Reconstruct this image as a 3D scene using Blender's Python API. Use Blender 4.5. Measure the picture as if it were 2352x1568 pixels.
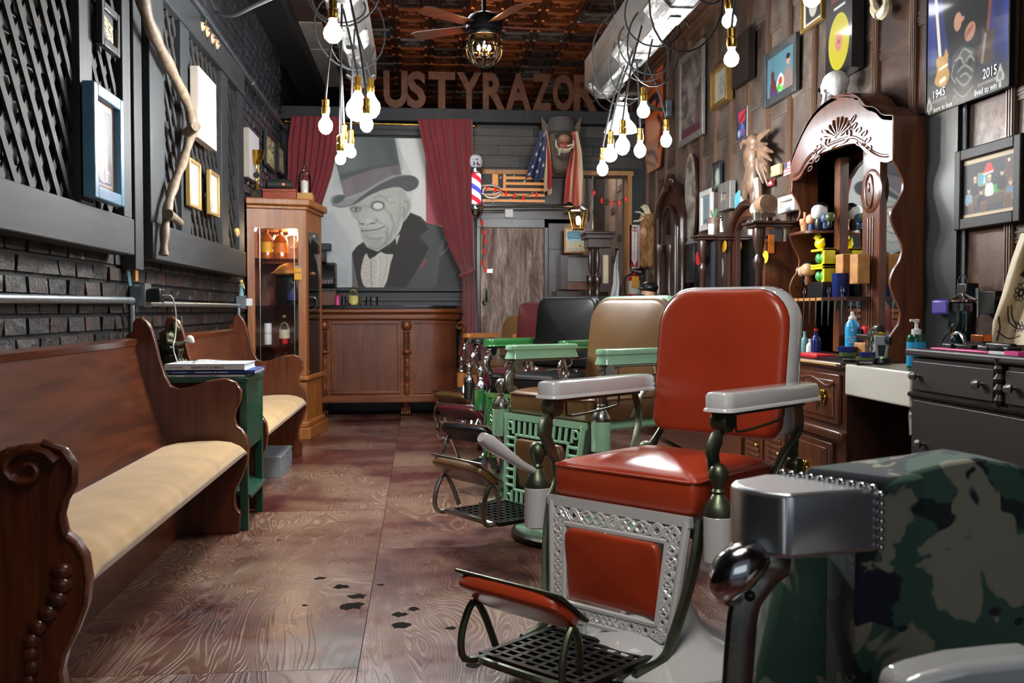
import bpy, bmesh, math, random
import numpy as np
from math import sin, cos, pi, atan, hypot, radians, sqrt
from mathutils import Vector, Matrix
random.seed(7); rnd = random.Random(11)
S = bpy.context.scene
for o in list(bpy.data.objects): bpy.data.objects.remove(o)
COL = S.collection
# ---------------------------------------------------------------- camera
F = 2287.0; H = 1.1
YAW = atan(213 / F); PIT = -atan(72 / hypot(F, 213))
cd = bpy.data.cameras.new('camera'); cam = bpy.data.objects.new('camera', cd); COL.objects.link(cam)
cd.sensor_width = 36; cd.lens = F / 2352 * 36; cd.clip_start = .05; cd.clip_end = 60
cam.location = (0, 0, H); cam.rotation_euler = (pi / 2 + PIT, 0, -YAW)
cd.dof.use_dof = True; cd.dof.focus_distance = 3.7; cd.dof.aperture_fstop = 8.0
S.camera = cam
# ---------------------------------------------------------------- world, exposure
w = bpy.data.worlds.new('world'); S.world = w; w.use_nodes = True
w.node_tree.nodes['Background'].inputs[0].default_value = (.72, .84, 1, 1)
w.node_tree.nodes['Background'].inputs[1].default_value = .12
S.view_settings.view_transform = 'Standard'; S.view_settings.look = 'None'
S.view_settings.gamma = 1; S.view_settings.use_curve_mapping = False
S.view_settings.exposure = 0.0
def area(name, loc, rot, sx, sy, power, col):
    l = bpy.data.lights.new(name, 'AREA'); l.shape = 'RECTANGLE'; l.size = sx; l.size_y = sy; l.energy = power; l.color = col
    o = bpy.data.objects.new(name, l); COL.objects.link(o); o.location = loc; o.rotation_euler = rot; return o
# daylight through the shop window behind the camera, ceiling lamp of the front half, added chair fill, lamp of the room past the doorway
area('shop_window_light', (.5, -2.5, 2.0), (radians(-82) + pi, 0, 0), 3.4, 2.0, 16, (.85, .93, 1))
area('front_ceiling_light', (.3, 1.6, 3.7), (0, 0, 0), 1.6, 1.0, 9, (1, .93, .85))
area('red_chair_fill', (.35, 1.5, 2.95), (radians(30), 0, radians(-12)), .5, 1.0, 17, (1, .93, .84)).data.spread = radians(105)  # added fill aimed at the red chair, stands for no fixture
area('middle_ceiling_light', (.35, 5.4, 3.75), (0, 0, 0), 1.2, 2.4, 16, (.93, .96, 1))
area('rear_ceiling_light', (.2, 9.0, 3.8), (0, 0, 0), 1.0, 1.0, 30, (.95, .97, 1))
area('far_room_light', (2.0, 12.4, 3.3), (0, 0, 0), .8, 1.2, 60, (1, .95, .88))
# ---------------------------------------------------------------- pixel to place
FW = Vector((sin(YAW) * cos(PIT), cos(YAW) * cos(PIT), sin(PIT)))
RT = Vector((cos(YAW), -sin(YAW), 0)); UP = RT.cross(FW); C0 = Vector((0, 0, H))
def ray(x, y): return FW + RT * ((x - 1176) / F) - UP * ((y - 784) / F)
def onX(x, y, X): d = ray(x, y); return C0 + d * (X / d.x)
def onY(x, y, Y): d = ray(x, y); return C0 + d * (Y / d.y)
def onZ(x, y, Z): d = ray(x, y); return C0 + d * ((Z - H) / d.z)
XL, XR, YB, ZC = -1.45, 2.48, 10.91, 3.9
# ---------------------------------------------------------------- materials
MATS = {}
def lin(c): return tuple((x / 12.92 if x <= .04045 else ((x + .055) / 1.055) ** 2.4) for x in c)
def hexc(h): return lin(tuple(int(h[i:i + 2], 16) / 255 for i in (0, 2, 4)))
class NT:
    def __init__(s, name):
        s.m = bpy.data.materials.new(name); s.m.use_nodes = True; s.t = s.m.node_tree; s.N = s.t.nodes; s.L = s.t.links
        s.b = s.N['Principled BSDF']
    def n(s, typ, **k):
        q = s.N.new(typ)
        for a, v in k.items():
            if a in q.inputs.keys(): s.set(q, a, v)
            else: setattr(q, a, v)
        return q
    def set(s, q, a, v):
        if isinstance(v, bpy.types.NodeSocket): s.L.new(v, q.inputs[a])
        else: q.inputs[a].default_value = v
    def ramp(s, fac, stops):
        r = s.n('ShaderNodeValToRGB'); s.L.new(fac, r.inputs[0]); e = r.color_ramp.elements
        while len(e) < len(stops): e.new(.5)
        for i, (p, c) in enumerate(stops): e[i].position = p; e[i].color = (*c, 1) if len(c) == 3 else c
        return r.outputs[0]
    def mix(s, f, a, b, bt='MIX'):
        q = s.N.new('ShaderNodeMix'); q.data_type = 'RGBA'; q.blend_type = bt
        for i, v in ((0, f), (6, a), (7, b)):
            if isinstance(v, bpy.types.NodeSocket): s.L.new(v, q.inputs[i])
            elif i: q.inputs[i].default_value = (*v, 1) if len(v) == 3 else v
            else: q.inputs[i].default_value = v
        return q.outputs[2]
    def coords(s, sc=(1, 1, 1), kind='Object', rot=(0, 0, 0)):
        tc = s.N.new('ShaderNodeTexCoord'); mp = s.N.new('ShaderNodeMapping'); s.L.new(tc.outputs[kind], mp.inputs[0])
        mp.inputs['Scale'].default_value = sc; mp.inputs['Rotation'].default_value = rot; return mp.outputs[0]
    def noise(s, vec, sc, det=4, ro=.55, dist=0):
        q = s.n('ShaderNodeTexNoise'); s.L.new(vec, q.inputs['Vector']); q.inputs['Scale'].default_value = sc
        q.inputs['Detail'].default_value = det; q.inputs['Roughness'].default_value = ro; q.inputs['Distortion'].default_value = dist
        return q.outputs[0]
    def bump(s, h, st, d=.01):
        q = s.n('ShaderNodeBump'); s.L.new(h, q.inputs['Height']); q.inputs['Strength'].default_value = st
        q.inputs['Distance'].default_value = d; s.L.new(q.outputs[0], s.b.inputs['Normal']); return q
    def p(s, **k):
        for a, v in k.items():
            a = {'col': 'Base Color', 'rough': 'Roughness', 'metal': 'Metallic', 'coat': 'Coat Weight', 'trans': 'Transmission Weight', 'spec': 'Specular IOR Level', 'ior': 'IOR', 'em': 'Emission Color', 'es': 'Emission Strength', 'alpha': 'Alpha', 'sheen': 'Sheen Weight', 'crough': 'Coat Roughness'}[a]
            if isinstance(v, (tuple, list)): v = (*v, 1)[:4]
            s.set(s.b, a, v)
        return s
def plain(name, hx, rough=.5, metal=0, var=.18, sc=9, bump=.0, **k):
    """one colour with a little procedural mottling"""
    if name in MATS: return MATS[name]
    t = NT(name); c = hexc(hx); v = t.coords()
    n = t.noise(v, sc, 5); d = tuple(x * (1 - var) for x in c); e = tuple(min(1, x * (1 + var)) for x in c)
    col = t.ramp(n, [(.3, d), (.7, e)]); t.p(col=col, rough=rough, metal=metal, **k)
    if bump: t.bump(t.noise(v, sc * 6, 3), bump, .004)
    MATS[name] = t.m; return t.m
def wood(name, dark, light, sc=1.0, axis='z', rough=.35, coat=.3, grain=1.0, wear=None, bump=.15):
    if name in MATS: return MATS[name]
    t = NT(name); a, b = hexc(dark), hexc(light)
    st = {'x': (1.2, 12, 12), 'y': (12, 1.2, 12), 'z': (12, 12, 1.2)}[axis]
    v = t.coords(tuple(q * sc for q in st))
    n1 = t.noise(v, 1.0, 6, .6, 1.2); st2 = {'x': (.25, 5, 5), 'y': (5, .25, 5), 'z': (5, 5, .25)}[axis]
    v2 = t.coords(tuple(q * sc * 4 for q in st2)); n2 = t.noise(v2, 3.0, 4, .7)
    m = t.n('ShaderNodeMath', operation='MULTIPLY_ADD'); t.L.new(n1, m.inputs[0]); m.inputs[1].default_value = .65 * grain
    q = t.n('ShaderNodeMath', operation='MULTIPLY'); t.L.new(n2, q.inputs[0]); q.inputs[1].default_value = .45; t.L.new(q.outputs[0], m.inputs[2])
    mid = tuple((x + y) / 2 for x, y in zip(a, b))
    col = t.ramp(m.outputs[0], [(.34, a), (.52, mid), (.74, b)])
    if wear:
        f = t.ramp(t.noise(t.coords((2.3,) * 3), 3, 8, .75), [(.52, (0,) * 3), (.62, (1,) * 3)])
        col = t.mix(f, col, hexc(wear))
    t.p(col=col, rough=rough, coat=coat, crough=.25); t.bump(m.outputs[0], bump, .004); MATS[name] = t.m; return t.m
def emis(name, hx, st, base='ffffff'):
    if name in MATS: return MATS[name]
    t = NT(name); t.p(col=hexc(base), em=hexc(hx), es=st, rough=.3); MATS[name] = t.m; return t.m
def glass(name, tint='ffffff', rough=.02, alpha=None):
    if name in MATS: return MATS[name]
    t = NT(name)
    # thin clear sheet: mostly see-through with a sharp reflection
    g = t.n('ShaderNodeBsdfGlossy'); g.inputs['Roughness'].default_value = rough
    tr = t.n('ShaderNodeBsdfTransparent'); tr.inputs[0].default_value = (*hexc(tint), 1)
    fr = t.n('ShaderNodeFresnel'); fr.inputs[0].default_value = 1.45
    mx = t.n('ShaderNodeMixShader'); t.L.new(fr.outputs[0], mx.inputs[0]); t.L.new(tr.outputs[0], mx.inputs[1]); t.L.new(g.outputs[0], mx.inputs[2])
    t.L.new(mx.outputs[0], t.N['Material Output'].inputs[0]); MATS[name] = t.m; return t.m
def attr_mat(name, rough=.6, coat=0):
    if name in MATS: return MATS[name]
    t = NT(name); a = t.n('ShaderNodeAttribute', attribute_name='Col')
    n = t.noise(t.coords(), 25, 4); col = t.mix(.06, a.outputs[0], n, 'OVERLAY')
    t.p(col=col, rough=rough, coat=coat, crough=.06); MATS[name] = t.m; return t.m
# ---------------------------------------------------------------- mesh collector
class B:
    def __init__(s): s.v = []; s.f = []
    def add(s, vs, fs, m=None):
        k = len(s.v)
        if m is not None: vs = [m @ Vector(q) for q in vs]
        s.v += [tuple(q) for q in vs]; s.f += [tuple(i + k for i in f) for f in fs]; return s
    def box(s, c, d, rz=0, m=None, rx=0, ry=0):
        x, y, z = (q / 2 for q in d)
        M = Matrix.Translation(c) @ Matrix.Rotation(rz, 4, 'Z') @ Matrix.Rotation(ry, 4, 'Y') @ Matrix.Rotation(rx, 4, 'X')
        if m is not None: M = m @ M
        return s.add([(-x, -y, -z), (x, -y, -z), (x, y, -z), (-x, y, -z), (-x, -y, z), (x, -y, z), (x, y, z), (-x, y, z)],
                     [(0, 3, 2, 1), (4, 5, 6, 7), (0, 1, 5, 4), (1, 2, 6, 5), (2, 3, 7, 6), (3, 0, 4, 7)], M)
    def b2(s, a, b):
        return s.box([(p + q) / 2 for p, q in zip(a, b)], [abs(p - q) for p, q in zip(a, b)])
    def prism(s, pts, ext, m=None):
        n = len(pts); e = Vector(ext); P = [Vector(p) for p in pts]
        nor = Vector((0, 0, 0))
        for i in range(n): nor += (P[i] - P[0]).cross(P[(i + 1) % n] - P[0])
        if nor.dot(e) > 0: P = P[::-1]
        return s.add(P + [p + e for p in P], [tuple(range(n))] + [tuple(range(2 * n - 1, n - 1, -1))] + [((i + 1) % n, i, i + n, (i + 1) % n + n) for i in range(n)], m)
    def tube(s, pts, r, n=8, m=None, cap=True, flat=1.0, fdir=None, closed=False):
        P = [Vector(p) for p in pts]; R = r if isinstance(r, (list, tuple)) else [r] * len(P)
        vs = []; fs = []; prev = None; L = len(P)
        for i, p in enumerate(P):
            if closed: t = (P[(i + 1) % L] - P[i - 1]).normalized()
            else: t = (P[min(i + 1, L - 1)] - P[max(i - 1, 0)]).normalized()
            if prev is None:
                a = Vector(fdir) if fdir else (Vector((0, 0, 1)) if abs(t.z) < .9 else Vector((1, 0, 0)))
            else: a = prev
            u = (a - t * a.dot(t)).normalized(); w_ = t.cross(u); prev = u
            for j in range(n):
                q = 2 * pi * j / n; vs.append(p + (u * cos(q) + w_ * sin(q) * flat) * R[i])
        for i in range(L - (0 if closed else 1)):
            for j in range(n):
                a = i * n; b = ((i + 1) % L) * n; fs.append((a + j, a + (j + 1) % n, b + (j + 1) % n, b + j))
        if cap and not closed: fs += [tuple(range(n - 1, -1, -1)), tuple(range((L - 1) * n, L * n))]
        return s.add(vs, fs, m)
    def lathe(s, prof, c=(0, 0, 0), n=20, m=None, ax='z', sx=1, sy=1, fn=None):
        vs = []; fs = []; L = len(prof)
        for r, z in prof:
            for j in range(n):
                a = 2 * pi * j / n; rr = r * (fn(a, z) if fn else 1); x, y = cos(a) * rr * sx, sin(a) * rr * sy
                q = {'z': (x, y, z), 'y': (x, z, -y), 'x': (z, x, y)}[ax]
                vs.append((q[0] + c[0], q[1] + c[1], q[2] + c[2]))
        for i in range(L - 1):
            for j in range(n): fs.append((i * n + j, i * n + (j + 1) % n, (i + 1) * n + (j + 1) % n, (i + 1) * n + j))
        fs += [tuple(range(n - 1, -1, -1)), tuple(range((L - 1) * n, L * n))]
        return s.add(vs, fs, m)
    def sph(s, c, r, n=14, m=None, e=1.0):
        """ellipsoid; e < 1 squares it off into a cushion"""
        r = (r, r, r) if isinstance(r, (int, float)) else r
        g = lambda x: math.copysign(abs(x) ** e, x); vs = []; fs = []; k = n // 2 + 1; nn = n * (1 if e == 1 else 2); kk = k if e == 1 else k * 2
        for i in range(1, kk):
            a = -pi / 2 + pi * i / kk
            for j in range(nn):
                b = 2 * pi * j / nn
                vs.append((c[0] + r[0] * g(cos(a)) * g(cos(b)), c[1] + r[1] * g(cos(a)) * g(sin(b)), c[2] + r[2] * g(sin(a))))
        vs += [(c[0], c[1], c[2] - r[2]), (c[0], c[1], c[2] + r[2])]; L = len(vs)
        for i in range(kk - 2):
            for j in range(nn): fs.append((i * nn + j, i * nn + (j + 1) % nn, (i + 1) * nn + (j + 1) % nn, (i + 1) * nn + j))
        for j in range(nn): fs += [((j + 1) % nn, j, L - 2), ((kk - 2) * nn + j, (kk - 2) * nn + (j + 1) % nn, L - 1)]
        return s.add(vs, fs, m)
    def grid(s, fn, nu, nv, m=None, flip=False):
        vs = [fn(i / nu, j / nv) for i in range(nu + 1) for j in range(nv + 1)]
        fs = [(i * (nv + 1) + j, (i + 1) * (nv + 1) + j, (i + 1) * (nv + 1) + j + 1, i * (nv + 1) + j + 1) for i in range(nu) for j in range(nv)]
        if flip: fs = [f[::-1] for f in fs]
        return s.add(vs, fs, m)
def smooth(o, ang=38):
    me = o.data
    me.polygons.foreach_set('use_smooth', [True] * len(me.polygons))
    me.set_sharp_from_angle(angle=radians(ang))
def rootof(p):
    while p.parent: p = p.parent
    return p
MLOC = {}
def part(name, b, mat, parent=None, bev=0, seg=2, label=None, local=False, kind=None, sm=True, remesh=0, ang=38, org=None):
    """one mesh object; world coordinates unless local=True (then the parent's own frame)"""
    me = bpy.data.meshes.new(name); vs = b.v
    o = bpy.data.objects.new(name, me)
    if parent is not None:
        if not local:
            inv = MLOC[rootof(parent).name].inverted(); vs = [inv @ Vector(q) for q in vs]
        o.parent = parent
    else:
        A = np.array(vs); c = org or ((A[:, 0].min() + A[:, 0].max()) / 2, (A[:, 1].min() + A[:, 1].max()) / 2, A[:, 2].min())
        vs = [Vector(q) - Vector(c) for q in vs]; o.location = c; MLOC[o.name] = Matrix.Translation(c)
    me.from_pydata([tuple(q) for q in vs], [], b.f); me.update()
    if isinstance(mat, str): mat = MATS[mat]
    me.materials.append(mat); COL.objects.link(o)
    if sm: smooth(o, ang)
    if remesh:
        r = o.modifiers.new('r', 'REMESH'); r.mode = 'VOXEL'; r.voxel_size = remesh; r.use_smooth_shade = True
        q = o.modifiers.new('s', 'SMOOTH'); q.iterations = 4; q.factor = .6
    if bev:
        q = o.modifiers.new('b', 'BEVEL'); q.width = bev; q.segments = seg; q.limit_method = 'ANGLE'; q.angle_limit = radians(35); q.harden_normals = False
        if sm: smooth(o, 60)
    if label: o['label'] = label
    if kind: o['kind'] = kind
    return o
def thing(name, label, cat, loc, rz=0, group=None):
    o = bpy.data.objects.new(name, None); o.empty_display_size = .05; COL.objects.link(o)
    o.location = loc; o.rotation_euler = (0, 0, rz); o['label'] = label; o['category'] = cat
    if group: o['group'] = group
    MLOC[o.name] = Matrix.Translation(loc) @ Matrix.Rotation(rz, 4, 'Z'); return o
def solo(name, b, mat, label, cat, group=None, **k):
    o = part(name, b, mat, None, **k); o['label'] = label; o['category'] = cat
    if group: o['group'] = group
    return o
def struct(name, b, mat, parent=None, **k):
    return part(name, b, mat, parent, kind='structure' if parent is None else None, **k)
def dup(src, parent, loc=None, rot=None, scale=None):
    o = src.copy(); COL.objects.link(o)
    if parent is not None: o.parent = parent
    if loc is not None: o.location = loc
    if rot is not None: o.rotation_euler = rot
    if scale is not None: o.scale = scale
    return o
def copy_tree(o, loc, rz=None, label=None, group=None):
    r = o.copy(); COL.objects.link(r); r.location = loc
    if rz is not None: r.rotation_euler.z = rz
    if label: r['label'] = label
    if group: r['group'] = group
    def rec(a, b_):
        for ch in list(a.children):
            c = ch.copy(); COL.objects.link(c); c.parent = b_; rec(ch, c)
    rec(o, r); return r
def cr(pts, n=6, closed=False):
    """smooth curve through points"""
    P = [Vector(p) for p in pts]; L = len(P); out = []
    for i in range(L if closed else L - 1):
        g = (lambda k: P[k % L]) if closed else (lambda k: P[min(max(k, 0), L - 1)])
        a, b, c, d = g(i - 1), g(i), g(i + 1), g(i + 2)
        for j in range(n):
            t = j / n; out.append(.5 * ((2 * b) + (c - a) * t + (2 * a - 5 * b + 4 * c - d) * t * t + (3 * b - a - 3 * c + d) * t ** 3))
    if not closed: out.append(P[-1])
    return out
# ---------------------------------------------------------------- painted surfaces: a fine grid coloured from drawn shapes
class Canvas:
    def __init__(s, w, h, x0, y0, x1, y1, bg):
        s.w, s.h = w, h; X = x0 + (np.arange(w + 1)) / w * (x1 - x0); Y = y0 + (np.arange(h + 1)) / h * (y1 - y0)
        s.X, s.Y = np.meshgrid(X, Y); s.c = np.zeros(s.X.shape + (3,)); s.c[:] = s._c(bg); s.px = abs(x1 - x0) / w
    def _c(s, h): return np.array(tuple(int(h[i:i + 2], 16) / 255 for i in (0, 2, 4)))
    def _put(s, a, col, al):
        a = np.clip(a, 0, 1)[..., None] * al; s.c = s.c * (1 - a) + s._c(col) * a
    def poly(s, pts, col, al=1, soft=None, smooth=0):
        if smooth: pts = [(p.x, p.y) for p in cr([(x, y, 0) for x, y in pts], smooth, True)]
        soft = soft or s.px; X, Y = s.X, s.Y; d = np.full(X.shape, 1e9); ins = np.zeros(X.shape, bool); n = len(pts)
        for i in range(n):
            x0, y0 = pts[i]; x1, y1 = pts[(i + 1) % n]; ex, ey = x1 - x0, y1 - y0; L = ex * ex + ey * ey + 1e-9
            t = np.clip(((X - x0) * ex + (Y - y0) * ey) / L, 0, 1); d = np.minimum(d, np.hypot(X - x0 - t * ex, Y - y0 - t * ey))
            if abs(ey) > 1e-9: ins ^= ((y0 > Y) != (y1 > Y)) & (X < ex * (Y - y0) / ey + x0)
        s._put(.5 + np.where(ins, d, -d) / soft, col, al); return s
    def ell(s, cx, cy, rx, ry, col, al=1, soft=None, ang=0):
        soft = soft or s.px; c_, s_ = cos(ang), sin(ang); X = (s.X - cx) * c_ + (s.Y - cy) * s_; Y = -(s.X - cx) * s_ + (s.Y - cy) * c_
        r = np.hypot(X / rx, Y / ry); s._put(.5 + (1 - r) * min(rx, ry) / soft, col, al); return s
    def line(s, pts, wd, col, al=1, soft=None, smooth=5):
        if smooth and len(pts) > 2: pts = [(p.x, p.y) for p in cr([(x, y, 0) for x, y in pts], smooth)]
        soft = soft or s.px; d = np.full(s.X.shape, 1e9)
        for (x0, y0), (x1, y1) in zip(pts, pts[1:]):
            ex, ey = x1 - x0, y1 - y0; L = ex * ex + ey * ey + 1e-9
            t = np.clip(((s.X - x0) * ex + (s.Y - y0) * ey) / L, 0, 1); d = np.minimum(d, np.hypot(s.X - x0 - t * ex, s.Y - y0 - t * ey))
        s._put(.5 + (wd / 2 - d) / soft, col, al); return s
    def rect(s, x0, y0, x1, y1, col, al=1): return s.poly([(x0, y0), (x1, y0), (x1, y1), (x0, y1)], col, al)
    def speck(s, amt, seed=1, cell=1):
        g = np.random.RandomState(seed); n = g.rand(s.h // cell + 2, s.w // cell + 2).repeat(cell, 0).repeat(cell, 1)[:s.h + 1, :s.w + 1]
        s.c = np.clip(s.c * (1 + (n[..., None] - .5) * amt), 0, 1); return s
def painted(name, cv, P, mat, parent=None, bend=None, **k):
    """P(u,v) -> place; u,v in 0..1, v down"""
    b = B(); w_, h_ = cv.w, cv.h; me_v = []
    b.v = [tuple(P(i / w_, j / h_)) for j in range(h_ + 1) for i in range(w_ + 1)]
    b.f = [(j * (w_ + 1) + i, (j + 1) * (w_ + 1) + i, (j + 1) * (w_ + 1) + i + 1, j * (w_ + 1) + i + 1) for j in range(h_) for i in range(w_)]
    o = part(name, b, mat, parent, **k); c = cv.c.reshape(-1, 3); c = np.where(c <= .04045, c / 12.92, ((c + .055) / 1.055) ** 2.4)
    a = o.data.color_attributes.new('Col', 'FLOAT_COLOR', 'POINT'); a.data.foreach_set('color', np.concatenate([c, np.ones((len(c), 1))], 1).ravel().astype('f'))
    return o
def quad(o, ux, vy):
    o, ux, vy = Vector(o), Vector(ux), Vector(vy); return lambda u, v: o + ux * u + vy * v
# ---------------------------------------------------------------- lettering
def text(name, body, o, ux, uy, size, mat, parent=None, ext=.0006, bold=0.0, align='LEFT', width=None, tall=1.0, **k):
    cu = bpy.data.curves.new('t', 'FONT'); cu.body = body; cu.size = 1; cu.extrude = .5; cu.offset = bold; cu.align_x = align; cu.resolution_u = 3
    q = bpy.data.objects.new('t', cu); COL.objects.link(q); bpy.context.view_layer.update()
    me = bpy.data.meshes.new_from_object(q.evaluated_get(bpy.context.evaluated_depsgraph_get()))
    bpy.data.objects.remove(q); ux, uy = Vector(ux).normalized(), Vector(uy).normalized(); n = ux.cross(uy); o = Vector(o)
    xs = [v.co.x for v in me.vertices] or [0]; sx = size
    if width: sx = width / max(max(xs) - min(xs), 1e-6)
    b = B(); b.v = [tuple(o + ux * (v.co.x * sx) + uy * (v.co.y * size * tall) + n * ((v.co.z + .5) * ext)) for v in me.vertices]
    b.f = [tuple(p.vertices) for p in me.polygons]; bpy.data.meshes.remove(me)
    return part(name, b, mat, parent, sm=False, **k)
# shared finishes
wood('oak_pew', '210c06', '6c3416', 1, 'y', .25, .4); wood('oak_pew_end', '200c06', '6a3215', 1, 'z', .28, .35)
wood('dark_wood', '170c09', '40241b', 1, 'z', .3, .4); wood('vanity_wood', '2a120b', '6e3d26', 1, 'z', .28, .5)
wood('walnut_board', '3a1c10', '7a4628', .7, 'z', .3, .3); wood('cabinet_oak', '6a300c', 'b06a24', 1, 'z', .45, .08)
wood('bar_wood', '431c0a', '8e4a1e', 1, 'x', .38, .2); wood('bar_panel', '4a2214', '7a4228', .8, 'z', .42, .12)
wood('black_timber', '0c0e10', '2d3034', .8, 'z', .62, 0, 1.0); wood('black_timber_long', '0c0d0f', '2a2c30', .8, 'y', .68, 0)
wood('weathered_plank', '1d1c1b', '57524c', .8, 'x', .55, .1); wood('dark_plank', '14171a', '2d3238', .8, 'x', .5, .1)
wood('driftwood', '3a2f26', '86725c', 1, 'z', .6, 0); wood('light_wood', '8a5a30', 'c8935a', 1, 'z', .4, .2)
plain('satin_metal', 'c4c8cc', .3, .9, .06); plain('chrome', 'd0d2d4', .12, 1, .04); plain('nickel', '9a9a94', .28, 1, .15, 14, .1); plain('aged_bronze', '4c4c3c', .38, .9, .3, 14, .15)
plain('steel_dark', '3a3b38', .35, .9, .3); plain('brass', 'b08a3c', .25, 1, .15); plain('black_metal', '16171a', .4, .6, .3); plain('galvanised', '9aa3a8', .35, .9, .2, 20)
plain('white_enamel', 'c9cbcd', .12, 0, .03, coat=.8); plain('mint_enamel', 'a2d8b4', .14, 0, .04, coat=.8); plain('green_enamel', '2a6231', .14, 0, .06, coat=.8)
plain('black_rubber', '0e0f11', .6); plain('black_plastic', '101114', .35); plain('white_plastic', 'dcdcda', .4, 0, .04); plain('gold_leaf', 'c8a040', .2, 1, .15)
plain('cream_plaster', 'd9d4c8', .6, 0, .06); plain('white_paint', 'e4e4e2', .5, 0, .05); plain('paper', 'd8d4ca', .7, 0, .06); plain('black_paint', '0d0e10', .45)
attr_mat('art_matte', .6); attr_mat('art_glazed', .3, .9)
glass('clear_glass'); glass('green_glass', 'c8dccb')
# ================================================================ SETTING
# floor: painted plywood sheets, worn through to the grain
t = NT('floor_ply'); v = t.coords((1, 1, 1), 'Object'); oi = t.n('ShaderNodeObjectInfo')
va = t.n('ShaderNodeVectorMath', operation='MULTIPLY_ADD'); t.L.new(oi.outputs['Random'], va.inputs[0]); va.inputs[1].default_value = (31, 17, 9); t.L.new(v, va.inputs[2]); v = va.outputs[0]
mp = t.n('ShaderNodeMapping'); t.L.new(v, mp.inputs[0]); mp.inputs['Scale'].default_value = (1.9, .5, 1)
g = t.noise(mp.outputs[0], 1.3, 3, .5, .8)
m1 = t.n('ShaderNodeMath', operation='MULTIPLY'); t.L.new(g, m1.inputs[0]); m1.inputs[1].default_value = 420
m2 = t.n('ShaderNodeMath', operation='SINE'); t.L.new(m1.outputs[0], m2.inputs[0])
band = t.ramp(m2.outputs[0], [(.1, (0,) * 3), (.9, (1,) * 3)])
paint = t.ramp(t.noise(v, 2.2, 6, .65), [(.3, hexc('260f0e')), (.48, hexc('55201b')), (.62, hexc('63352a')), (.75, hexc('744a3c'))])
worn = t.ramp(t.noise(v, 1.1, 5, .6), [(.42, (0,) * 3), (.62, (1,) * 3)])
bw = t.mix(1, band, worn, 'MULTIPLY')
c1 = t.mix(worn, paint, hexc('755645')); sc_ = t.n('ShaderNodeMath', operation='MULTIPLY'); t.L.new(bw, sc_.inputs[0]); sc_.inputs[1].default_value = .65
c1 = t.mix(sc_.outputs[0], c1, hexc('a68d79'))
fleck = t.ramp(t.noise(v, 26, 6, .8), [(.62, (0,) * 3), (.68, (1,) * 3)]); sc2 = t.n('ShaderNodeMath', operation='MULTIPLY'); t.L.new(fleck, sc2.inputs[0]); sc2.inputs[1].default_value = .4
c1 = t.mix(sc2.outputs[0], c1, hexc('8f7263'))
rr = t.ramp(t.noise(v, 3.1, 5, .7), [(.3, (.2,) * 3), (.7, (.46,) * 3)])
t.p(col=c1, rough=rr, spec=.5, coat=.25, crough=.25); t.bump(band, .35, .002); MATS['floor_ply'] = t.m
fl = struct('floor', B().b2((-1.6, -1.5, -.08), (3.6, 14.4, -.019)), 'black_timber')
xs = [-1.6, -1.41, -.19, 1.03, 2.25, 3.6]; k = 0
for i in range(5):
    ys = [[-1.5, -.28, 2.16, 4.6, 7.04, 9.48, 11.92, 14.4], [-1.5, 1.2, 3.06, 5.5, 7.94, 10.38, 14.4]][(i + (i > 2)) % 2]
    for a, b_ in zip(ys, ys[1:]):
        struct('plywood_sheet', B().b2((xs[i] + .0012, a + .0012, -.019), (xs[i + 1] - .0012, b_ - .0012, 0)), 'floor_ply', fl, sm=False)
# spots of hair and dirt on the floor
plain('dark_stain', '120a08', .9, 0, .3, spec=.1)
for k, (px, py, r) in enumerate([(736, 1328, .012), (784, 1347, .016), (820, 1369, .02), (806, 1391, .026), (918, 1411, .016), (950, 1398, .012), (921, 1436, .018), (1036, 1442, .01), (874, 1343, .008), (700, 1390, .006), (1088, 1527, .012), (640, 1240, .006)]):
    p = onZ(px, py, 0); n = 14; pts = [(p.x + r * (1 + .8 * rnd.random()) * cos(2 * pi * i / n) * 1.3, p.y + r * (.6 + .9 * rnd.random()) * sin(2 * pi * i / n) * 1.5, 0) for i in range(n)]
    solo('hair_clump', B().prism(pts, (0, 0, .0012)), 'dark_stain', 'small dark clump of swept hair stuck to the worn red floor', 'hair', 'hair clumps on the middle of the floor', sm=False)
# left wall: brick
t = NT('black_brick'); v = t.coords((1, 1, 1)); oi = t.n('ShaderNodeObjectInfo')
va = t.n('ShaderNodeVectorMath', operation='MULTIPLY_ADD'); t.L.new(oi.outputs['Random'], va.inputs[0]); va.inputs[1].default_value = (9, 7, 5); t.L.new(v, va.inputs[2]); v = va.outputs[0]
base = t.ramp(t.noise(v, 3, 5, .7), [(.38, hexc('101012')), (.52, hexc('1b1715')), (.66, hexc('3c2018'))])
fl1 = t.ramp(t.noise(v, 14, 7, .75), [(.6, (0,) * 3), (.67, (1,) * 3)]); base = t.mix(fl1, base, hexc('8d8a86'))
t.p(col=base, rough=.5, spec=.3); t.bump(t.noise(v, 18, 6, .7), .8, .02); MATS['black_brick'] = t.m
plain('black_wall', '0f1012', .55, 0, .35, 5, .8, spec=.25)
wl = struct('wall_left', B().b2((XL - .3, -1.5, 0), (XL - .012, 14.3, ZC)), 'black_wall', sm=False)
b = B(); b2 = B(); pit, bl = .0775, .215
def brick_bm(x0, y0, z0, l, h, e=.003):
    q = lambda: rnd.uniform(-e, e)
    return [(x0, y0, z0), (XL + q(), y0 + .004, z0 + .003), (XL + q(), y0 + l - .004, z0 + .003), (x0, y0 + l, z0), (x0, y0, z0 + h), (XL + q(), y0 + .004, z0 + h - .003), (XL + q(), y0 + l - .004, z0 + h - .003), (x0, y0 + l, z0 + h)]
BF = [(0, 1, 2, 3), (7, 6, 5, 4), (4, 5, 1, 0), (1, 5, 6, 2), (2, 6, 7, 3)]
nb = 0; protos = []
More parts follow.
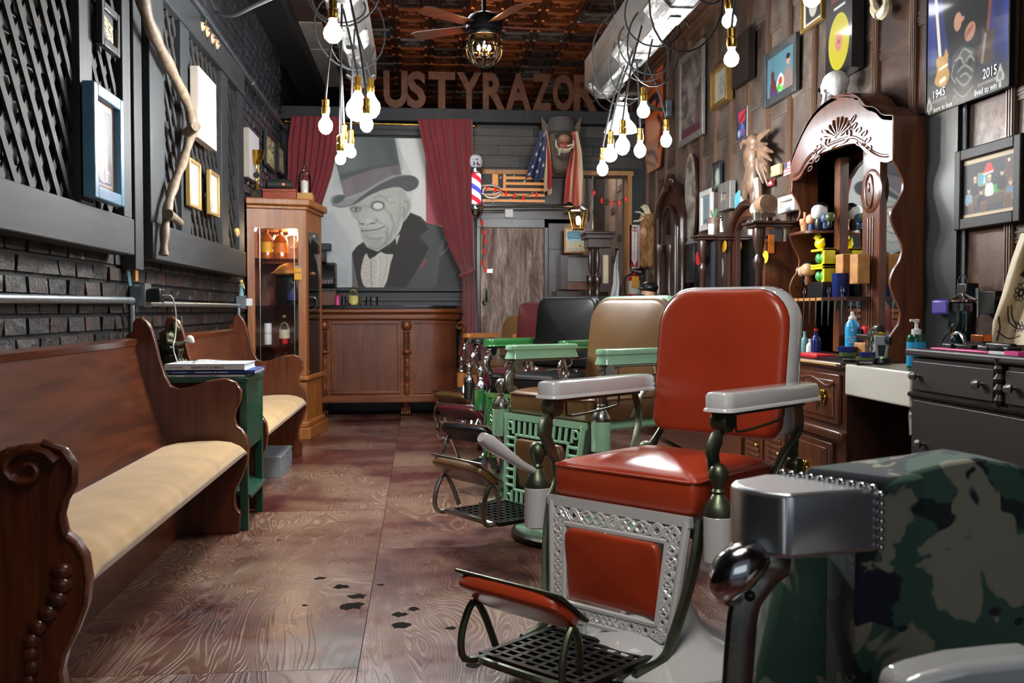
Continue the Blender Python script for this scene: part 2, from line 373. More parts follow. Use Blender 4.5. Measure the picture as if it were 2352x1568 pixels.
for j in range(50):
    z0 = j * pit
    for i in range(58):
        y0 = -1.4 + i * bl + (j % 2) * bl / 2
        if y0 > 10.7: continue
        near = 3.05 < y0 < 8.4 and .88 < z0 < 1.62
        if near and nb < 296:
            q = B().add(brick_bm(XL - .014, y0, z0, bl - .013, pit - .013, .006), BF); part('brick', q, 'black_brick', wl, sm=False); nb += 1
        else: (b2 if y0 > 5.35 and z0 > 1.3 else b).add(brick_bm(XL - .014, y0, z0, bl - .01, pit - .01), BF)
plain('lit_glossy_brick', '3c4046', .26, 0, .5, 5, .9, spec=.7)  # glossy, and greyer than the black wall: strong lamp light put into the colour
part('brickwork', b, 'black_wall', wl, kind='stuff', sm=False); part('brickwork', b2, 'lit_glossy_brick', wl, kind='stuff', sm=False, label='glossier black-painted bricks towards the curtain, strong light put into their grey')
plain('tin_rust', '7a4426', .34, .75, .4, 6, .3); plain('tin_silver', '77706a', .28, .8, .35, 6, .3); plain('tin_dark', '3c2a22', .4, .6, .4, 6, .3); plain('tin_copper', '96542a', .3, .8, .35, 6, .3)
# ceiling
ce = struct('ceiling', B().b2((-1.8, -1.5, ZC), (4.2, 14.3, ZC + .1)), 'tin_dark', sm=False)
def rings(bb, x0, y0, x1, y1, z, spec):
    """nested raised frames; spec = list of (inset, drop)"""
    last = None
    for ins, dz in spec:
        r = [(x0 + ins, y0 + ins, z - dz), (x1 - ins, y0 + ins, z - dz), (x1 - ins, y1 - ins, z - dz), (x0 + ins, y1 - ins, z - dz)]; k0 = len(bb.v); bb.v += r
        if last is not None:
            for a in range(4): bb.f.append((last + a, last + (a + 1) % 4, k0 + (a + 1) % 4, k0 + a))
        last = k0
    bb.f.append((last, last + 1, last + 2, last + 3))
cs = .348; tile = None; SPEC = [(0, 0), (.004, .02), (.022, .02), (.028, .008), (.04, .008), (.055, .03), (.075, .03), (.1, .012), (.105, .004), (.122, .004), (.13, .018), (.14, .018), (.146, .008)]
tb = B(); rings(tb, -cs / 2, -cs / 2, cs / 2, cs / 2, 0, SPEC)
tiles = {}
for i in range(13):
    for j in range(15):
        x = -.93 + (i + .5) * cs; y = 8.95 + (j + .5) * cs
        if y > 14.2 or nb > 900: continue
        m = rnd.choices(['tin_rust', 'tin_silver', 'tin_dark', 'tin_copper'], [.3, .14, .36, .2])[0]
        if m not in tiles:
            tiles[m] = part('ceiling_panel', tb, m, ce, local=True, ang=15); MLOC[ce.name] = MLOC[ce.name]
            tiles[m].location = (x - ce.location.x, y - ce.location.y, 0); continue
        dup(tiles[m], ce, (x - ce.location.x, y - ce.location.y, 0))
struct('trim_1', B().b2((XL - .02, -1.5, 3.74), (-1.15, 14.2, ZC)), 'black_timber_long', bev=.02)
plain('plaster_patch', 'a8a49e', .6, 0, .15); plain('plaster_brown', '4a3a34', .6, 0, .2)
for (ya, yb, m) in [(7.6, 8.3, 'plaster_patch'), (8.34, 8.9, 'plaster_brown'), (8.94, 9.1, 'plaster_patch'), (9.14, 9.8, 'plaster_brown'), (9.84, 10.8, 'plaster_patch'), (10.84, 12.6, 'plaster_patch')]:
    struct('ceiling_board', B().b2((-1.149, ya, ZC - .03), (-.93, yb, ZC - .001)), m, ce, sm=False)
# right wall: rusty sheet-metal panels and battens
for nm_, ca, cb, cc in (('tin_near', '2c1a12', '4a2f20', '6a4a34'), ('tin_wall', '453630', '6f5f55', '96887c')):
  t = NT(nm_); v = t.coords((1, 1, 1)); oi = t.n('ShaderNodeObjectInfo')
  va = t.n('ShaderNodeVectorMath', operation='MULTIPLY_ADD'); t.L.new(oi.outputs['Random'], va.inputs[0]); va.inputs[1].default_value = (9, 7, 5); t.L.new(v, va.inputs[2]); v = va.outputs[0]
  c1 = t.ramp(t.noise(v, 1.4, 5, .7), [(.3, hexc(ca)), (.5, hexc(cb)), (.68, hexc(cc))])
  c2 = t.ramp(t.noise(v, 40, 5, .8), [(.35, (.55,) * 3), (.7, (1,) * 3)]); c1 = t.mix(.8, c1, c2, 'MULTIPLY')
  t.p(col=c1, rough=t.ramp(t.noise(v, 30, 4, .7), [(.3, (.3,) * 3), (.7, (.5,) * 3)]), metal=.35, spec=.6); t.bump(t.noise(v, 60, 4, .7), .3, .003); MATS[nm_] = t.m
wood('batten_wood', '38241b', '7d5f4a', 1, 'z', .4, .2)
wr = struct('wall_right', B().b2((XR + .02, -1.5, 0), (XR + .3, 14.3, ZC)), 'tin_dark', sm=False)
cw = .42; rows = [0, .61, 1.22, 1.83, 2.44, 3.05, 3.6]
for i in range(24):
    y0 = 3.15 + i * cw
    off = [0, .14, -.1, .07][i % 4]
    for a, z0 in enumerate(rows[:-1]):
        z1 = rows[a + 1] + (off if a < 5 else 0); z0 = z0 + (off if a else 0)
        if z1 < .7: continue
        q = B(); x = XR + .004 * rnd.random()
        q.add([(x + .02, y0, z0), (x - .004, y0, z0), (x - .004, y0 + cw, z0), (x + .02, y0 + cw, z0), (x + .02, y0, z1), (x + .004, y0, z1), (x + .004, y0 + cw, z1), (x + .02, y0 + cw, z1)], [(0, 1, 2, 3), (7, 6, 5, 4), (4, 5, 1, 0), (1, 5, 6, 2), (2, 6, 7, 3)])
        for rz_ in (.02, .035, .06): q.b2((x + .002, y0, z0 + rz_), (x - .008, y0 + cw, z0 + rz_ + .008))
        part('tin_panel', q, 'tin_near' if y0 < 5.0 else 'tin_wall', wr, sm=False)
    q = B(); q.b2((XR + .01, y0 - .03, 0), (XR - .012, y0 + .03, 3.6))
    for d in (-.018, 0, .018): q.b2((XR, y0 + d - .004, 0), (XR - .018, y0 + d + .004, 3.6))
    part('batten', q, 'batten_wood', wr, sm=False)
q = B().b2((XR + .02, 3, 3.6), (XR - .07, 14.2, 3.64)).b2((XR + .02, 3, 3.66), (XR - .11, 14.2, 3.7)).b2((XR + .02, 3, 3.56), (XR - .04, 14.2, 3.72))
struct('trim_2', q, 'batten_wood')
q = B().b2((XR + .02, 3, 3.73), (XR - .02, 14.2, ZC)); struct('trim_3', q, 'tin_wall')
# back wall (a partition, open above its beam)
X_ = lambda px: onY(px, 700, YB).x
Z_ = lambda py, px=1176: onY(px, py, YB).z
wb = struct('wall_back', B().b2((XL - .05, YB, 0), (.62, YB + .14, 3.12)).b2((.62, YB, 2.045), (1.78, YB + .14, 3.12)).b2((1.40, YB, 0), (1.78, YB + .14, 2.1)).b2((1.78, YB, 2.62), (2.6, YB + .14, 3.12)).b2((2.33, YB, 0), (2.6, YB + .14, 2.62)), 'dark_plank', sm=False)
for j in range(9):                                             # planks low down, painted black
    z0 = .02 + j * .148
    for (xa, xb) in ((XL + .01, -.42 + (j % 3) * .1), (-.418 + (j % 3) * .1, .616)):
        part('plank', B().b2((xa, YB - .016, z0), (xb - .004, YB, z0 + .143)), 'dark_plank', wb, sm=False)
zr = [2.66, 2.79, 2.90, 3.0, 3.12]
for j in range(4):
    cuts = [[.56, 1.1, 1.62, 2.47], [.56, .86, 1.9, 2.47], [.56, 1.4, 2.1, 2.47], [.56, 1.25, 1.75, 2.47]][j]
    for n_, (xa, xb) in enumerate(zip(cuts, cuts[1:])):
        part('plank', B().b2((xa + .002, YB - .02 - .003 * (n_ % 2), zr[j]), (xb - .002, YB, zr[j + 1] - .004)), ['dark_plank', 'weathered_plank', 'weathered_plank', 'weathered_plank', 'dark_plank'][(j + n_ * 2 + (j == 0) * 2) % 5], wb, sm=False)
for j in range(7):                                             # boards right of the door
    part('plank', B().b2((1.42, YB - .014, .03 + j * .29), (1.77, YB, .03 + j * .29 + .284)), 'dark_wood', wb, sm=False)
for k_, (za, zb) in enumerate(((2.1, 2.27), (2.275, 2.45), (2.455, 2.58))):
    part('plank', B().b2((.63, YB - .014, za), (1.77, YB, zb)), 'dark_wood', wb, sm=False)
struct('trim_4', B().b2((XL, YB - .14, 3.125), (XR, YB + .16, 3.262)), 'black_timber', bev=.004)
struct('trim_5', B().b2((.6, YB - .04, 2.585), (2.36, YB - .0, 2.632)), 'light_wood')
struct('trim_6', B().b2((XL + .25, YB - .06, 2.985), (.56, YB, 3.1)), 'dark_plank')
struct('trim_7', B().b2((-1.2, YB - .1, 1.305), (.6, YB - .02, 1.335)).b2((-1.2, YB - .05, 1.2), (.6, YB - .017, 1.24)), 'black_paint', bev=.003)
q = B().b2((2.30, YB - .03, 0), (2.345, YB + .16, 2.6)); struct('trim_8', q, 'light_wood')
q = B().b2((1.775, YB - .01, 2.57), (2.3, YB + .15, 2.6)).b2((1.775, YB - .01, 0), (1.8, YB + .15, 2.6)); struct('trim_9', q, 'dark_wood')
# room past the doorway and the gap over the partition
struct('wall_far', B().b2((XL, 14.2, 0), (4.2, 14.4, ZC)), 'tin_wall', sm=False)
q = B()
for i in range(26): q.b2((XL + i * .2, 14.19, 2.2), (XL + i * .2 + .1, 14.2, ZC))
struct('trim_10', q, 'dark_wood', sm=False)
# door to the back, stripped wood with old paint
t = NT('stripped_door'); v = t.coords((7, 7, 1.1)); n1 = t.noise(v, 1.6, 8, .75, .6)
c1 = t.ramp(n1, [(.3, hexc('3e2218')), (.45, hexc('6b4634')), (.56, hexc('a08a7c')), (.66, hexc('d3c5ba'))])
wv = t.ramp(t.noise(t.coords((60, 60, 1.5)), 1, 3, .5), [(.35, (.5,) * 3), (.6, (1,) * 3)]); c1 = t.mix(.75, c1, wv, 'MULTIPLY')
t.p(col=c1, rough=.5); t.bump(n1, .4, .004); MATS['stripped_door'] = t.m
dr = struct('door_1', B().b2((.67, YB - .035, .01), (1.365, YB + .01, 2.0)), 'stripped_door', bev=.003)
struct('trim_11', B().b2((.625, YB - .03, 0), (.668, YB, 2.1)).b2((1.367, YB - .04, 0), (1.412, YB, 2.1)).b2((.625, YB - .04, 2.002), (1.412, YB, 2.1)), 'dark_wood', bev=.004)
p = onY(1117, 680, YB - .05)
struct('door_handle', B().b2((p.x - .025, YB - .04, p.z - .09), (p.x + .025, YB - .035, p.z + .09)).tube(cr([(p.x, YB - .04, p.z + .06), (p.x, YB - .09, p.z + .04), (p.x, YB - .09, p.z - .04), (p.x, YB - .04, p.z - .06)], 4), .008), 'aged_bronze', dr)
p = onY(1114, 695, YB - .05); struct('lock', B().lathe([(.03, 0), (.03, .012), (.022, .02), (.0, .022)], (p.x, YB - .035, p.z), 18, ax='y'), 'nickel', dr)
p = onY(1125, 622, YB - .05); struct('coat_hook', B().b2((p.x - .03, YB - .05, p.z - .02), (p.x + .03, YB - .035, p.z + .02)), 'nickel', dr)
# ================================================================ BARBER CHAIRS  (own frame: x to the sitter's left, -y forward)
def leather(name, hx, rough=.3, var=.12, spec=.5):
    t = NT(name); c = hexc(hx); v = t.coords(); n = t.noise(v, 4, 5)
    t.p(col=t.ramp(n, [(.3, tuple(x * (1 - var) for x in c)), (.7, tuple(min(1, x * (1 + var)) for x in c))]), rough=rough, coat=.2 if spec == .5 else .05, crough=.22, spec=spec)
    vo = t.n('ShaderNodeTexVoronoi'); vo.inputs['Scale'].default_value = 260; t.L.new(v, vo.inputs['Vector']); t.bump(vo.outputs[0], .1, .001); MATS[name] = t.m
leather('leather_red', 'a63a1e'); leather('leather_tan', '6e5030'); leather('leather_black', '08080a', .36, .12, .25); leather('leather_maroon', '4c1a20', .35); leather('leather_orange', 'b07038')
def rrect(w_, h_, r, n=6, top_only=False):
    """rounded rectangle outline, x across, z up, centred on x, from z=0 to h"""
    P = []
    for cx, cz, a0 in ((w_ / 2 - r, h_ - r, 0), (-w_ / 2 + r, h_ - r, pi / 2), (-w_ / 2 + r * .4, r * .4, pi), (w_ / 2 - r * .4, r * .4, 1.5 * pi)):
        rr_ = r if a0 < pi - .1 else r * .4
        for i in range(n + 1): a = a0 + pi / 2 * i / n; P.append((cx + rr_ * cos(a), cz + rr_ * sin(a)))
    return P
def slab(bb, outline, y0, y1, e, tilt, zb, crown=0):
    """cushion from an outline in x-z: rounded edge e at the front, domed by crown; tilt leans it backwards"""
    cx = sum(p[0] for p in outline) / len(outline); cz = sum(p[1] for p in outline) / len(outline)
    def ring(sc, y): return [((x - cx) * sc[0] + cx, y, (z - cz) * sc[1] + cz) for x, z in outline]
    W = max(p[0] for p in outline) - cx; Hh = max(p[1] for p in outline) - cz
    R = []
    for a in np.linspace(0, pi / 2, 5):
        i = e * (1 - sin(a)); R.append((((W - i) / W, (Hh - i) / Hh), y0 + e * (1 - cos(a)) if False else y0 + e - e * cos(a)))
    rs = [ring(s_, y_) for s_, y_ in R]; last = ring((1, 1), y1); rs.append(last)
    inner = [ring((q * (W - e) / W, q * (Hh - e) / Hh), y0 - crown * (1 - q * q)) for q in (.02, .35, .65, .88)]
    rs = inner + rs; n = len(outline); k0 = len(bb.v)
    for r_ in rs:
        for x, y, z in r_: bb.v.append((x, y + z * tilt, z + zb))
    for i in range(len(rs) - 1):
        for j in range(n): bb.f.append((k0 + i * n + j, k0 + i * n + (j + 1) % n, k0 + (i + 1) * n + (j + 1) % n, k0 + (i + 1) * n + j))
    bb.f.append(tuple(k0 + j for j in range(n))); bb.f.append(tuple(k0 + (len(rs) - 1) * n + j for j in range(n - 1, -1, -1)))
    return bb
def barber_chair(label, loc, rz, leath, enamel, metal, kind='lattice', lift=0, armx=.325, armlen=.65, arm_y0=-.25, arm_z=.86, seat_z=.6, wd=.55, dp=.52, back_w=.5, back_top=1.17, back_bot=.62, back_y=.3, shell=True, arm_h=.058, feet=True, lever=False, corner=.13, group=None, pipe=None, base_off=(.03, -.06), foot_out=.05):
    R = thing('barber_chair', label, 'barber chair', loc, rz, group); L = dict(local=True); bx, by = base_off
    # ---- base
    en = enamel
    part('base', B().lathe([(.335, .035), (.33, .05), (.22, .075), (.13, .13), (.095, .2), (.085, .3), (.085, .42 + lift)], (bx, by, 0), n=40), en, R, **L)
    part('base_rim', B().lathe([(.33, 0), (.352, .008), (.352, .03), (.335, .042), (.325, .036)], (bx, by, 0), n=40), 'steel_dark', R, **L)
    sz = seat_z
    part('seat_frame', B().box((0, dp / 2 - .27, sz - .135), (wd - .04, dp - .04, .05)), en, R, bev=.012, **L)
    # ---- seat
    b = B(); pts = []
    o_ = [(x, y) for x, y in rrect(wd, dp, .07, 5)]
    n = len(o_); cx, cy = 0, dp / 2; R_ = []
    for s_, z in ((.0, .028), (.4, .026), (.75, .016), (.93, .003), (.985, -.008), (1, -.022), (1, -.1), (.98, -.112), (0, -.112)):
        R_.append([(x * s_, (y - cy) * s_ + cy - .27, sz + z) for x, y in o_])
    k0 = 0
    for r_ in R_: b.v += r_
    for i in range(len(R_) - 1):
        for j in range(n): b.f.append((i * n + j, (i + 1) * n + j, (i + 1) * n + (j + 1) % n, i * n + (j + 1) % n))
    st = part('seat', b, leath, R, **L)
    pp = [Vector((x * 1.0, (y - cy) * 1.0 + cy - .27, sz - .012)) for x, y in o_]
    part('piping', B().tube(pp, .0045, 6, closed=True), leath, st, **L)
    # ---- back
    bh = back_top - back_bot; tl = .13
    ol = rrect(back_w, bh, corner, 7)
    bk = part('backrest', slab(B(), ol, back_y - .035, back_y + .035, .028, tl, back_bot, .02), leath, R, **L)
    i1 = [(x * .985, z * .985 + bh * .007) for x, z in ol]
    part('piping', B().tube([(x, back_y + .012 + z * tl, z + back_bot) for x, z in i1], .008, 6, closed=True), pipe or leath, bk, **L)
    if shell:
        b = B(); ol2 = [(x * 1.05, z * 1.015) for x, z in ol]; n = len(ol2); K = []
        for s_, y in ((.97, -.012), (1.0, .0), (1.01, .05), (.98, .075), (.8, .1), (.4, .112), (0, .115)):
            K.append([(x * s_, back_y + y + ((z - bh / 2) * s_ + bh / 2) * tl, (z - bh / 2) * s_ + bh / 2 + back_bot) for x, z in ol2])
        for r_ in K: b.v += r_
        for i in range(len(K) - 1):
            for j in range(n): b.f.append((i * n + j, i * n + (j + 1) % n, (i + 1) * n + (j + 1) % n, (i + 1) * n + j))
        part('back_shell', b, en, R, **L)
    for s in (-1, 1):                                           # hinged links from seat frame to back
        part('back_bracket', B().tube(cr([(s * (wd / 2 - .01), .2, sz - .14), (s * (wd / 2 + .03), .28, sz - .1), (s * (wd / 2 + .01), .33, sz), (s * (back_w / 2 + .0), back_y + .09, sz + .1), (s * (back_w / 2 - .01), back_y + .1, sz + .2)], 4), [.02] * 4 + [.026] * 5 + [.02] * 8, 8, flat=.5), metal, R, **L)
        part('hinge_cap', B().lathe([(.024, -.02), (.028, -.012), (.028, .012), (.024, .02)], (s * (wd / 2 + .025), .31, sz - .02), 14, ax='x'), metal, R, **L)
    # ---- arms
    zt = arm_z
    for s in (-1, 1):
        ax = s * armx; y0, y1 = arm_y0, arm_y0 + armlen; w2 = .047; b = B(); o_ = []
        for cx, cy, a0 in ((w2 - .03, y1 - .03, 0), (-w2 + .03, y1 - .03, pi / 2), (-w2 + .035, y0 + .035, pi), (w2 - .035, y0 + .035, 1.5 * pi)):
            rr_ = .03 if a0 < pi - .1 else .035
            for i in range(6): a = a0 + pi / 2 * i / 5; o_.append((cx + rr_ * cos(a), cy + rr_ * sin(a)))
        n = len(o_); cyy = (y0 + y1) / 2; K = []
        prof = [(0, 0), (.02, 0)] if False else [(.035, 0), (.012, -.0005), (.004, -.004), (0, -.012), (-.0, -arm_h * .8), (-.005, -arm_h * .9), (-.006, -arm_h), (.01, -arm_h)]
        if kind == 'slots': prof = [(.035, 0), (.01, -.0005), (.003, -.003), (0, -.008), (0, -.024), (.005, -.028), (.006, -.036), (.002, -.05), (-.003, -arm_h), (.01, -arm_h)]
        for ins, z in prof:
            sx_ = (w2 - ins) / w2; sy_ = ((y1 - y0) / 2 - ins) / ((y1 - y0) / 2); K.append([(ax + x * sx_, cyy + (y - cyy) * sy_, zt + z) for x, y in o_])
        for r_ in K: b.v += r_
        for i in range(len(K) - 1):
            for j in range(n): b.f.append((i * n + j, (i + 1) * n + j, (i + 1) * n + (j + 1) % n, i * n + (j + 1) % n))
        b.f.append(tuple(range(n))); b.f.append(tuple(range(len(b.v) - 1, len(b.v) - n - 1, -1)))
        A = part('armrest', b, en, R, **L)
        part('arm_rail', B().box((ax, cyy - .02, zt - arm_h - .008), (.045, armlen - .1, .014)), metal, A, bev=.004, **L)
        lp = [(ax, y0 + .12, zt - arm_h - .01), (ax, y0 + .12, zt - arm_h - .05), (ax, y0 + .15, zt - arm_h - .07), (ax, y0 + .38, zt - arm_h - .055), (ax, y0 + .42, zt - arm_h - .04), (ax, y0 + .42, zt - arm_h - .01)]
        part('strap_loop', B().tube(cr(lp, 3), .0045, 6), metal, A, **L)
        # curved arm post with a forked knuckle
        top = zt - arm_h - .03
        part('arm_knuckle', B().lathe([(.0, -.026), (.03, -.026), (.034, -.02), (.034, .02), (.03, .026), (0, .026)], (ax, y0 + .045, top), 16, ax='x').tube([(ax, y0 + .045, top), (ax, y0 + .09, zt - arm_h - .004)], [.018, .022], 8), metal, A, **L)
        q = [(ax, y0 + .045, top - .02), (ax * .99, y0 + .0, top - .07), (ax * .97, y0 + .01, top - .12), (ax * .96, y0 + .045, sz - .02), (ax * .95, y0 + .05, sz - .08), (ax * .93, y0 + .0, sz - .14)]
        part('arm_post', B().tube(cr(q, 5), [.018] * 3 + [.03] * 5 + [.026] * 6 + [.022] * 12, 10, flat=.55, fdir=(0, 1, 0)), metal, R, **L)
        # rear arm strap to the back
        part('rear_strap', B().tube(cr([(ax, y1 - .08, zt - arm_h - .01), (ax * .98, y1 - .06, zt - arm_h - .1), (ax * .9, y1 - .12, sz + .02), (ax * .85, y1 - .2, sz - .1)], 5), .016, 8, flat=.5), metal, R, **L)
        # urn post in front of the seat corner
        ux, uy = s * (wd / 2 + .075), -.26
        part('urn_sleeve', B().lathe([(.038, 0), (.044, .006), (.044, .135), (.04, .14)], (ux, uy, sz - .235), 20), en, R, **L)
        part('urn_finial', B().lathe([(.044, 0), (.046, .012), (.038, .03), (.022, .055), (.016, .062), (.02, .07), (.015, .078), (.022, .095), (.03, .112), (.03, .125), (.022, .142), (.008, .152)], (ux, uy, sz - .096), 18), metal, R, **L)
        part('urn_bracket', B().tube([(ux, uy + .01, sz - .2), (s * (wd / 2 - .06), uy + .06, sz - .17)], .02, 8), metal, R, **L)
    # ---- apron under the seat
    zt, zb = sz - .125, .085 + lift * .7; yt, yb = -.285, -.325; wt, wb_ = wd / 2 - .01, wd / 2 - .05
    M_ = lambda u, v: Vector((u * (wt * (1 - v) + wb_ * v), yt + (yb - yt) * v, zt + (zb - zt) * v))   # u -1..1, v 0..1
    def fr(v): return (Vector((0, (yb - yt), (zb - zt)))).normalized()
    nrm = Vector((0, -1, -.15)).normalized()
    def strip(bb, pts, r): bb.tube([M_(*p) + nrm * .006 for p in pts], r, 6)
    b = B()
    for (p, q_) in (((-1, 0), (1, 0)), ((-1, 1), (-.45, .99)), ((.45, .99), (1, 1))):
        a, c = M_(*p), M_(*q_); b.box((a + c) / 2, ((c - a).length + .02, .02, .03))
    for s in (-1, 1): b.tube([M_(s * .985, v_) for v_ in (0, .5, 1)], .014, 8)
    if kind == 'lattice':
        def braid(p, q_, nw, amp, along):
            for ph in (0, pi):
                L_ = []
                for i in range(nw * 8 + 1):
                    t_ = i / (nw * 8); w_ = amp * sin(t_ * nw * pi + ph); u = p[0] + (q_[0] - p[0]) * t_; v_ = p[1] + (q_[1] - p[1]) * t_
                    L_.append((u, v_ + w_) if along == 'u' else (u + w_, v_))
                strip(b, L_, .0056)
        braid((-.93, .1), (.93, .1), 9, .055, 'u'); braid((-.93, .1), (.93, .1), 15, .035, 'u')
        for s in (-1, 1): braid((s * .86, .08), (s * .86, .93), 9, .075, 'v'); braid((s * .86, .08), (s * .86, .93), 14, .045, 'v')
        braid((-.9, .87), (.9, .87), 9, .045, 'u'); braid((-.9, .87), (.9, .87), 16, .035, 'u')
        strip(b, cr([(-.95, .98, 0), (-.6, .93, 0), (0, .93, 0), (.6, .93, 0), (.95, .98, 0)], 4) and [(-.95, .99), (-.7, .95), (-.35, .93), (.35, .93), (.7, .95), (.95, .99)], .01)
        for e in ((-.77, .17, .77, .17), (.77, .17, .77, .81), (.77, .81, -.77, .81), (-.77, .81, -.77, .17)): strip(b, [(e[0], e[1]), (e[2], e[3])], .009)
        part('apron_grille', b, en, R, **L)
        iu, iv0, iv1 = .74, .19, .79
    else:
        for i in range(-5, 6):
            u = i * .155
            for v0, v1 in ((.04, .19), (.83, .97)): strip(b, [(u, v0), (u, v1)], .0085)
        for i in range(7):
            v_ = .24 + i * .09
            for s in (-1, 1): strip(b, [(s * .72, v_), (s * .95, v_)], .0085)
        for e in ((-.7, .2, .7, .2), (.7, .2, .7, .82), (.7, .82, -.7, .82), (-.7, .82, -.7, .2)): strip(b, [(e[0], e[1]), (e[2], e[3])], .008)
        for s in (-1, 1):
            for v_ in (.1, .92):
                c = M_(s * .86, v_) + nrm * .008; b.tube([c + Vector((.019 * cos(a), 0, .019 * sin(a))) for a in np.linspace(0, 2 * pi, 13)[:-1]], .006, 6, closed=True)
        part('apron_grille', b, en, R, **L)
        part('apron_backing', B().add([M_(-1, 0) - nrm * .01, M_(1, 0) - nrm * .01, M_(1, 1) - nrm * .01, M_(-1, 1) - nrm * .01], [(0, 1, 2, 3)]), 'black_paint', R, **L)
        iu, iv0, iv1 = .66, .23, .79
    b = B(); c = (M_(0, iv0) + M_(0, iv1)) / 2; hw = (M_(iu, (iv0 + iv1) / 2).x); hh = (M_(0, iv0) - M_(0, iv1)).length / 2
    ol = rrect(hw * 2, hh * 2, .03, 4); slab(b, [(x, z) for x, z in ol], 0, .02, .012, 0, 0, .008)
    rot = Matrix.Rotation(math.atan2(yb - yt, -(zb - zt)) * -1, 4, 'X')
    b.v = [tuple(Matrix.Translation((0, c.y, c.z)) @ Matrix.Rotation(-math.atan2(-(yb - yt), -(zb - zt)) * -1, 4, 'X') @ Vector((x, y - .012, z - hh))) for x, y, z in b.v]
    part('apron_pad', b, leath, R, **L)
    # ---- side rails down to the footrest
    for s in (-1, 1):
        q = [(s * (wt + .022), yt + .03, sz - .12), (s * (wt + .018), yt - .0, .34), (s * (wb_ + .022), yb - .005,   .15 + lift * .9), (s * (wb_ + .005), yb - .05, .075 + lift), (s * (wb_ - .01), yb - .16, .065 + lift)]
        part('side_rail', B().tube(cr(q, 5), [.024] * 12 + [.02] * 9, 8, flat=.55, fdir=(0, 1, 0)), metal, R, **L)
    if feet:
        z0 = .075 + lift; b = B(); x2 = .2
        b.box((0, yb - .04, z0), (2 * x2, .02, .018)).box((0, yb - .36, z0), (2 * x2 - .04, .02, .018))
        for s in (-1, 1): b.box((s * (x2 - .01), yb - .2, z0), (.02, .34, .018))
        for i in range(7): b.box((-x2 + .05 + i * .05, yb - .2, z0), (.016, .32, .012))
        for i in range(8): b.box((0, yb - .07 - i * .036, z0), (2 * x2 - .03, .012, .014))
        part('foot_plate', b, 'steel_dark', R, **L)
        # tilting foot pad on its loop
        T_ = Matrix.Translation((0, yb - .42 + foot_out, z0 + .18)) @ Matrix.Rotation(radians(-38), 4, 'X')
        b = B(); b.box((0, -.06, .014), (.4, .16, .012), m=T_)
        part('foot_pad_frame', b, metal, R, bev=.006, **L)
        b = B(); b.sph((0, -.06, -.006), (.195, .078, .024), 12, m=T_, e=.45); part('foot_pad', b, leath, R, **L)
        for s in (-1, 1):
            q = [(s * .17, yb - .36, z0), (s * .19, yb - .44, z0 + .01), (s * .19, yb - .5 + foot_out, z0 + .09), (s * .185, yb - .46 + foot_out, z0 + .17), (s * .18, yb - .37, z0 + .13), (s * .16, yb - .34, z0 + .03)]
            part('foot_loop', B().tube(cr(q, 4), .011, 8), metal, R, **L)
        part('foot_bar', B().tube(cr([(-.17, yb - .38, z0 - .005), (-.1, yb - .44, z0 + .02), (.1, yb - .44, z0 + .02), (.17, yb - .38, z0 - .005)], 4), .012, 8), metal, R, **L)
    if lever:
        ux, uy = -(wd / 2 + .075), -.26
        q = [Vector((ux, uy, sz - .05)), Vector((ux - .012, uy - .07, sz - .015)), Vector((ux - .035, uy - .2, sz + .07)), Vector((ux - .04, uy - .23, sz + .09))]
        part('lever', B().tube(q, [.012, .015, .027, .018], 14), en, R, label='white porcelain lever handle', **L)
    return R
plain('chair_metal_green', '58604f', .4, .85, .35, 10, .2)
barber_chair('barber chair with orange-red leather and white enamel arms, largest in the middle', (.824, 3.247, 0), radians(-48), 'leather_red', 'white_enamel', 'chair_metal_green', lever=True, armlen=.6, armx=.33, base_off=(.1, -.19), back_top=1.175, back_bot=.66, back_w=.52)
barber_chair('tan leather barber chair with mint green enamel, behind the red one', (.83, 4.84, 0), radians(-58), 'leather_tan', 'mint_enamel', 'nickel', kind='slots', lift=.09, armx=.34, armlen=.44, arm_z=.925, seat_z=.7, arm_h=.07, arm_y0=-.24, back_top=1.165, back_bot=.66, back_w=.6, wd=.6, back_y=.25)
barber_chair('black leather barber chair with bright green enamel arms', (.83, 6.42, 0), radians(-46), 'leather_black', 'green_enamel', 'chrome', lift=.08, armx=.31, armlen=.48, arm_z=.915, seat_z=.68, arm_h=.05, back_top=1.19, back_bot=.72, back_w=.5, shell=False, corner=.07, back_y=.17)
barber_chair('maroon leather barber chair between the black chair and the back door', (.83, 7.95, 0), radians(-46), 'leather_maroon', 'black_paint', 'chrome', lift=.05, armx=.31, armlen=.46, arm_z=.87, seat_z=.62, arm_h=.04, back_top=1.165, back_bot=.66, shell=False, corner=.06, back_y=.2)
barber_chair('farthest barber chair with tan back and orange-brown arms by the back door', (.83, 9.45, 0), radians(-46), 'leather_tan', 'leather_orange', 'chrome', lift=.02, armx=.31, armlen=.46, arm_z=.88, seat_z=.6, arm_h=.04, back_top=1.05, back_bot=.62, shell=False, corner=.12, back_y=.2)
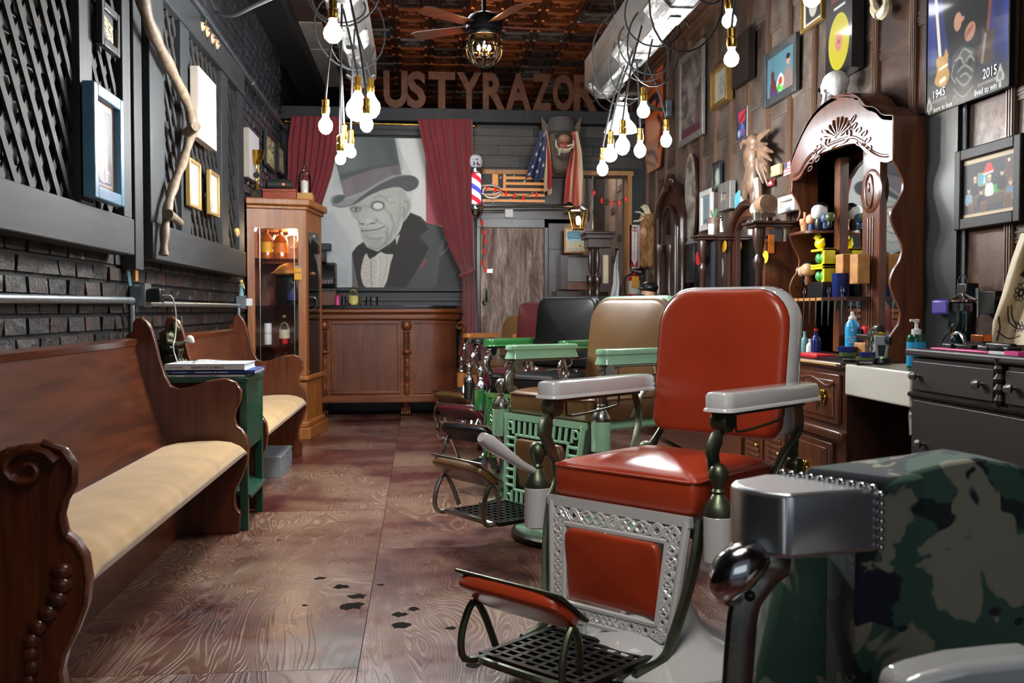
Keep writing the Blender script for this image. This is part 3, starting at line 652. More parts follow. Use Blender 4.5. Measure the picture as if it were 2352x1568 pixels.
# ================================================================ PEWS ALONG THE LEFT WALL
def prof_y(pts, Y): return [(onY(x, y, Y).x, onY(x, y, Y).z) for x, y in pts]
PY = 5.0
P_ = prof_y([(251, 762), (252, 742), (262, 731), (282, 728), (305, 738), (322, 757), (335, 785), (350, 825), (370, 862), (392, 886), (412, 893), (440, 888), (480, 874), (520, 868), (543, 876), (556, 895), (556, 917), (546, 935), (541, 955), (545, 975), (558, 985), (569, 1003), (573, 1030), (570, 1060), (558, 1092), (545, 1117), (540, 1140), (544, 1165), (553, 1175), (551, 1222)], PY)
P_[-1] = (P_[-1][0], 0); P_ = [(x if x > -1.2 else -1.2 + (x + 1.2) * .62, z) for x, z in P_]
profile = P_ + [(XL + .16, 0), (XL + .12, .35), (XL + .06, .75), (XL + .03, .98)]
wood('pew_edge', '3a1a10', '8a5638', 1, 'y', .2, .6)
plain('pew_cushion', 'c49e66', .85, 0, .14, 7, .25, sheen=.4)
def pew(label, y0, y1, carved=False):
    R = thing('church_pew', label, 'bench', (-1.15, (y0 + y1) / 2, 0), group=None)
    for k, yy in enumerate((y0, y1)):
        b = B().prism([(x, yy - .02, z) for x, z in profile], (0, .045, 0)); e = part('end_panel', b, 'oak_pew_end', R, bev=.007, seg=3)
        # raised moulding band round the edge of the arm
        ed = [Vector((x, yy - .022, z)) for x, z in profile[10:30]]
        part('edge_bead', B().tube([Vector((x - .004, yy - .02, z - .004)) for x, z in profile[12:29]], .006, 6), 'pew_edge', e)
        if carved and k == 0:
            b = B(); cx, cz = -.985, .70
            b.tube([(cx + (.075 - .0042 * i) * cos(i * .5 + .3), yy - .026, cz + (.06 - .0032 * i) * sin(i * .5 + .3)) for i in range(17)], [.016 - .0006 * i for i in range(17)], 8)
            for i in range(7): b.sph((cx - .09 - .035 * i, yy - .024, cz + .035 - .012 * i + .015 * sin(i * 2)), (.028, .012, .02), 8)
            b.tube([(x, yy - .024, z) for x, z in profile[13:20]], .011, 8)
            for i in range(9): a = i * .75; b.sph((-.905 - .012 * i + .015 * sin(i), yy - .024, .44 - .035 * i), (.03 - .0015 * i, .014, .022), 8)
            part('carved_scroll', b, 'oak_pew_end', e)
    ya, yb = y0 + .025, y1 - .02
    bk = [(-1.225, .40), (-1.245, .40), (-1.40, .93), (-1.402, .95), (-1.392, .963), (-1.372, .963), (-1.36, .95)]
    b = B().grid(lambda u, v: (-1.205 - .165 * u - .02 * sin(u * pi), ya + (yb - ya) * v, .42 + .53 * u), 8, 1).grid(lambda u, v: (-1.235 - .165 * u - .02 * sin(u * pi), ya + (yb - ya) * v, .42 + .53 * u), 8, 1, flip=True)
    b.prism([(-1.38, ya, .92), (-1.415, ya, .93), (-1.415, ya, .955), (-1.405, ya, .965), (-1.37, ya, .965), (-1.355, ya, .955), (-1.36, ya, .93)], (0, yb - ya, 0))
    part('backrest', b, 'oak_pew', R)
    part('seat_board', B().b2((-1.24, ya, .36), (-.90, yb, .385)), 'oak_pew', R, bev=.006)
    part('seat_riser', B().b2((-1.19, ya, .0), (-1.16, yb, .36)), 'oak_pew', R)
    # cushion: rounded front, loosely filled
    def cf(u, v):
        a = u * pi * 1.02; L = yb - ya; y = ya + .006 + (L - .012) * v
        w1 = .004 * sin(y * 5.3 + u * 3) + .0018 * sin(y * 17 + 1 + u * 6) + .0012 * sin(y * 41 + u * 9); tp = min(1, min(v, 1 - v) * 22) ** .4
        s = [(-1.215, .392), (-1.215, .452), (-1.15, .468), (-1.06, .474), (-.97, .474), (-.905, .466), (-.862, .448), (-.846, .418), (-.855, .39), (-.885, .376), (-.93, .384), (-1.215, .388)]
        k = u * (len(s) - 1); i = min(int(k), len(s) - 2); f = k - i
        x = s[i][0] * (1 - f) + s[i + 1][0] * f; z = s[i][1] * (1 - f) + s[i + 1][1] * f; fr_ = max(0, min(1, (x + 1.1) / .2))
        return (x + w1 * fr_ * 1.2, y, .388 + (z - .388) * (tp if z > .39 else 1) + w1 * fr_)
    part('seat_cushion', B().grid(cf, 44, int((yb - ya) * 60)), 'pew_cushion', R, ang=80)
    return R
pew('long dark oak church pew with a cream seat pad, nearest the camera', 2.62, 5.0, True)
p2 = pew('second oak church pew with a cream seat pad, in front of the glass cabinet', 5.62, 7.62)
# painted metal box pushed under the second pew
p = onZ(601, 1040, 0); plain('grey_metal_box', '8c9398', .4, .3, .1)
R = thing('metal_box', 'grey riveted metal box lying on the floor under the second pew', 'box', (-1.06, 6.9, 0))
q = B().b2((-1.15, 6.62, 0), (-.905, 7.18, .14)); part('body', q, 'grey_metal_box', R, bev=.003)
b = B()
for y in (6.66, 6.9, 7.14):
    for z in (.02, .12): b.sph((-.905, y, z), .005, 8)
part('rivet', b, 'black_metal', R, kind='stuff')
# ---- green shelf between the pews with magazines and books
R = thing('side_shelf', 'small dark green wooden shelf table squeezed between the two pews', 'shelf', (-1.1, 5.31, 0))
plain('green_paint', '164634', .35, 0, .2, coat=.2)
for x in (-1.35, -.875):
    for y in (5.07, 5.53): part('leg', B().b2((x - .02, y - .02, 0), (x + .02, y + .02, .74)), 'green_paint', R, bev=.003)
part('top', B().b2((-1.38, 5.045, .74), (-.85, 5.56, .765)), 'green_paint', R, bev=.003)
part('side_panel', B().b2((-.868, 5.08, .42), (-.858, 5.52, .74)), 'green_paint', R)
part('shelf_board', B().b2((-1.37, 5.06, .40), (-.86, 5.55, .42)), 'green_paint', R)
b = B().prism([(-1.34, 5.06, .30), (-.84, 5.06, .16), (-.84, 5.06, .175), (-1.34, 5.06, .315)], (0, .48, 0)); part('sloping_board', b, 'green_paint', R)
plain('book_white', 'c9ccd0', .5, 0, .03); plain('book_blue', '1f3f86', .45, 0, .05); plain('book_pages', 'cfd0cc', .7, 0, .05); plain('ink_black', '101014', .5); plain('ink_white', 'eeeeee', .5, 0, 0); plain('ink_red', 'b3202a', .5)
bk = [('white paperback lying on top of the book pile on the green shelf', .80, .832, 'book_white', 0, 'ink_black', 'B A R B E R S H O P S   O F   A M E R I C A'), ('blue paperback in the middle of the book pile, spine to the camera', .782, .80, 'book_blue', .02, 'ink_white', 'B A R B E R S H O P S   O F   A M E R I C A'), ('white paperback at the bottom of the book pile, corner sticking out', .765, .782, 'book_white', -.03, 'ink_black', 'B A R B E R S H O P S   O F   A M E R I C A')]
for lb, z0, z1, m, dx, im, tx in bk:
    R = thing('book', lb, 'book', (-1.08 + dx, 5.25, z0)); x0, x1 = -1.26 + dx, -.85 + dx + (.01 if dx else -.02)
    part('pages', B().b2((x0 + .003, 5.075, z0 + .003), (x1 - .004, 5.4, z1 - .003)), 'book_pages', R)
    part('cover', B().b2((x0, 5.07, z0), (x1, 5.073, z1)).b2((x0, 5.07, z0), (x1, 5.41, z0 + .003)).b2((x0, 5.07, z1 - .003), (x1, 5.41, z1)), m, R)
    text('title', tx.replace('   ', '#').replace(' ', '').replace('#', ' '), (x0 + .13, 5.0695, z0 + (z1 - z0) * .3), (1, 0, 0), (0, 0, 1), (z1 - z0) * .55, im, R, ext=.0004, width=.16, bold=.01)
    text('author', 'VINCE GIORDANO' if 0 else 'ROB HAMMER', (x0 + .02, 5.0695, z0 + (z1 - z0) * .35), (1, 0, 0), (0, 0, 1), (z1 - z0) * .35, im, R, ext=.0004, width=.07)
# ---- seated ape statue holding a skull
R = thing('ape_statue', 'dark bronze statuette of a seated ape holding a pale skull, beside the books', 'statue', (-1.33, 5.46, .765))
s = .0; b = B(); O = Vector((-1.33, 5.46, .765)); pt = lambda x, y, z: (O.x + x, O.y + y, O.z + z)
b.box(pt(.02, 0, .02), (.12, .1, .04)); b.box(pt(.035, 0, .05), (.1, .09, .03)); b.box(pt(.02, .0, .075), (.08, .09, .03))
b.sph(pt(-.01, 0, .13), (.035, .035, .045), 12); b.sph(pt(0, 0, .185), (.036, .042, .05), 12); b.sph(pt(.028, 0, .245), (.026, .026, .031), 12); b.sph(pt(.048, 0, .235), (.015, .018, .016), 10)
for sy in (-1, 1):
    b.tube([pt(-.005, sy * .036, .21), pt(.0, sy * .05, .165), pt(.05, sy * .035, .155), pt(.085, sy * .012, .168)], [.018, .016, .013, .011], 8)
    b.tube([pt(.0, sy * .02, .12), pt(.06, sy * .03, .118), pt(.05, sy * .028, .07), pt(.085, sy * .03, .062)], [.02, .017, .013, .011], 8)
part('body', b, 'aged_bronze', R, remesh=.0045)
MATS['bronze_dark'] = MATS['aged_bronze']
b = B().sph(pt(.108, 0, .182), (.023, .019, .02), 12).sph(pt(.122, 0, .168), (.012, .013, .012), 10); sk = part('skull', b, 'paper', R, remesh=.004, label='pale little skull in its hand')
# ================================================================ LEFT WALL: lattice screens
def lattice(label, Y0, Y1, z0, z1, posts, beam_lo, beam_hi, sect, group=None):
    R = thing('lattice_screen', label, 'lattice', (XL + .05, (Y0 + Y1) / 2, z0)); x0, x1 = XL + .01, XL + .1
    part('bottom_rail', B().b2((x0, Y0, z0), (x1 + .01, Y1, beam_lo)), 'black_timber_long', R, bev=.006)
    part('top_rail', B().b2((x0, Y0, beam_hi), (x1 + .01, Y1, z1)), 'black_timber_long', R, bev=.006)
    for a, b_ in posts: part('post', B().b2((x0, a, beam_lo), (x1, b_, beam_hi)), 'black_timber', R, bev=.005)
    for (ya, yb) in sect:
        for lay, sg in ((0, 1), (1, -1)):
            x = XL + .052 + .012 * lay; k = 1.25; w_ = .019; span = (beam_hi - beam_lo); st = .135
            t0 = ya - (span / k if sg > 0 else 0); n = int(((yb - ya) + span / k) / st) + 1
            for i in range(n + 1):
                y_at = lambda z, c=(ya - (span / k) + i * st + .05): (c + (z - beam_lo) / k) if sg > 0 else (c + (beam_hi - z) / k)
                zs = [beam_lo, beam_hi]; lo, hi = beam_lo, beam_hi; seg = []
                for q in range(41):
                    z = beam_lo + span * q / 40
                    if ya - .02 < y_at(z) < yb + .02: seg.append(z)
                if len(seg) < 2: continue
                a, c = seg[0], seg[-1]; pa, pc = (y_at(a), a), (y_at(c), c)
                d = Vector((0, pc[0] - pa[0], pc[1] - pa[1])).normalized(); nn = Vector((0, -d.z, d.y)) * w_
                A_, C_ = Vector((x, *pa)), Vector((x, *pc))
                part('slat', B().prism([A_ - nn, A_ + nn, C_ + nn, C_ - nn], (.01, 0, 0)), 'lattice_wood', R, sm=False)
wood('lattice_wood', '121213', '34312f', .9, 'z', .7, 0)
yx = lambda px: onX(px, 700, XL + .1).y
lattice('black wooden lattice screen nearest the camera, with a blue picture frame on it', 2.6, yx(306), 1.36, 3.35, [(yx(190), yx(219)), (yx(288), yx(306))], 1.53, 3.2, [(2.6, yx(190)), (yx(219), yx(288))])
lattice('black wooden lattice screen behind the crooked branch, with pale pictures on it', yx(350), yx(563), 1.36, 2.93, [(yx(350), yx(383)), (yx(421), yx(441)), (yx(513), yx(528)), (yx(551), yx(563))], 1.55, 2.75, [(yx(383), yx(421)), (yx(441), yx(513)), (yx(528), yx(551))])
solo('corner_post', B().b2((XL, yx(328), 1.3), (XL + .07, yx(346), 3.3)), 'black_timber', 'black upright board between the two lattice screens', 'board', bev=.005)
# crooked branch
pts = [(325, -10), (345, 60), (378, 130), (415, 205), (438, 262), (436, 312), (420, 370), (398, 430), (385, 480), (378, 540), (376, 586)]
P3 = [onX(x, y, XL + .15) for x, y in pts]
R = thing('driftwood_branch', 'long crooked grey-brown branch hung in front of the second lattice screen', 'branch', P3[-1])
part('stem', B().tube(cr(P3, 5), [.032 + .004 * sin(i * 1.3) - .00022 * i for i in range(51)], 10), 'driftwood', R)
a = onX(430, 305, XL + .17); part('sawn_stub', B().tube([a, a + Vector((.07, -.1, .02))], [.03, .028], 12), 'driftwood', R)
a = onX(386, 492, XL + .17); c = onX(414, 512, XL + .19); part('short_twig', B().tube([a, (a + c) / 2 + Vector((0, 0, .005)), c], [.028, .022, .02], 10), 'driftwood', R)
# conduits
def conduit(name, label, pts, r, x=XL + .03, m='galvanised', couplings=()):
    R = thing(name, label, 'pipe', pts[0]); part('pipe', B().tube(pts, r, 10), m, R)
    for i, f in enumerate(couplings):
        p = Vector(pts[0]).lerp(Vector(pts[1]), f); d = (Vector(pts[1]) - Vector(pts[0])).normalized(); part('coupling', B().tube([p - d * .03, p + d * .03], r * 1.25, 10), m, R)
    return R
X0 = XL + .035
Za = onX(300, 692, X0).z; yb0 = onX(303, 690, X0); yb1 = onX(548, 702, X0); ya0 = onX(-60, 684, X0)
conduit('conduit', 'straight grey metal conduit running along the brick from the left edge to the junction box', [ya0, yb0], .0175)
conduit('conduit', 'grey metal conduit between the two junction boxes above the pews', [onX(336, 697, X0), yb1], .0155, couplings=(.12,))
a = onX(303, 727, X0); conduit('conduit', 'short vertical conduit dropping behind the first pew', [onX(302, 700, X0), Vector((X0, onX(302, 700, X0).y, .9))], .016)
conduit('conduit', 'short vertical conduit below the box with the white charger', [onX(548, 705, X0), Vector((X0, onX(548, 705, X0).y, .9))], .016)
conduit('conduit', 'long thin pipe running along the top of the left wall to the curtain', [onX(438, -8, XL + .06), onX(662, 305, XL + .06)], .016, couplings=(.5,))
q = cr([onX(478, -8, XL + .1), onX(500, 30, XL + .12), onX(535, 36, XL + .3), onX(580, 15, XL + .6), onX(625, -6, XL + .8)], 6)
solo('bent_conduit', B().tube(q, .011, 8), 'galvanised', 'thin pipe bending away from the top of the left wall', 'pipe')
def jbox(label, px, py, s=.1):
    p = onX(px, py, X0); R = thing('junction_box', label, 'junction box', (XL, p.y, p.z - s / 2))
    part('body', B().b2((XL + .005, p.y - s / 2, p.z - s / 2), (XL + .075, p.y + s / 2, p.z + s / 2)), 'galvanised', R, bev=.004)
    part('cover', B().b2((XL + .075, p.y - s / 2 - .005, p.z - s / 2 - .005), (XL + .082, p.y + s / 2 + .005, p.z + s / 2 + .005)), 'galvanised', R)
    return p
pj = jbox('grey metal junction box with the black charger plugged in', 318, 678, .11); pk = jbox('grey metal junction box with the white charger, by the glass cabinet', 553, 694, .1)
R = thing('charger', 'black square charger plugged into the junction box on the left wall', 'charger', (XL + .09, pj.y + .03, pj.z))
part('body', B().b2((XL + .082, pj.y - .03, pj.z - .035), (XL + .15, pj.y + .07, pj.z + .035)), 'black_plastic', R, bev=.008)
c_ = [(XL + .15, pj.y + .02, pj.z)] + [onX(x, y, XL + .2) for x, y in ((395, 682), (404, 720), (403, 770), (398, 800), (412, 840), (428, 858))] + [Vector((-1.14, 5.2, .84)), Vector((-1.05, 5.3, .838)), Vector((-.97, 5.22, .838)), Vector((-1.02, 5.12, .838))]
solo('charging_cable', B().tube(cr(c_, 6), .0032, 6), 'white_plastic', 'white charging cable hanging from the black charger down onto the books', 'cable')
solo('usb_charger', B().b2((XL + .082, pk.y - .03, pk.z - .03), (XL + .125, pk.y + .03, pk.z + .03)), 'white_plastic', 'small white cube charger beside the glass cabinet', 'charger', bev=.005)
# figurine on the second box, head on the cabinet side
plain('skin', 'c99b78', .5, 0, .05); plain('teal', '6fa0a8', .5); plain('yellow_hair', 'd8b968', .5)
R = thing('figurine', 'small teal and yellow figurine standing on the junction box by the glass cabinet', 'figurine', (XL + .04, pk.y, pk.z + .05))
b = B().lathe([(.022, 0), (.018, .03), (.012, .06), (.02, .085), (.008, .1)], (XL + .04, pk.y, pk.z + .05)); part('body', b, 'teal', R)
b = B().sph((XL + .04, pk.y, pk.z + .165), .016, 10).tube([(XL + .045, pk.y - .02, pk.z + .13), (XL + .07, pk.y - .035, pk.z + .11), (XL + .06, pk.y - .03, pk.z + .15)], .006, 6); part('head', b, 'yellow_hair', R)
a = onX(545, 535, XL + .12)
R = thing('bust_figurine', 'small yellow-haired head ornament on the edge of the second lattice screen', 'ornament', a); part('head', B().sph(a, (.02, .02, .03), 10).sph(a + Vector((.01, .012, -.004)), (.008, .012, .006), 8), 'skin', R); part('hair', B().sph(a + Vector((-.004, 0, .018)), (.022, .024, .02), 10), 'yellow_hair', R)
# a level and a scrap of wood leaning on the brick
a = onX(298, 655, XL + .02); b_ = onX(292, 612, XL + .02)
solo('pull_strip', B().tube([a, b_], .012, 4), 'teal', 'thin blue-grey strip standing on top of the junction box', 'strip', sm=False)
a = onX(312, 645, XL + .02); b_ = onX(309, 560, XL + .02); solo('wood_strip', B().box((a + b_) / 2, (.015, .05, (b_ - a).length)), 'light_wood', 'narrow bare wood strip behind the gap between lattice screens', 'strip')
# four little heads along the top rail
for i, (px, py, cap, lb) in enumerate([(457, 58, 1, 'little brown head with a black cap on the top rail of the second lattice screen'), (468, 72, 0, 'little brown head just behind the capped one on the lattice rail'), (480, 88, 0, 'third of the little brown heads on the lattice rail'), (491, 101, 0, 'last of the little brown heads on the lattice rail, lowest in the row')]):
    a = onX(px, py, XL + .09); R = thing('head_ornament', lb, 'ornament', a - Vector((0, 0, .05)), group='little heads on the lattice rail')
    part('head', B().sph(a, (.042, .045, .04), 12), 'skin', R); part('body', B().lathe([(.02, -.075), (.025, -.04), (.015, -.03)], a, 10), 'black_plastic', R)
    part('eye', B().sph(a + Vector((.038, -.018, .0)), .007, 6).sph(a + Vector((.032, .022, 0)), .007, 6), 'black_plastic', R)
    if cap: part('cap', B().lathe([(.046, .012), (.048, .02), (.04, .05), (.0, .06)], a, 14), 'black_plastic', R)
# ---------------------------------------------------------------- framed pictures on the left wall
def lframe(label, px0, px1, yt0, yb0, cv, fmat, fw=.03, x=XL + .11, th=.03, mat_w=0, glaze=False, name='picture_frame', cat='picture'):
    A = onX(px0, yt0, x + th); Bz = onX(px0, yb0, x + th).z; y1 = onX(px1, 700, x + th).y; y0 = A.y; z1, z0 = A.z, Bz
    R = thing(name, label, cat, (x, (y0 + y1) / 2, z0))
    if fw:
        b = B().b2((x, y0, z0), (x + th, y0 + fw, z1)).b2((x, y1 - fw, z0), (x + th, y1, z1)).b2((x, y0 + fw, z1 - fw), (x + th, y1 - fw, z1)).b2((x, y0 + fw, z0), (x + th, y1 - fw, z0 + fw))
        part('frame', b, fmat, R, bev=.005)
    else: part('canvas_edge', B().b2((x, y0, z0), (x + th - .001, y1, z1)), fmat, R, bev=.004)
    f = fw if fw else 0; xx = x + (th if not fw else th * .45)
    painted('print', cv, lambda u, v: (xx, y0 + f + (y1 - y0 - 2 * f) * u, z1 - f - (z1 - z0 - 2 * f) * v), 'art_glazed' if glaze else 'art_matte', R, sm=False)
    return R
plain('frame_blue', '5b8fae', .35, 0, .1, coat=.4); plain('frame_black', '26282b', .35, 0, .1); plain('frame_gold', 'a2834e', .4, .5, .2); plain('canvas_pale', 'ada294', .7, 0, .05); plain('frame_white', 'd9d8d4', .4, 0, .05)
cv = Canvas(60, 90, 0, 0, 60, 90, '26262a'); cv.poly([(5, 6), (26, 14), (54, 26), (52, 40), (56, 78), (40, 72), (34, 80), (18, 66), (12, 72), (4, 60), (8, 36), (3, 24)], 'd9c290', smooth=3); [cv.ell(12 + rnd.random() * 36, 15 + rnd.random() * 55, 1 + 3 * rnd.random(), 1 + 3 * rnd.random(), '33302c') for i in range(34)]
lframe('small black frame with a torn cream and black print, above the blue frame', 234, 284, -6, 98, cv, 'frame_black', .035)
cv = Canvas(60, 120, 0, 0, 60, 120, '8a6a54'); cv.rect(7, 6, 53, 114, 'b9b0a6'); cv.rect(9, 9, 51, 111, '3a3a44')
cv.poly([(30, 14), (34, 40), (38, 60), (44, 96), (38, 108), (22, 108), (17, 94), (22, 62), (26, 40)], 'c9c6ba', smooth=4); cv.ell(30, 24, 4, 10, '5a5548'); cv.line([(20, 40), (22, 58), (30, 62), (40, 56), (41, 42)], 3, 'b98a3a'); cv.line([(17, 62), (20, 90), (26, 108)], 3, 'c9a28a'); cv.line([(43, 60), (41, 90)], 3, '9a5a50'); cv.ell(30, 78, 6, 16, 'e8e4da', .8, 6); cv.ell(32, 96, 3, 10, '7a80c8', .8, 4); cv.rect(40, 92, 47, 108, 'c9c4ba'); cv.rect(42, 94, 45, 106, '46464c')
lframe('tall picture in a sky blue frame on the nearest lattice screen', 216, 290, 184, 451, cv, 'frame_blue', .05, th=.05, glaze=True)
cv = Canvas(40, 70, 0, 0, 40, 70, 'b8b2ac'); [cv.line([(5 + rnd.random() * 30, rnd.random() * 30), (5 + rnd.random() * 30, 40 + rnd.random() * 30)], 2, 'c4bcb8', .5, 3) for i in range(16)]; cv.rect(0, 60, 40, 70, 'dccab0')
lframe('blank pale canvas hanging on the second lattice screen', 455, 501, 150, 314, cv, 'canvas_pale', 0, th=.05, name='canvas_picture')
cv = Canvas(30, 60, 0, 0, 30, 60, 'b9c0bf'); cv.ell(15, 22, 8, 14, 'cdd2cf', .8, 6); cv.ell(15, 44, 9, 10, '9aa4a4', .7, 6)
lframe('slim gilt frame with a faded pale print, left one of the two on the lattice', 437, 466, 360, 472, cv, 'frame_gold', .02)
cv = Canvas(30, 60, 0, 0, 30, 60, 'b0b9b8'); cv.ell(15, 28, 8, 18, 'c9cfcc', .8, 6); cv.ell(13, 46, 7, 8, '8f9a9a', .7, 5)
lframe('slim gilt frame with a faded pale print, right one of the two on the lattice', 484, 508, 388, 491, cv, 'frame_gold', .02)
cv = Canvas(30, 60, 0, 0, 30, 60, 'd0ccd0')
lframe('white canvas on the left wall behind the gold trophy', 571, 598, 292, 405, cv, 'canvas_pale', 0, x=XL + .01, th=.05, name='canvas_picture')
for a_, lb in (((612, 637, 296, 378), 'black frame with a speckled yellowed print, left of the pair by the curtain'), ((641, 657, 325, 395), 'black frame with a yellowed print, right against the curtain')):
    cv = Canvas(40, 60, 0, 0, 40, 60, 'cdbf8c'); [cv.ell(rnd.random() * 40, rnd.random() * 60, .5 + 1.5 * rnd.random(), .5 + 3 * rnd.random(), '4c4a44') for i in range(110)]
    lframe(lb, *a_, cv, 'frame_black', .03, x=XL + .01)
# ================================================================ GLASS CABINET
CX0 = onY(560, 700, 8.5).x; bx_ = onY(704, 700, 8.62); cx_ = onY(738, 700, 9.2)
A = (XL + .02, 8.5); Bc = (bx_.x, 8.62); Cc = (cx_.x, 9.25); D = (XL + .02, 9.25)
R = thing('display_cabinet', 'tall oak glass-fronted display cabinet against the left wall', 'cabinet', ((A[0] + Bc[0]) / 2, 8.9, 0)); cab = R
def ringp(o, z0, z1):
    s = lambda p, q: (p[0] + q[0] * o, p[1] + q[1] * o)
    P = [s(A, (-0.0, -1)), s(Bc, (.7, -1)), s(Cc, (1, .2)), D]; return B().prism([(x, y, z0) for x, y in P], (0, 0, z1 - z0))
ZT = 2.04
part('plinth', ringp(.05, 0, .1), 'cabinet_oak', R, bev=.006); part('plinth_moulding', ringp(.03, .1, .15), 'cabinet_oak', R, bev=.012)
part('crown', ringp(.025, ZT - .09, ZT - .06), 'cabinet_oak', R, bev=.008); part('cornice', ringp(.055, ZT - .06, ZT), 'cabinet_oak', R, bev=.012, seg=3)
part('base_panel', ringp(0, .15, .5), 'cabinet_oak', R); part('waist_moulding', ringp(.03, .5, .54), 'cabinet_oak', R, bev=.01)
part('header', ringp(0, ZT - .25, ZT - .09), 'cabinet_oak', R)
def bar_between(p, q, z0, z1, w_, name, mat='cabinet_oak', th=.03, t0=0, t1=1):
    a = Vector((*p, 0)).lerp(Vector((*q, 0)), t0); c = Vector((*p, 0)).lerp(Vector((*q, 0)), t1); d = (c - a).normalized(); n = Vector((-d.y, d.x, 0)) * th
    return B().prism([a + Vector((0, 0, z0)), c + Vector((0, 0, z0)), c + n + Vector((0, 0, z0)), a + n + Vector((0, 0, z0))], (0, 0, z1 - z0))
for (t0, t1) in ((0, .13), (.86, 1)): part('stile', bar_between(A, Bc, .54, ZT - .25, 0, '', t0=t0, t1=t1), 'cabinet_oak', R, bev=.003)
for (t0, t1) in ((0, .14), (.88, 1)): part('stile', bar_between(Bc, Cc, .54, ZT - .25, 0, '', t0=t0, t1=t1), 'cabinet_oak', R, bev=.003)
part('glass_front', bar_between(A, Bc, .54, ZT - .25, 0, '', th=.004, t0=.13, t1=.86), 'clear_glass', R, sm=False)
part('side_door', bar_between(Bc, Cc, .54, ZT - .25, 0, '', th=.004, t0=.14, t1=.88), 'clear_glass', R, sm=False)
part('back_panel', B().b2((A[0], 9.22, .1), (Cc[0], 9.25, ZT - .1)), 'bar_panel', R); part('wall_side', B().b2((A[0], A[1] + .02, .1), (A[0] + .015, 9.22, ZT - .1)), 'bar_panel', R)
for z in (.8, 1.14, 1.53): part('glass_shelf', B().prism([(A[0] + .02, A[1] + .06, z), (Bc[0] - .03, Bc[1] + .05, z), (Cc[0] - .05, 9.2, z), (A[0] + .02, 9.2, z)], (0, 0, .008)), 'clear_glass', R, sm=False)
part('leaded_strip', bar_between(A, Bc, .54, ZT - .25, 0, '', th=-.004, t0=.21, t1=.218), 'nickel', R, label='thin grey lead strip'); part('leaded_strip', bar_between(A, Bc, .54, ZT - .25, 0, '', th=-.004, t0=.79, t1=.798), 'nickel', R)
a = onY(694, 640, 8.72); part('handle', B().tube(cr([(cx_.x - .04 - .03, 8.72, 1.22), (cx_.x - .0, 8.7, 1.2), (cx_.x - 0, 8.7, 1.12), (cx_.x - .07, 8.72, 1.1)], 4), .006, 6), 'nickel', R)
emis('cabinet_lamp', 'ffd9a0', 30); part('lamp', B().lathe([(.035, 0), (.035, .012)], (-1.1, 8.85, ZT - .27), 16), 'cabinet_lamp', R, label='small lit puck lamp')
l = bpy.data.lights.new('cabinet_spot', 'POINT'); l.energy = 9; l.color = (1, .78, .5); l.shadow_soft_size = .03; o = bpy.data.objects.new('cabinet_spot', l); COL.objects.link(o); o.location = (-1.1, 8.85, ZT - .3)
# bottles etc. inside
def bottle(label, x, y, z, h, r, gm, liq=None, lab=None, cap='black_plastic', sq=False, fill=.6, name='bottle', neck=.3, labz=(.2, .5)):
    R = thing(name, label, 'bottle', (x, y, z)); n = 16
    pr = [(r * .9, 0), (r, h * .02), (r, h * (.62 - neck * .2)), (r * .8, h * .68), (r * neck, h * .76), (r * neck, h * .93)]
    part('glass', B().lathe(pr, (x, y, z), 4 if sq else n, m=None), gm, R, bev=.004 if sq else 0)
    if liq: part('liquid', B().lathe([(r * .9, h * .02), (r * .93, h * .05), (r * .93, h * fill * .62)], (x, y, z), n), liq, R)
    if lab: part('label', B().lathe([(r * 1.03, h * labz[0]), (r * 1.03, h * labz[1])], (x, y, z), n), lab, R)
    part('cap', B().lathe([(r * neck * 1.1, h * .92), (r * neck * 1.15, h)], (x, y, z), 12), cap, R)
    return R
plain('amber', 'a8541a', .1, 0, .1, coat=.8); plain('pale_yellow', 'd8c878', .2); plain('orange_label', 'd8782a', .5, 0, .1); plain('blue_label', '3a3c78', .5, 0, .1); plain('cream_label', 'd8cba8', .6); plain('cork', 'a87848', .7); plain('green_label', '2a6a4a', .5); plain('red_plastic', 'c2202a', .35); plain('straw', 'a8743a', .7, 0, .3, 20, .4); plain('yellow_label', 'e8a820', .5); plain('green_liquid', '0f4a38', .1, coat=.5); plain('pink_plastic', 'd8408a', .4); plain('blue_can', '2f9fd8', .25, 0, .05, coat=.4)
zs = 1.538
bottle('amber bottle with a yellow-orange label, at the left of the lit top shelf', -1.31, 8.78, zs, .3, .05, 'amber', lab='yellow_label')
bottle('square amber whiskey bottle with a pink and cream label, on the lit top shelf', -1.19, 8.78, zs, .28, .06, 'amber', lab='orange_label', cap='black_plastic')
R = thing('bird_house', 'tiny wooden birdhouse ornament with a bird, on the lit top shelf', 'ornament', (-1.07, 8.85, zs))
part('house', B().b2((-1.11, 8.82, zs), (-1.02, 8.9, zs + .11)), 'light_wood', R); part('roof', B().prism([(-1.125, 8.81, zs + .1), (-1.005, 8.81, zs + .1), (-1.065, 8.81, zs + .17)], (0, .1, 0)), 'cream_label', R)
part('bird', B().sph((-1.01, 8.86, zs + .15), (.03, .018, .02), 10).sph((-.985, 8.86, zs + .175), .014, 8).tube([(-.975, 8.86, zs + .178), (-.945, 8.86, zs + .16)], [.005, .001], 6), 'cork', R)
R = thing('blossom_branch', 'white sugar-like blossom branch arching over the lit top shelf', 'ornament', (-.96, 8.95, zs))
b = B().tube(cr([(-.95, 8.95, zs), (-.955, 8.95, zs + .12), (-1.0, 8.95, zs + .2), (-1.12, 8.95, zs + .23), (-1.22, 8.95, zs + .18)], 5), .006, 6); 
for i in range(46): b.sph((-1.0 + rnd.gauss(0, .035) if i < 30 else -1.25 + rnd.gauss(0, .04), 8.93 + rnd.gauss(0, .02), zs + (.2 if i < 30 else .17) + rnd.gauss(0, .035)), .011 + .006 * rnd.random(), 6)
part('blossom', b, 'cream_plaster', R, kind='stuff')
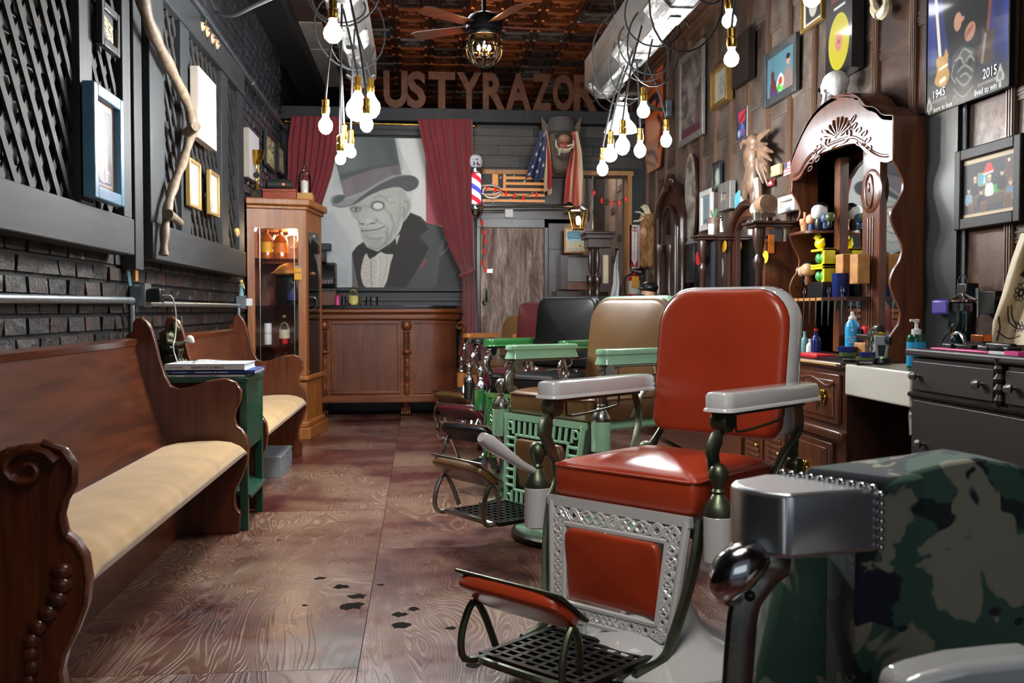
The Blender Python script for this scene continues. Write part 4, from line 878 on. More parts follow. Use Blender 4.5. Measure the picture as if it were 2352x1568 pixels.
R = thing('straw_hat', 'woven straw hat lying under the lit shelf of the cabinet', 'hat', (-1.1, 8.9, 1.4)); part('crown', B().lathe([(.19, 0), (.2, .01), (.17, .03), (.12, .08), (.07, .1), (.01, .1)], (-1.1, 8.92, 1.41), 24), 'straw', R)
solo('hat_block', B().lathe([(.14, 0), (.15, .1), (.13, .26)], (-1.12, 8.96, 1.15), 20), 'black_plastic', 'dark round stand under the straw hat inside the cabinet', 'stand')
bottle('clear bottle with a purple and gold label, middle shelf of the cabinet', -1.09, 8.76, 1.148, .2, .045, 'clear_glass', None, 'blue_label', 'cork', neck=.32); 
bottle('dark green bottle at the back of the middle shelf, left', -1.21, 8.95, 1.148, .24, .035, 'green_liquid', None, 'blue_label')
bottle('decorated clear bottle with a little red drink left, lowest glass shelf', -1.16, 8.74, .808, .25, .045, 'clear_glass', 'red_plastic', 'cream_label', 'cork', fill=.3)
bottle('clear square decanter with a metal top, right of the lowest glass shelf', -.99, 8.8, .68, .2, .04, 'clear_glass', None, None, 'chrome'); bottle('clear bottle with a dark neck at the bottom of the cabinet', -1.16, 8.78, .545, .25, .04, 'clear_glass', None, None, 'black_plastic')
for k, z in enumerate((.808, .9)): solo('white_canister', B().lathe([(.03, 0), (.032, .005), (.032, .083), (.03, .088)], (-1.3, 8.74, z + k * .0), 16), 'white_plastic', ['lower', 'upper'][k] + ' of two stacked white canisters at the left of the cabinet', 'canister')
R = thing('hanging_sign', 'little yellow jar-shaped sign hanging in the cabinet glass', 'sign', (-.99, 8.56, 1.3)); a = onY(684, 628, 8.57)
part('plate', B().box(a, (.06, .004, .105)), 'yellow_label', R, bev=.01); text('lettering', 'Shine', (a.x - .024, a.y - .003, a.z), (1, 0, 0), (0, 0, 1), .03, 'ink_black', R, width=.048); part('lid', B().box(a + Vector((0, 0, .06)), (.05, .005, .018)), 'nickel', R)
R = thing('animal_skull', 'small white and black animal skull at the bottom of the cabinet', 'skull', (-1.03, 8.75, .545)); part('bone', B().sph((-1.03, 8.75, .6), (.06, .05, .045), 12).sph((-.99, 8.72, .57), (.05, .035, .025), 10), 'cream_plaster', R, remesh=.008)
solo('tan_head', B().sph((-1.22, 8.76, .6), (.06, .06, .06), 14), 'skin', 'round tan ball-like head at the bottom left of the cabinet', 'ornament')
# on top of the cabinet
zt = ZT
R = thing('trophy', 'gold trophy cup on a black base, on top of the cabinet', 'trophy', (-1.36, 8.62, zt)); tx, ty = -1.365, 8.62
part('base', B().b2((tx - .045, ty - .04, zt), (tx + .045, ty + .04, zt + .075)), 'black_plastic', R, bev=.002); part('stem', B().lathe([(.03, .075), (.022, .1), (.008, .14), (.012, .19), (.018, .2), (.012, .22), (.008, .26), (.014, .29)], (tx, ty, zt), 14), 'gold_leaf', R)
part('cup', B().lathe([(.014, .29), (.04, .31), (.06, .35), (.068, .4), (.072, .405), (.066, .4), (.055, .35), (.0, .32)], (tx, ty, zt), 20, fn=lambda a, z: 1 + .05 * sin(a * 9) * (z > .3)), 'gold_leaf', R)
part('badge', B().lathe([(.026, 0), (.026, .006)], (tx, ty - .02, zt + .2), 16, ax='y'), 'black_plastic', R)
for s in (-1, 1): part('handle', B().tube(cr([(tx + s * .012, ty, zt + .15), (tx + s * .04, ty, zt + .18), (tx + s * .035, ty, zt + .23), (tx + s * .045, ty, zt + .25)], 4), .005, 6), 'gold_leaf', R)
text('plaque', 'BEST\nBARBER', (tx, ty - .0405, zt + .045), (1, 0, 0), (0, 0, 1), .018, 'gold_leaf', R, align='CENTER')
plain('cigar_red', '9c4432', .35, 0, .05); R = thing('cigar_box', 'red-brown cigar box with gold lettering on top of the cabinet', 'box', (-1.16, 8.7, zt)); x0, x1 = onY(604, 440, 8.62).x, onY(680, 440, 8.62).x
part('box', B().b2((x0, 8.6, zt), (x1, 8.82, zt + .065)), 'cigar_red', R, bev=.002); part('lid', B().b2((x0 - .002, 8.598, zt + .067), (x1 + .002, 8.822, zt + .085)), 'cigar_red', R, bev=.002)
text('title', 'RUSTY RAZOR', ((x0 + x1) / 2, 8.5965, zt + .05), (1, 0, 0), (0, 0, 1), .024, 'gold_leaf', R, align='CENTER', width=.15, bold=.02); text('subtitle', 'BARBER SHOP\nNo. 1', ((x0 + x1) / 2, 8.5965, zt + .03), (1, 0, 0), (0, 0, 1), .014, 'gold_leaf', R, align='CENTER')
solo('dark_box', B().b2((x0 - .08, 8.7, zt), (x0 - .01, 8.95, zt + .08)), 'black_plastic', 'dark box behind the cigar box on top of the cabinet', 'box')
R = thing('loudspeaker', 'black cylindrical portable loudspeaker lying on the cigar box', 'speaker', (-1.2, 8.72, zt + .085)); sx0 = x0 - .02
T_ = Matrix.Translation((-1.19, 8.72, zt + .134)) @ Matrix.Rotation(radians(12), 4, 'Z'); part('body', B().lathe([(.035, -.11), (.046, -.105), (.05, -.06), (.05, .06), (.046, .105), (.035, .11)], n=24, ax='x', m=T_), 'black_rubber', R)
part('passive_cone', B().lathe([(.04, -.118), (.036, -.112), (.02, -.11), (.0, -.108)], n=20, ax='x', m=T_), 'steel_dark', R); part('badge', B().box((.03, -.05, .0), (.022, .004, .02), m=T_), 'orange_label', R)
plain('yellow_wood', 'b8863e', .4); solo('wooden_box', B().b2((x1 + .005, 8.64, zt), (x1 + .13, 8.82, zt + .06)), 'yellow_wood', 'small yellow wooden box under the glass dome', 'box', bev=.002)
R = thing('bell_jar', 'glass dome with a knob over a white candle, on the yellow box', 'bell jar', (x1 + .06, 8.73, zt + .06)); part('dome', B().lathe([(.056, 0), (.057, .01), (.056, .13), (.05, .16), (.035, .185), (.012, .197), (.008, .2), (.018, .215), (.018, .23), (.008, .238)], (x1 + .06, 8.73, zt + .06), 24), 'clear_glass', R)
solo('pillar_candle', B().lathe([(.03, 0), (.03, .105), (.026, .108), (.012, .1)], (x1 + .06, 8.73, zt + .062), 20), 'paper', 'white pillar candle inside the glass dome', 'candle')
# ================================================================ BACK WALL: mural
cv = Canvas(250, 262, 60, 70, 1400, 1410, 'd2d5d1')
cv.poly([(60, 760), (170, 740), (260, 880), (360, 1000), (330, 1410), (60, 1410)], 'b9bdc0', .7, 60); cv.ell(215, 505, 40, 60, 'c3cbcd', .7, 20); cv.ell(130, 850, 45, 45, 'bcc7cc', .8, 20)
cv.line([(60, 790), (150, 770), (190, 800), (150, 860), (60, 880)], 14, 'b4c0c6', .7, 10); cv.line([(60, 1110), (190, 1090), (260, 1150), (330, 1190)], 40, 'b7bec4', .7, 40)
cv.poly([(60, 1200), (330, 1230), (345, 1410), (60, 1410)], 'a9adb0', .6, 60); cv.poly([(730, 70), (1000, 70), (1010, 840), (880, 740), (900, 420)], 'e2e3df', 1, 3); cv.line([(1008, 260), (1012, 840)], 4, 'a8a6a2', .8, 3)
cv.poly([(1012, 70), (1400, 70), (1400, 860), (1012, 845)], 'b3545f', 1, 3); cv.rect(1012, 70, 1400, 110, 'cfcfcc')
# coat
cv.poly([(345, 1100), (390, 1040), (450, 1000), (480, 1050), (600, 1100), (740, 960), (870, 735), (960, 770), (1020, 830), (1110, 850), (1210, 880), (1400, 960), (1400, 1410), (345, 1410)], '3b3c3e', 1, 3)
cv.poly([(1020, 835), (1110, 850), (1200, 880), (1190, 960), (1130, 1120), (1100, 1400), (850, 1410), (1000, 1150), (1045, 1050), (960, 950)], '4b4d4f', 1, 14); cv.line([(1190, 950), (1150, 1060), (1125, 1200), (1100, 1380)], 26, '77797a', .6, 30); cv.line([(1230, 1020), (1180, 1080), (1150, 1110)], 12, '8c8f90', .8, 14); cv.line([(1240, 1080), (1160, 1190)], 10, '7b7e80', .7, 14)
cv.poly([(1130, 1130), (1400, 1000), (1400, 1410), (1090, 1410)], '36373a', .8, 30)
cv.poly([(345, 1100), (400, 1035), (450, 1005), (475, 1045), (495, 1140), (430, 1240), (430, 1320), (455, 1410), (400, 1410), (370, 1260)], '2a2625', 1, 3); cv.poly([(345, 1110), (370, 1250), (400, 1410), (345, 1410)], '66696c', 1, 6)
cv.poly([(870, 738), (950, 790), (1040, 885), (960, 950), (1045, 1052), (940, 1240), (835, 1410), (630, 1410), (700, 1150), (760, 960), (800, 830)], '2b2726', 1, 3); cv.line([(1040, 888), (960, 950), (1045, 1052)], 4, '6a6866', .9, 4); cv.line([(1045, 1052), (940, 1240), (835, 1410)], 5, '6f6e6d', .9, 5)
cv.poly([(945, 1250), (965, 1200), (1000, 1135), (1012, 1180), (985, 1220), (955, 1255)], '7c4a50', 1, 5, 3)
# shirt
cv.poly([(470, 1110), (560, 1090), (640, 1090), (712, 1105), (690, 1190), (630, 1408), (470, 1408), (430, 1340), (424, 1260), (440, 1180)], 'cfcac2', 1, 4, 3)
for i in range(7): cv.line([(432 + 2 * i + 5 * sin(i * 2), 1160 + i * 36), (468 + 8 * sin(i), 1172 + i * 35 + 9 * sin(i * 3)), (512, 1150 + i * 34)], 5, '98938c', .7, 12)
for i in range(5): cv.line([(528, 1150 + i * 52 + 10 * sin(i * 2)), (556, 1178 + i * 50), (596 + 6 * sin(i * 3), 1140 + i * 48)], 6, 'a39e97', .6, 16)
cv.line([(520, 1110), (515, 1250), (520, 1400)], 8, '7e7a76', .8, 8); cv.line([(660, 1130), (640, 1280), (600, 1400)], 6, 'a5a09a', .8, 10); cv.line([(560, 1110), (580, 1200), (560, 1400)], 10, 'e6e2da', .8, 14)
cv.poly([(735, 965), (775, 930), (745, 1025)], 'd6d3cc', 1, 3)
# face
cv.poly([(322, 690), (400, 650), (520, 590), (640, 530), (745, 505), (830, 555), (838, 600), (800, 640), (790, 760), (778, 850), (740, 950), (690, 1010), (640, 1055), (590, 1086), (550, 1078), (490, 1045), (450, 1005), (425, 930), (402, 840), (372, 790), (345, 755)], 'b8bcb4', 1, 4, 4)
cv.ell(600, 790, 90, 110, 'c9ccc4', .8, 120, .3); cv.ell(700, 640, 60, 50, 'c2c5bd', .8, 60); cv.ell(470, 960, 30, 60, 'a3a69f', .5, 50)
for c_, a, p in (('7a7d78', .75, [(560, 790), (590, 830), (640, 850), (665, 900), (660, 980)]), ('868984', .7, [(690, 760), (720, 840), (700, 920), (690, 980)]), ('8f918c', .6, [(760, 620), (780, 700), (760, 820), (720, 920)]), ('8a8c87', .6, [(640, 700), (690, 750), (700, 800)]), ('989a94', .6, [(350, 740), (390, 760), (400, 800)]), ('989a94', .6, [(345, 765), (380, 790)]), ('83857f', .7, [(440, 930), (430, 880), (410, 850)]), ('989a94', .6, [(640, 620), (690, 650), (740, 640)]), ('a1a39d', .6, [(560, 560), (640, 600), (700, 590)]), ('8c8e88', .7, [(430, 700), (450, 680), (510, 690)]), ('7f827c', .7, [(470, 700), (455, 770), (440, 800)])): cv.line(p, 9, c_, a, 18)
cv.ell(575, 675, 62, 42, '747771', .9, 26, .05); cv.ell(578, 678, 44, 30, 'dfe2da', 1, 10); cv.line([(520, 690), (540, 655), (580, 642), (625, 655), (632, 690)], 7, '4a4d48', .9, 6); cv.line([(525, 700), (570, 722), (620, 705)], 6, '6c6f6a', .9, 8); cv.line([(545, 610), (590, 590), (640, 600), (660, 625)], 8, '8b8e88', .8, 14)
cv.ell(382, 712, 46, 26, '85877f', .9, 18); cv.ell(380, 712, 30, 13, 'b6bab5', 1, 6); cv.ell(382, 712, 13, 13, '55605f', 1, 4); cv.ell(382, 712, 5, 5, '1e2222', 1, 3); cv.line([(334, 708), (370, 690), (425, 702)], 7, '52544f', .9, 6); cv.line([(340, 722), (385, 735), (425, 722)], 5, '6f716b', .8, 6); cv.line([(335, 690), (380, 668), (430, 685)], 8, '9c9e98', .7, 10)
cv.poly([(470, 700), (500, 760), (560, 800), (560, 830), (520, 842), (470, 860), (430, 845), (410, 820), (430, 780), (450, 740)], 'bec1b9', .9, 30, 3); cv.ell(500, 810, 30, 24, 'd0d3ca', .8, 20); cv.line([(412, 815), (425, 845), (470, 856), (500, 840), (555, 832), (562, 800)], 7, '74766f', .8, 10); cv.ell(440, 840, 12, 6, '3c3e3a', .9, 5); cv.ell(530, 836, 16, 6, '4a4c48', .9, 6)
cv.line([(410, 865), (480, 862), (560, 850), (640, 850)], 22, 'c6c8c0', .8, 16); cv.line([(428, 903), (500, 900), (580, 886), (636, 862)], 7, '3f413d', 1, 5); cv.line([(450, 925), (520, 928), (600, 905)], 20, 'b0b2aa', .8, 16); cv.line([(460, 950), (530, 975), (610, 965)], 9, '8a8c85', .8, 14)
cv.ell(560, 1020, 62, 42, 'a7aaa2', .8, 30); cv.line([(480, 990), (520, 965), (580, 985), (620, 960)], 8, '8a8c86', .7, 12); cv.line([(490, 1040), (540, 1062), (600, 1055), (650, 1000)], 12, '7b7e78', .7, 20); cv.line([(640, 900), (655, 950), (640, 1010)], 8, '82847e', .8, 10); cv.line([(690, 940), (660, 1010), (640, 1050)], 8, '7c7e78', .7, 14)
cv.poly([(805, 610), (840, 600), (868, 630), (872, 690), (855, 740), (835, 790), (800, 822), (778, 800), (785, 740), (795, 680)], 'b6b9b1', 1, 5, 4); cv.line([(820, 640), (845, 640), (850, 690), (830, 740), (810, 790)], 8, '7d7f79', .8, 10); cv.line([(800, 690), (820, 710), (800, 760)], 8, '666862', .8, 8)
for i in range(8): cv.line([(735 + i * 9, 520 + i * 4), (750 + i * 7, 580), (770 + i * 5, 650 - i * 8)], 5, ['d4d7d0', '8d908a'][i % 2], .8, 6)
# bow tie
cv.poly([(470, 1050), (520, 1080), (575, 1088), (650, 1040), (740, 975), (738, 1060), (725, 1112), (650, 1110), (600, 1090), (545, 1135), (500, 1155), (482, 1120)], '232221', 1, 3); cv.line([(660, 1060), (725, 1010)], 10, '4b4b4a', .8, 14)
# hat
cv.poly([(150, 70), (730, 70), (790, 400), (640, 450), (430, 560), (283, 610)], '5d6465', 1, 3); cv.poly([(150, 70), (420, 70), (430, 400), (250, 460)], '828a8a', .55, 160); cv.poly([(600, 70), (730, 70), (775, 330), (680, 330)], '444a4b', .6, 90); cv.poly([(240, 400), (500, 330), (760, 290), (765, 315), (500, 372), (250, 462)], '4c5152', .7, 30)
cv.poly([(250, 462), (380, 405), (560, 345), (765, 312), (790, 402), (640, 450), (430, 560), (283, 610)], '7d7479', 1, 4); cv.poly([(250, 462), (340, 425), (360, 580), (283, 610)], '93898c', .5, 50); cv.poly([(680, 325), (765, 312), (790, 402), (720, 425)], '6a6368', .6, 40)
cv.poly([(155, 640), (168, 600), (215, 580), (276, 582), (285, 612), (360, 590), (480, 535), (620, 450), (740, 402), (860, 398), (928, 425), (946, 470), (920, 520), (840, 548), (765, 510), (640, 530), (500, 592), (400, 655), (320, 688), (240, 698), (180, 680)], '96999a', 1, 4, 3)
cv.poly([(440, 590), (560, 500), (700, 428), (860, 402), (930, 428), (944, 470), (918, 518), (842, 546), (768, 506), (640, 526), (500, 586), (400, 648), (340, 672)], '55595a', 1, 8, 3); cv.poly([(178, 650), (190, 610), (240, 586), (275, 588), (285, 615), (250, 645), (205, 662)], '5c6061', 1, 6, 3); cv.line([(285, 620), (360, 600), (470, 550), (600, 470), (720, 412)], 22, 'a5a7a8', .8, 16); cv.line([(170, 672), (240, 690), (320, 680), (400, 645)], 9, '6c6f70', .7, 10)
cv.speck(.05, 3)
mx0, mx1 = onY(735, 500, YB).x, onY(1077, 500, YB).x; mz1, mz0 = onY(900, 318, YB).z, onY(900, 660, YB).z
R = thing('mural', 'large painted mural of a smiling old man in a grey top hat and bow tie', 'mural', ((mx0 + mx1) / 2, YB - .03, mz0))
part('panel', B().b2((mx0, YB - .028, mz0), (mx1, YB - .017, mz1)), 'frame_white', R); painted('painting', cv, quad((mx0, YB - .03, mz1), (mx1 - mx0, 0, 0), (0, 0, mz0 - mz1)), 'art_matte', R, sm=False)
# curtain rod and curtains
r0, r1 = onY(655, 277, YB - .2), onY(1089, 288, YB - .2)
R = thing('curtain_rod', 'thin brass curtain rod over the mural', 'curtain rod', r0); r0 = r0 + Vector((0, .045, 0)); r1 = r1 + Vector((0, .045, 0)); part('rod', B().tube([r0, r1], .012, 10), 'brass', R); part('finial', B().sph(r1, (.03, .02, .02), 10).sph(r0, (.03, .02, .02), 10), 'brass', R)
plain('velvet', '7a1f26', .8, 0, .15, 6, .2, sheen=.6)
def curtain(label, rows, n, amp):
    """rows: (py, px_left, px_right) down the cloth"""
    K = []
    for j in range(len(rows) - 1):
        for q in range(5): f = q / 5; K.append([rows[j][i] * (1 - f) + rows[j + 1][i] * f for i in range(3)])
    K.append(rows[-1]); K = [(onY(k[1], k[0], YB - .2), onY(k[2], k[0], YB - .2)) for k in K]; w0 = (K[0][1] - K[0][0]).length
    b = B()
    def f(u, v):
        k = min(int(v * (len(K) - 1)), len(K) - 2); t_ = v * (len(K) - 1) - k; a = K[k][0].lerp(K[k + 1][0], t_); c = K[k][1].lerp(K[k + 1][1], t_); w_ = (c - a).length
        p = a.lerp(c, u + .012 * sin(u * 31)); ph = u * n * 2 * pi + .9 * sin(u * 7) + v * .8
        s_ = abs(sin(ph / 2)) ** .7; return (p.x + .35 * amp * cos(ph) * w_ / w0, p.y - amp * (s_ - .5) * (.55 + .45 * min(1.3, w_ / w0)), p.z)
    b.grid(f, n * 14, len(K) * 2)
    R = thing('curtain', label, 'curtain', (K[-1][0] + K[-1][1]) / 2); part('cloth', b, 'velvet', R, ang=80); return R
curtain('dark red velvet curtain left of the mural, behind the glass cabinet', [(268, 668, 776), (330, 660, 775), (400, 660, 760), (470, 655, 738), (560, 655, 722), (640, 655, 712)], 8, .06)
Rc = curtain('dark red velvet curtain right of the mural, gathered and tied low down', [(274, 956, 1082), (330, 968, 1083), (400, 984, 1086), (470, 1000, 1086), (540, 1020, 1087), (590, 1040, 1088), (620, 1056, 1090), (632, 1060, 1088), (660, 1062, 1092), (740, 1058, 1095), (838, 1054, 1097)], 9, .06)
a, c = onY(1056, 634, YB - .24), onY(1090, 620, YB - .24); part('tie_back', B().tube([a, (a + c) / 2 + Vector((0, -.05, -.01)), c], .018, 8), 'velvet', Rc)
# ================================================================ BAR COUNTER
Y0b = 10.32; bx0, bx1 = -1.22, .44; R = thing('bar_counter', 'carved wooden bar counter with a dark stone top and paw feet, under the mural', 'bar', ((bx0 + bx1) / 2, 10.55, 0)); bar = R
def outline(o, z, xb=.40):
    P = [(bx0, Y0b - o)]; P += [(xb - .32, Y0b - o)]
    for i in range(1, 11): a = i / 10 * pi / 2; P.append((xb - .32 + (.32 + o) * sin(a), Y0b + .36 - (.36 + o) * cos(a)))
    P += [(xb + o, 10.86), (bx0, 10.86)]; return [(x, y, z) for x, y in P]
zb0 = .148; part('carcase', B().prism(outline(0, zb0), (0, 0, .86)), 'bar_wood', R)
part('plinth_rail', B().prism(outline(.03, zb0), (0, 0, .085)), 'bar_wood', R, bev=.012); part('frieze', B().prism(outline(.04, 1.0), (0, 0, .07)), 'bar_wood', R, bev=.02, seg=3); part('cornice', B().prism(outline(.07, 1.07), (0, 0, .045)), 'bar_wood', R, bev=.015, seg=3)
plain('dark_stone', '1a1c1e', .15, 0, .3, 3, coat=.5); part('stone_top', B().prism(outline(.06, 1.115), (0, 0, .035)), 'dark_stone', R, bev=.006)
def panelrect(x0, x1, z0, z1, y, name='panel'):
    part(name, B().b2((x0, y - .004, z0), (x1, y, z1)), 'bar_panel', R); b = B()
    for a in ((x0 - .03, z0 - .03, x1 + .03, z0), (x0 - .03, z1, x1 + .03, z1 + .03), (x0 - .03, z0, x0, z1), (x1, z0, x1 + .03, z1)): b.b2((a[0], y - .026, a[1]), (a[2], y, a[3]))
    part('panel_frame', b, 'bar_wood', R, bev=.005)
xa, xb = onY(768, 800, Y0b).x, onY(913, 800, Y0b).x; panelrect(xa, xb, .27, .96, Y0b)
# bowed end panel with its own frame
def arc(t_, o): a = t_ * pi / 2; return (.08 + (.32 + o) * sin(a), Y0b + .36 - (.36 + o) * cos(a))
xq = onY(955, 800, Y0b).x
part('curved_panel', B().grid(lambda u, v: ((xq + (.08 - xq) * u * 3, Y0b - .004, .27 + .69 * v) if u < 1 / 3 else (*arc((u - 1 / 3) * 1.5 * .8, .004), .27 + .69 * v)), 24, 1), 'bar_panel', R)
for z in (.24, .96): part('panel_frame', B().tube([Vector((xq - .02, Y0b - .008, z + .01)), Vector((.08, Y0b - .008, z + .01))] + [Vector((*arc(i / 8 * .8, .008), z + .01)) for i in range(1, 9)], .012, 6), 'bar_wood', R)
def pilaster(px):
    x = onY(px, 800, Y0b).x; y = Y0b - .02; b = B().b2((x - .07, Y0b - .012, .2), (x + .07, Y0b, .99)); part('pilaster_board', b, 'bar_wood', R); b = B()
    b.lathe([(.036, .90), (.052, .92), (.055, .95), (.044, .98), (.05, .99)], (x, y, 0), 14).lathe([(.044, .655), (.052, .67), (.044, .69)], (x, y, 0), 14)
    for i in range(9):
        for s in (-1, 1): b.sph((x + s * .02, y - .012, .70 + i * .022), (.018, .022, .009), 8)
    n = 60; vs = []; b.lathe([(.024, .24), (.024, .65)], (x, y, 0), 12)
    for k in (0, 2 * pi / 3, 4 * pi / 3): b.tube([(x + .024 * cos(i * .55 + k), y + .024 * sin(i * .55 + k), .24 + .41 * i / n) for i in range(n + 1)], .009, 5)
    part('carved_pilaster', b, 'bar_wood', R)
pilaster(745); pilaster(934)
b = B(); x, y = .43, 10.6
b.tube([(x + .05 * cos(i * .55) * (1 - i / 16), y, .93 + .05 * sin(i * .55) * (1 - i / 16)) for i in range(14)], .014, 8).tube(cr([(x + .05, y, .92), (x + .03, y, .84), (x + .035, y, .78), (x + .005, y, .7), (x - .01, y, .62)], 4), [.02 - .0006 * i for i in range(17)], 8)
for i in range(7): b.sph((x + .04 - .006 * i, y - .01, .88 - .035 * i), (.014, .02, .012), 8)
part('carved_bracket', b, 'bar_wood', R)
for px, py in ((742, 955), (932, 955), (1028, 947)):
    p = onZ(px, py, 0); x, y = p.x, p.y + .08; b = B().lathe([(.05, .1), (.058, .12), (.05, .15)], (x, y, 0), 14).lathe([(.03, .05), (.04, .1)], (x, y, 0), 12)
    for i in (-1.5, -.5, .5, 1.5): b.sph((x + i * .026, y - .035, .032), (.017, .045, .032), 10).sph((x + i * .024, y - .01, .075), (.016, .03, .035), 8)
    part('paw_foot', b, 'bar_panel', R)
# things on the bar
zt = 1.152
def onbar(px): return onY(px, 690, 10.42)
plain('register_iron', '2c2d2e', .35, .7, .3, 20, .4); plain('key_cream', 'b08a78', .4)
R = thing('cash_register', 'antique black cash register with round keys at the left end of the bar', 'cash register', (-1.0, 10.6, 1.152)); part('plinth_box', B().b2((-1.2, 10.45, zt), (-.86, 10.8, 1.30)), 'bar_panel', R, bev=.004); part('drawer_top', B().b2((-1.2, 10.43, 1.30), (-.85, 10.8, 1.325)), 'register_iron', R)
b = B(); prof = [(0, 0), (.1, .02), (.16, .1), (.165, .2), (.13, .28), (.05, .33), (0, .34)]
part('body', B().prism([(-1.2, 10.78 - .36, 1.325), (-1.2, 10.4, 1.40), (-1.2, 10.43, 1.5), (-1.2, 10.52, 1.6), (-1.2, 10.75, 1.62), (-1.2, 10.78, 1.325)][0:0] + [(-1.2, y, z) for y, z in ((10.44, 1.325), (10.41, 1.38), (10.43, 1.48), (10.5, 1.56), (10.6, 1.6), (10.75, 1.6), (10.78, 1.325))], (.33, 0, 0)), 'register_iron', R, bev=.012)
part('display_top', B().b2((-1.2, 10.55, 1.6), (-.97, 10.72, 1.72)).b2((-1.16, 10.58, 1.72), (-.92, 10.7, 1.8)), 'register_iron', R, bev=.01)
b = B()
for i in range(6):
    for j in range(7): b.sph((-.90 - .03 * i, 10.41 - .0 + j * .012, 1.38 + j * .024), .01, 6)
part('key', b, 'key_cream', R, kind='stuff'); b = B()
for k in range(10): b.tube([(-.87, 10.47 + .02 * (k % 4) + .03 * cos(a), 1.36 + .06 * (k // 4) + .028 * sin(a)) for a in np.linspace(0, 5, 8)], .004, 5)
part('scrollwork', b, 'nickel', R, kind='stuff')
for px, m, lb in ((775, 'pink_plastic', 'small pink bottle with a red cap on the bar'), (789, 'black_plastic', 'small black bottle with a red cap on the bar')):
    p = onbar(px); bottle(lb, p.x, 10.42, zt, .105, .024, m, None, 'ink_white' if 0 else None, 'red_plastic', neck=.7)
p = onbar(811); bottle('clear round bottle with a cork and yellow label on the bar', p.x, 10.46, zt, .22, .05, 'clear_glass', 'pale_yellow', 'yellow_label' if 0 else 'pale_yellow', 'cork', neck=.25, labz=(.1, .45))
for px, lb in ((834, 'lidded clear glass jar on the bar'), (859, 'empty clear tumbler at the right of the glasses on the bar'), (798, 'dark-tinted tumbler behind the small bottles on the bar')):
    p = onbar(px); solo('tumbler', B().lathe([(.035, 0), (.037, .005), (.042, .09), (.039, .09), (.034, .012), (0, .012)], (p.x, 10.44 + (px == 798) * .12, zt), 20), 'clear_glass', lb, 'glass', ang=30)
# ================================================================ BACK WALL, RIGHT HALF
# barber pole
p = onY(1092, 430, YB - .16); x, y = p.x, p.y; zz = lambda py: onY(1092, py, y).z
R = thing('barber_pole', 'wall-mounted barber pole with red, white and blue stripes and a globe', 'barber pole', (x, y, zz(503)))
part('globe', B().sph((x, y, zz(372)), .083, 20), 'white_enamel', R); cv = Canvas(40, 40, 0, 0, 40, 40, 'e9e9ee'); cv.ell(20, 15, 12, 9, '8a94a4', 1); cv.ell(20, 15, 11, 8, 'dfe3ea'); cv.poly([(12, 22), (18, 22), (16, 36), (11, 34)], '26345a'); cv.poly([(22, 22), (28, 22), (30, 34), (24, 36)], '26345a'); cv.poly([(28, 28), (36, 30), (34, 36), (28, 34)], 'c43a3a'); cv.rect(12, 12, 28, 17, '2c3c60')
painted('emblem', cv, lambda u, v: (x + (u - .5) * .12, y - sqrt(max(.0001, .085 ** 2 - ((u - .5) * .12) ** 2 - ((v - .5) * .12) ** 2)), zz(372) - (v - .5) * .12), 'art_glazed', R, label='printed ribbon emblem')
for za, s in ((zz(392), 1), (zz(476), -1)):
    part('chrome_collar', B().lathe([(.06, -.012 * s - .03), (.085, -.03), (.09, -.015), (.085, .0), (.075, .005), (.085, .015), (.085, .03), (.065, .04)], (x, y, za), 24), 'chrome', R)
part('end_cap', B().lathe([(.02, zz(505)), (.055, zz(498)), (.08, zz(488)), (.085, zz(480))], (x, y, 0), 24, fn=lambda a, z: 1 + .03 * cos(a * 12)), 'chrome', R)
t = NT('pole_stripes'); v = t.coords((1, 1, 1)); s_ = t.n('ShaderNodeSeparateXYZ'); t.L.new(v, s_.inputs[0]); at = t.n('ShaderNodeMath', operation='ARCTAN2'); t.L.new(s_.outputs[0], at.inputs[0]); t.L.new(s_.outputs[1], at.inputs[1])
m1 = t.n('ShaderNodeMath', operation='MULTIPLY_ADD'); t.L.new(s_.outputs[2], m1.inputs[0]); m1.inputs[1].default_value = 4.2; m3 = t.n('ShaderNodeMath', operation='MULTIPLY'); t.L.new(at.outputs[0], m3.inputs[0]); m3.inputs[1].default_value = -1 / (2 * pi); t.L.new(m3.outputs[0], m1.inputs[2]); m2 = t.n('ShaderNodeMath', operation='FRACT'); t.L.new(m1.outputs[0], m2.inputs[0])
c1 = t.ramp(m2.outputs[0], [(0, hexc('f2f2ff')), (.25, hexc('d02838')), (.5, hexc('f2f2ff')), (.75, hexc('4a50d8'))]); t.N[-1] if 0 else None
for n_ in t.N:
    if n_.type == 'VALTORGB': n_.color_ramp.interpolation = 'CONSTANT'
t.p(col=c1, rough=.1, em=c1, es=1.1); MATS['pole_stripes'] = t.m
part('striped_cylinder', B().lathe([(.06, zz(470)), (.06, zz(398))], (x, y, 0), 28), 'pole_stripes', R)
part('wall_arm', B().tube([(x, y, zz(392)), (x, YB, zz(392))], .02, 8).tube([(x, y, zz(476)), (x, YB, zz(476))], .02, 8), 'chrome', R)
